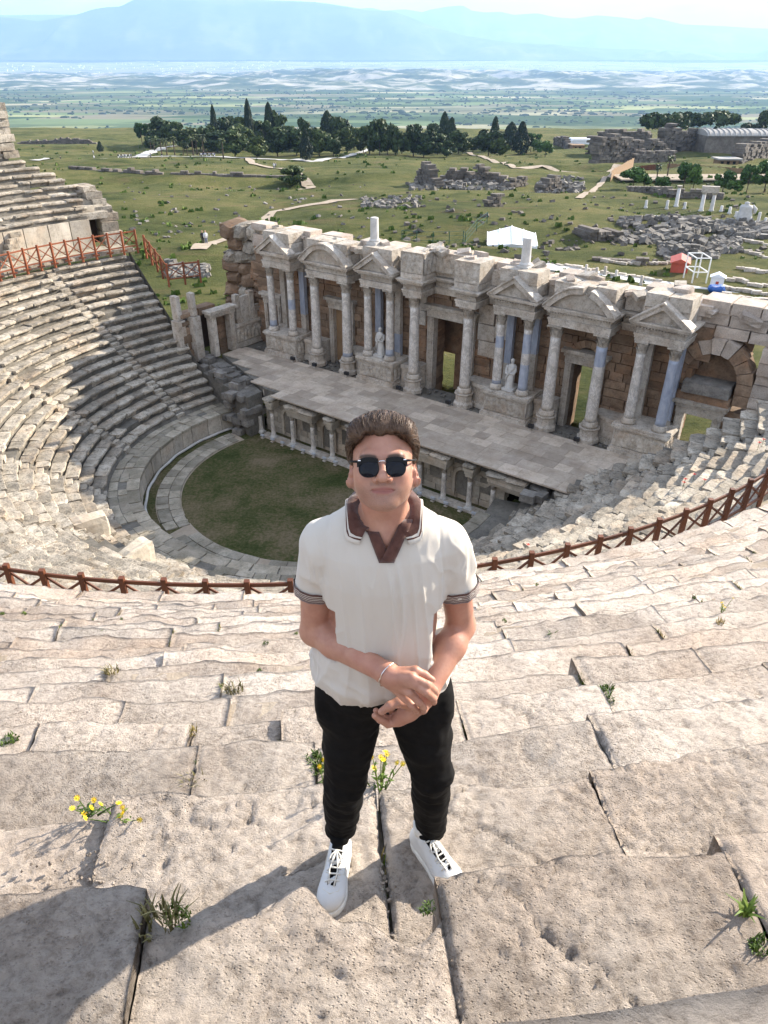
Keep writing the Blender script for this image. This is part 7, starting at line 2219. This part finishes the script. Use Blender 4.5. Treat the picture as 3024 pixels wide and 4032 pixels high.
# placket: two brown bands meeting in a V
def band3(outer, inner, lift):
    n = 10; vs = []; fs = []
    o_ = np.array((0, 0, CAMZ))
    Yt = shirt_hit(*outer[0], 0)[1]; Yb = shirt_hit(*outer[1], 0)[1]
    for i in range(n + 1):
        u = i / n; po = np.array(outer[0]) * (1 - u) + np.array(outer[1]) * u; pi_ = np.array(inner[0]) * (1 - u) + np.array(inner[1]) * u
        Y = min(shirt_hit(*po, 0)[1], Yt * (1 - u) + Yb * u + .006)
        for j in range(4):
            v = j / 3; p2 = po * (1 - v) + pi_ * v; r = ray(*p2)
            vs.append(o_ + r * ((Y - lift - .002 * math.sin(math.pi * v)) / r[1]))
    for i in range(n):
        for j in range(3): fs.append((i * 4 + j, i * 4 + j + 1, (i + 1) * 4 + j + 1, (i + 1) * 4 + j))
    o = mobj('placket', vs, fs, 'knit_brown', shirt)
    md = o.modifiers.new('thick', 'SOLIDIFY'); md.thickness = .003; md.offset = 0
band3([(783, 1122), (819, 1216)], [(806, 1122), (849, 1216)], .004)
band3([(893, 1122), (851, 1216)], [(868, 1122), (822, 1213)], .0085)

# trousers
Tr = Field((-.30, 1.40, .06), (.32, 1.80, 1.0), .0048)
HIP = ((-.088, 1.605, .83), (.096, 1.605, .83))
KNL, ANL = px(744, 1690, 1.565), np.array((-.158, 1.625, .115)); KNR, ANR = px(931, 1668, 1.565), np.array((.168, 1.635, .100))
Tr.ell((0.004, 1.605, .90), (.196, .125, .12), .03)
for hp_, kn, an in ((HIP[0], KNL, ANL), (HIP[1], KNR, ANR)):
    hp_ = np.array(hp_)
    Tr.cone(hp_, hp_ + (kn - hp_) * .55, .102, .082, .028); Tr.cone(hp_ + (kn - hp_) * .55, kn, .082, .065, .02)
    md_ = kn + (an - kn) * .4 + np.array((0, .015, 0))
    Tr.cone(kn, md_, .066, .064, .02); Tr.cone(md_, an, .064, .052, .02)
for sg in (-1, 1):
    Tr.ell((sg * .178, 1.60, .80), (.035, .07, .085), .03)
def trf(P):
    x, y, z = P[..., 0], P[..., 1], P[..., 2]
    kn_ = np.exp(-((z - .45) / .11) ** 2) + .9 * np.exp(-((z - .17) / .08) ** 2)
    v = fbm(np.stack([x * 13, y * 13, z * 36 + x * 14], -1), 3, 31) * (.0035 + .007 * kn_)
    v = v + fbm(np.stack([x * 26, y * 18, z * 6], -1), 2, 33) * .004
    v = v + .010 * fbm(np.stack([x * 10 + z * 18 * np.sign(x), y * 8, z * 14], -1), 2, 35) * np.exp(-((z - .70) / .09) ** 2)
    return v
Tr.fn((-.30, 1.40, .04), (.32, 1.80, .16), lambda P: P[..., 2] - (.105 + .02 * (P[..., 0] < 0)), 0, cut=True)
Tr.fn((-.30, 1.40, .9), (.32, 1.80, 1.02), lambda P: .962 - P[..., 2], 0, cut=True)
Vt, ft = Tr.mesh(); Vt = relax(Vt, ft, 1, .5); Vt = displace(Vt, ft, trf(Vt))
tro = mobj('trousers', Vt, ft, 'black_cloth')

# sneakers
def sneaker(heel, toe, zg, seed):
    d = np.array(toe) - np.array(heel); L = np.linalg.norm(d); ux, uy = d / L
    R = np.array([[uy, ux, 0], [-ux, uy, 0], [0, 0, 1]])     # local y = towards the toe
    def W(x, y, z): return np.array((heel[0], heel[1], zg)) + R @ np.array((x, y, z), float)
    lo = np.array((min(heel[0], toe[0]) - .10, min(heel[1], toe[1]) - .10, zg - .03)); hi = np.array((max(heel[0], toe[0]) + .10, max(heel[1], toe[1]) + .10, zg + .17))
    U = Field(lo, hi, .0036)
    U.cone(W(0, .045, .040), W(.0, .15, .040), .036, .039, .02); U.ell(W(0, L - .070, .042), (.049, .070, .037), .02, R)
    U.cone(W(0, .05, .085), W(0, .035, .055), .034, .036, .02); U.cone(W(0, .09, .080), W(0, .17, .055), .033, .032, .025)
    U.ell(W(0, .05, .128), (.029, .042, .032), .006, R, cut=True)
    U.fn(lo, hi, lambda P: P[..., 2] - (zg + .020), 0, cut=True)
    V, f = U.mesh(); V = relax(V, f, 1, .5)
    up = mobj('shoe', V, f, 'white_leather')
    So = Field(lo, hi, .0036)
    So.cone(W(0, .045, .012), W(0, .15, .012), .040, .042, .02); So.ell(W(.0, L - .070, .012), (.053, .075, .05), .02, R)
    So.fn(lo, hi, lambda P: np.maximum(-(P[..., 2] - zg + .004), -1), 0, cut=True) if False else None
    So.fn(lo, hi, lambda P: P[..., 2] - (zg - .004), 0, cut=True)
    So.fn(lo, hi, lambda P: (zg + .028) - P[..., 2], 0, cut=True)
    V, f = So.mesh(); V = relax(V, f, 1, .4); mobj('sole', V, f, 'rubber_white', up)
    def top(x, y, lift=.002):
        for z in np.arange(.16, .02, -.002):
            p = W(x, y, z); i = np.round((p - U.lo) / U.h).astype(int)
            if np.all((i >= 0) & (i < U.n)) and U.F[i[0], i[1], i[2]] < 0: return W(x, y, z + lift)
        return W(x, y, .05)
    mb = MB()
    vs = []; fs = []
    for i in range(8):          # tongue
        y = .085 + .018 * i; w = .020 - .0008 * i
        for x in (-w, 0, w):
            p = top(x, y, .0022); 
            if i == 0: p = p + R @ np.array((0, -.012, .016))
            vs.append(p - np.array(MAN))
    for i in range(7):
        for j in range(2): fs.append((i * 3 + j, i * 3 + j + 1, (i + 1) * 3 + j + 1, (i + 1) * 3 + j))
    mb.add(vs, fs); mb.obj('tongue', 'black_cloth', up, True)
    mb = MB()
    for i in range(6):
        y = .098 + .0185 * i; w = .024
        mb.tube([tuple(top(-w, y, .002) - np.array(MAN)), tuple(top(-w * .4, y + .004, .005) - np.array(MAN)), tuple(top(w * .4, y + .004, .005) - np.array(MAN)), tuple(top(w, y + (.009 if i % 2 else -.004), .002) - np.array(MAN))], .0030, 5)
    for sg, e in ((-1, .05), (1, .042)):
        c0 = top(0, .105, .008)
        mb.tube([tuple(c0 - np.array(MAN)), tuple(top(sg * .016, .12, .012) - np.array(MAN)), tuple(top(sg * .022, .14, .010) - np.array(MAN)), tuple(top(sg * .008, .145, .009) - np.array(MAN)), tuple(c0 - np.array(MAN))], .0028, 5)
        mb.tube([tuple(c0 - np.array(MAN)), tuple(top(sg * .008, .13, .010) - np.array(MAN)), tuple(top(sg * .014, .165, .006) - np.array(MAN)), tuple(top(sg * .010, .165 + e, .004) - np.array(MAN))], .0028, 5)
    mb.obj('laces', 'lace_white', up, True)
    mb = MB()
    for pts_ in ([(-.036, .16), (-.02, .185), (0, .192), (.02, .185), (.036, .16)], [(-.040, L - .12), (-.026, L - .055), (0, L - .04), (.026, L - .055), (.040, L - .12)], [(-.030, .075), (-.036, .12), (-.037, .16)], [(.030, .075), (.036, .12), (.037, .16)]):
        mb.tube([tuple(top(x, y, .0004) - np.array(MAN)) for x, y in pts_], .0014, 5)
    mb.obj('seam', 'cream_leather', up, True)
    mb = MB()       # sock
    mb.lathe([(.030, 0), (.034, .03), (.036, .07)], 14); vv = [np.array(v_) for v_ in mb.v[0]]
    s2 = [W(v_[0], .052 + v_[1], .075 + v_[2]) - np.array(MAN) for v_ in vv]
    mb2 = MB(); mb2.add(s2, mb.f); mb2.obj('sock', 'lace_white' if heel[0] > 0 else 'black_cloth', up, True)
FTL = (at_z(733, 1822, .10), at_z(716, 1940, .03)); FTR = (at_z(922, 1812, .10), at_z(965, 1893, .04))
def fit(h_, t_, L):
    h_ = np.array(h_)[:2]; t_ = np.array(t_)[:2]; c_ = (h_ + t_) / 2; u = (t_ - h_) / np.linalg.norm(t_ - h_)
    return c_ - u * L / 2, c_ + u * L / 2
for (a, b_) in (FTL, FTR):
    h_, t_ = fit(a, b_, .278)
    sneaker(h_, t_, .012, 1)

# sunglasses
sg_ = thing('sunglasses', 'black browline sunglasses with dark lenses worn by the standing man', 'sunglasses', HC)
def gobj(mb, name, mat, parent=None, smooth=False): return mb.obj(name, mat, parent or sg_, smooth)
def Hm(v): return [tuple(HR @ np.array(p)) for p in v]
def lens_outline(sg, k, K, grow=0.0):
    t = 2 * math.pi * k / K; c, s = math.cos(t), math.sin(t)
    e = 2.9 if s > 0 else 2.35
    r = 1 / ((abs(c) ** e + abs(s) ** e) ** (1 / e))
    return sg * .0308 + (.0218 + grow) * r * c, -.0045 + (.0198 + grow) * r * s
GY = -.1125
def gy(x): return GY + 2.6 * x * x
for sg in (-1, 1):
    K = 32; vs = [(sg * .0308, gy(sg * .0308) - .0035, -.0045)]; fs = []
    for rr in (.5, 1.0):
        for k in range(K):
            x, z = lens_outline(sg, k, K); x = sg * .0308 + (x - sg * .0308) * rr; z = -.0045 + (z + .0045) * rr
            vs.append((x, gy(x) - .0035 * (1 - rr * rr), z))
    fs = [(0, 1 + k, 1 + (k + 1) % K) for k in range(K)] + [(1 + k, 1 + K + k, 1 + K + (k + 1) % K, 1 + (k + 1) % K) for k in range(K)]
    mb = MB(); mb.add(Hm(vs), fs); o = gobj(mb, 'lens', 'lens_dark', None, True)
    mb = MB(); pts = [(lens_outline(sg, k, K, .0006)[0], gy(lens_outline(sg, k, K)[0]), lens_outline(sg, k, K, .0006)[1]) for k in range(K + 1)]
    mb.tube(Hm(pts), .0012, 5, 0, False); gobj(mb, 'rim', 'frame_black', None, True)
    # heavy brow bar over the lens
    vs = []; fs = []; M_ = 14
    for i in range(M_ + 1):
        u = i / M_; x = sg * (.0088 + (.0575 - .0088) * u)
        zt = .0172 + .0035 * math.sin(math.pi * min(u * 1.15, 1)) - .004 * smooth((u - .8) / .2) ; zb = zt - (.0098 + .0022 * u) - .0035 * float(smooth((u - .82) / .1))
        y = gy(x)
        vs += [(x, y - .003, zb), (x, y - .004, zt), (x, y + .0025, zt), (x, y + .0025, zb)]
    for i in range(M_):
        for q_ in range(4): fs.append((i * 4 + q_, (i + 1) * 4 + q_, (i + 1) * 4 + (q_ + 1) % 4, i * 4 + (q_ + 1) % 4))
    fs += [(3, 2, 1, 0), (M_ * 4, M_ * 4 + 1, M_ * 4 + 2, M_ * 4 + 3)]
    mb = MB(); mb.add(Hm(vs), fs); gobj(mb, 'brow_bar', 'frame_black')
    mb = MB(); mb.tube(Hm([(sg * .0565, gy(.0565) + .001, .011), (sg * .0715, -.080, .0105), (sg * .0790, -.04, .010), (sg * .0800, .008, .010)]), [.0030, .0026, .0022, .0020], 6); gobj(mb, 'temple', 'frame_black', None, True)
    mb = MB(); x = sg * .0520; mb.box(-.003, -.0004, -.0012, .003, .0004, .0012, 0, Matrix(np.vstack([np.hstack([HR, (HR @ np.array((x, gy(x) - .0046, .0135)))[:, None]]), [0, 0, 0, 1]]))); gobj(mb, 'stud', 'metal_silver')
mb = MB(); mb.tube(Hm([(-.011, gy(.011) - .0005, .009), (-.004, gy(0) - .001, .0115), (.004, gy(0) - .001, .0115), (.011, gy(.011) - .0005, .009)]), .0014, 6); gobj(mb, 'bridge', 'metal_silver', None, True)
# bracelet on his right wrist
axw = (WH - ELL) / np.linalg.norm(WH - ELL); a = np.cross(axw, (0, 1, 0)); a /= np.linalg.norm(a); b_ = np.cross(axw, a)
Cw = WRL + (WH - WRL) * .05
mb = MB(); pts = []
for k in range(41):
    t = 2 * math.pi * k / 40; dirv = a * math.cos(t) + b_ * math.sin(t); rr = .02
    while rr < .06:
        p_ = Cw + dirv * rr + axw * .006 * math.cos(t); i = np.round((p_ - B.lo) / B.h).astype(int)
        if B.F[tuple(np.clip(i, 0, B.n - 1))] > .0008: break
        rr += .001
    pts.append(tuple(p_ - Cw))
mb.tube(pts, .0015, 5, 0, False)
br = mb.obj('bracelet', 'metal_silver', None, True, loc=Cw); tag(br, 'thin silver chain bracelet around the man\'s wrist', 'bracelet')
# watch strap glimpsed under the fingers
# ------------------------------------------------------------------ weeds and grit on the steps
def weed_mesh(name, seed, mat, n_=46, h=.10, spread=.09, blade=.008, flat=.4):
    r = np.random.default_rng(seed); mb = MB()
    for k in range(n_):
        a = r.uniform(0, 6.28); q = math.sqrt(r.random()) * spread; x, y = q * math.cos(a), q * math.sin(a) * .8
        L = h * r.uniform(.4, 1.1); b = r.uniform(0, 6.28); lean = r.uniform(.1, .9) * L * flat * 2; w = blade * r.uniform(.6, 1.6)
        vs = []
        for i in range(4):
            u = i / 3; px_, py_, pz = x + lean * u * u * math.cos(b), y + lean * u * u * math.sin(b), L * u * (1 - .25 * u); ww = w * (1 - u) ** .6 + .0006
            vs += [(px_ - ww * math.sin(b), py_ + ww * math.cos(b), pz), (px_ + ww * math.sin(b), py_ - ww * math.cos(b), pz)]
        mb.add(vs, [(2 * i, 2 * i + 1, 2 * i + 3, 2 * i + 2) for i in range(3)])
    return mb.build(name, mat)
WEED = [weed_mesh('weed', k, 'leaf_weed', 70, .07, .07, .006) for k in range(4)] + [weed_mesh('weed', 9, 'leaf_dry', 60, .09, .07, .004), weed_mesh('weed', 10, 'leaf_weed', 16, .11, .02, .012, .9)]
def step_z(x, y):
    r = math.hypot(x - CX, y - CY); return ROW_H * math.floor((r - ROW_R0) / ROW_D)
def on_steps(px_, py_):
    rr = ray(px_, py_); t = .8
    while t < 30:
        p = np.array((0, 0, CAMZ)) + rr * t
        if p[2] <= step_z(p[0], p[1]): return Vector((p[0], p[1], step_z(p[0], p[1])))
        t += .004
    return Vector((0, 5, 0))
WL = [(52, 1325, 1.0, 0, 'at the left edge below the fence'), (222, 1367, 1.1, 1, 'left of a joint on the upper rows'), (240, 1450, 1.5, 4, 'dark clump in the joint left of the man'), (262, 1337, .8, 2, 'small one near the left fence'), (505, 1490, 1.7, 4, 'brownish clump near the man\'s elbow side'), (575, 1390, 1.0, 3, 'bright one left of the man\'s arm'), (508, 1418, .7, 0, 'small one left of the man'), (560, 1448, .7, 1, 'in a thin joint left of the man\'s shirt'), (415, 1580, .8, 4, 'in the joint of the fourth row'), (420, 1690, 1.2, 4, 'in the long joint left of the man\'s knee'), (415, 1650, .9, 0, 'upper one in the long joint'), (640, 1548, 1.2, 1, 'strip left of the man\'s hip'), (672, 1575, 1.2, 2, 'strip touching the man\'s trouser side'), (680, 1640, 1.3, 3, 'clump beside the man\'s thigh'), (690, 1660, 1.0, 0, 'lower clump beside the man\'s thigh'), (45, 1560, 1.2, 4, 'upper one in the slanting joint at the left edge'), (20, 1600, 1.3, 1, 'lower one in the slanting joint at the left edge'), (345, 1985, 1.5, 4, 'dry clump in the hollow beside the front block'), (385, 1978, .9, 0, 'green tuft in the hollow by the front block'), (925, 1958, .6, 1, 'in the corner below the man\'s foot'), (1310, 1490, 1.2, 0, 'in the joint right of the man\'s elbow'), (1315, 1512, 1.0, 3, 'below the one in the right-hand joint'), (1192, 1372, 1.3, 5, 'spiky one on the right rows'), (1555, 1345, 1.1, 4, 'dark one on the far right rows'), (1480, 1385, .8, 1, 'small one at the right'), (1110, 1240, .8, 2, 'near the fence right of the man'), (1160, 1262, .9, 3, 'leafy one near the right fence'), (1180, 1245, .6, 0, 'tiny one near the right fence'), (1610, 1970, 1.0, 5, 'rosette in the gap at the right edge'), (1640, 2040, .7, 0, 'small one low at the right edge'), (1640, 1560, .8, 2, 'by the stone at the right edge'), (640, 1368, .7, 1, 'just left of the man\'s elbow'), (1090, 1340, .7, 0, 'on the row right of the man'), (1500, 1290, .7, 2, 'on the upper right rows'), (5, 1325, .9, 3, 'cut by the left edge')]
for k, (x, y, s_, m, lab) in enumerate(WL):
    p = on_steps(x, y); o = obj('weed', WEED[m], loc=(p.x, p.y, p.z - .015)); o.scale = (s_ * .62,) * 3; o.rotation_euler = (0, 0, rnd.uniform(0, 6))
    tag(o, 'weed growing on the steps, ' + lab, 'weed', 'weeds on the steps')
def flower_plant(x, y, h, n_, label, z=None):
    p = on_steps(x, y); t = thing('flowering_plant', label, 'plant', (p.x, p.y, p.z - .02)); r = np.random.default_rng(int(x))
    st = MB(); lf = MB(); heads = []
    for k in range(n_):
        a = r.uniform(0, 6.28); H_ = h * r.uniform(.5, 1); q = r.uniform(.01, .10); tx, ty = q * math.cos(a) * 1.4, q * math.sin(a)
        st.tube([(tx * .2, ty * .2, 0), (tx * .6, ty * .6, H_ * .6), (tx, ty, H_)], [.0028, .0022, .0016], 5); heads.append((tx, ty, H_))
        for j in range(5):
            u = r.uniform(.1, .8); b = r.uniform(0, 6.28); L = .03 * r.uniform(.6, 1.3); cx, cy, cz = tx * u, ty * u, H_ * u
            lf.add([(cx, cy, cz), (cx + L * .5 * math.cos(b + .3), cy + L * .5 * math.sin(b + .3), cz + L * .3), (cx + L * math.cos(b), cy + L * math.sin(b), cz + L * .2), (cx + L * .5 * math.cos(b - .3), cy + L * .5 * math.sin(b - .3), cz + L * .3)], [(0, 1, 2, 3)])
    st.obj('stems', 'leaf_weed', t); lf.obj('leaves', 'leaf_weed', t)
    hm2 = MB()
    for j in range(9):
        a = 2 * math.pi * j / 9; hm2.add([(0, 0, 0), (.012 * math.cos(a - .25), .012 * math.sin(a - .25), .004), (.016 * math.cos(a), .016 * math.sin(a), .006), (.012 * math.cos(a + .25), .012 * math.sin(a + .25), .004)], [(0, 1, 2, 3)])
    hm2.lathe([(.005, .001), (.0045, .005), (.001, .007)], 8); me = hm2.build('flower', 'petal_yellow')
    for c_ in heads:
        o = obj('flower', me, t, loc=c_); o.rotation_euler = (r.normal(0, .5), r.normal(0, .5), 0); o.scale = (.8,) * 3
flower_plant(195, 1755, .09, 7, 'yellow flowering weed at the left end of the long pitted block')
flower_plant(260, 1772, .08, 6, 'second yellow flowering weed beside the block joint at left')
flower_plant(822, 1705, .24, 9, 'tall yellow flowering weed seen between the man\'s legs')
flower_plant(700, 1690, .10, 3, 'little yellow flower touching the man\'s knee')
flower_plant(1560, 1320, .16, 6, 'pale yellow flowering weed on the right rows')
# poppies on the lower right tier
pm = MB()
for j in range(5):
    a = 2 * math.pi * j / 5; pm.add([(0, 0, .3), (.06 * math.cos(a - .5), .06 * math.sin(a - .5), .34), (.085 * math.cos(a), .085 * math.sin(a), .35), (.06 * math.cos(a + .5), .06 * math.sin(a + .5), .34)], [(0, 1, 2, 3)])
pm = pm.build('flower', 'petal_red'); sm_ = MB(); sm_.tube([(0, 0, 0), (0, 0, .3)], .008, 5); sm_ = sm_.build('stem', 'leaf_weed')
for k, (r, az) in enumerate([(20.3, -40), (20.5, -39), (20.4, -41.2), (22.2, -34), (22.3, -33.4), (17.5, -58), (21.2, -42)]):
    p = polar(r + .2, az, zl(r) + .0); t = thing('poppy', '%s red poppy counted from the left on the lower right seats' % ORD[[1, 2, 3, 5, 6, 0, 4][k]], 'poppy', p, 0, 'poppies'); obj('flower', pm, t); obj('stem', sm_, t)
# moss and dry grass packed into the joints between the seat blocks
r = np.random.default_rng(44); mb = MB()
for (r0, z0, a0) in JOINT_LINES:
    x, y = CX + r0 * math.cos(a0), CY + r0 * math.sin(a0)
    sx, sy = project(x, y, z0)
    if not (-200 < sx < 1860) or r.random() < .35: continue
    u0 = r.uniform(0, .5); u1 = u0 + r.uniform(.1, .5)
    nbl = int(26 * (u1 - u0) * 4)
    for k in range(nbl):
        R_ = r0 + ROW_D * r.uniform(u0, min(u1, .95)); aa = a0 + r.normal(0, .010) / r0
        px_, py_ = CX + R_ * math.cos(aa), CY + R_ * math.sin(aa); L = r.uniform(.012, .04); b = r.uniform(0, 6.28); w = r.uniform(.003, .007); ln = L * r.uniform(.2, .9)
        mb.add([(px_ - w * math.sin(b), py_ + w * math.cos(b), z0 - .03), (px_ + w * math.sin(b), py_ - w * math.cos(b), z0 - .03), (px_ + ln * math.cos(b), py_ + ln * math.sin(b), z0 - .012 + L)], [(0, 1, 2)], int(r.random() < .4))
o = mb.obj('joint_moss', ['leaf_weed', 'leaf_dry']); o['kind'] = 'stuff'; tag(o, 'moss and dry grass packed into joints between the near stone seats', 'moss')
# grit and pebbles round the man's feet
r = np.random.default_rng(2); mb = MB()
for k in range(900):
    x, y = r.uniform(-1.3, .9), r.uniform(1.28, 1.62)
    if k < 500: x = r.uniform(-.55, .2); y = r.uniform(1.28, 1.55)
    z = 0.0; s_ = r.uniform(.003, .011) if k > 60 else r.uniform(.01, .02)
    v, f = BOXV[k % 10]; mb.add(v, f, 0, TR(x, y, z + .008, r.uniform(0, 6), r.normal(0, .5), r.normal(0, .5), (s_ * 1.4, s_, s_ * .8)))
o = mb.obj('pebbles', 'stone_near'); o['kind'] = 'stuff'; tag(o, 'loose grit and pebbles round the man\'s shoes', 'pebbles')
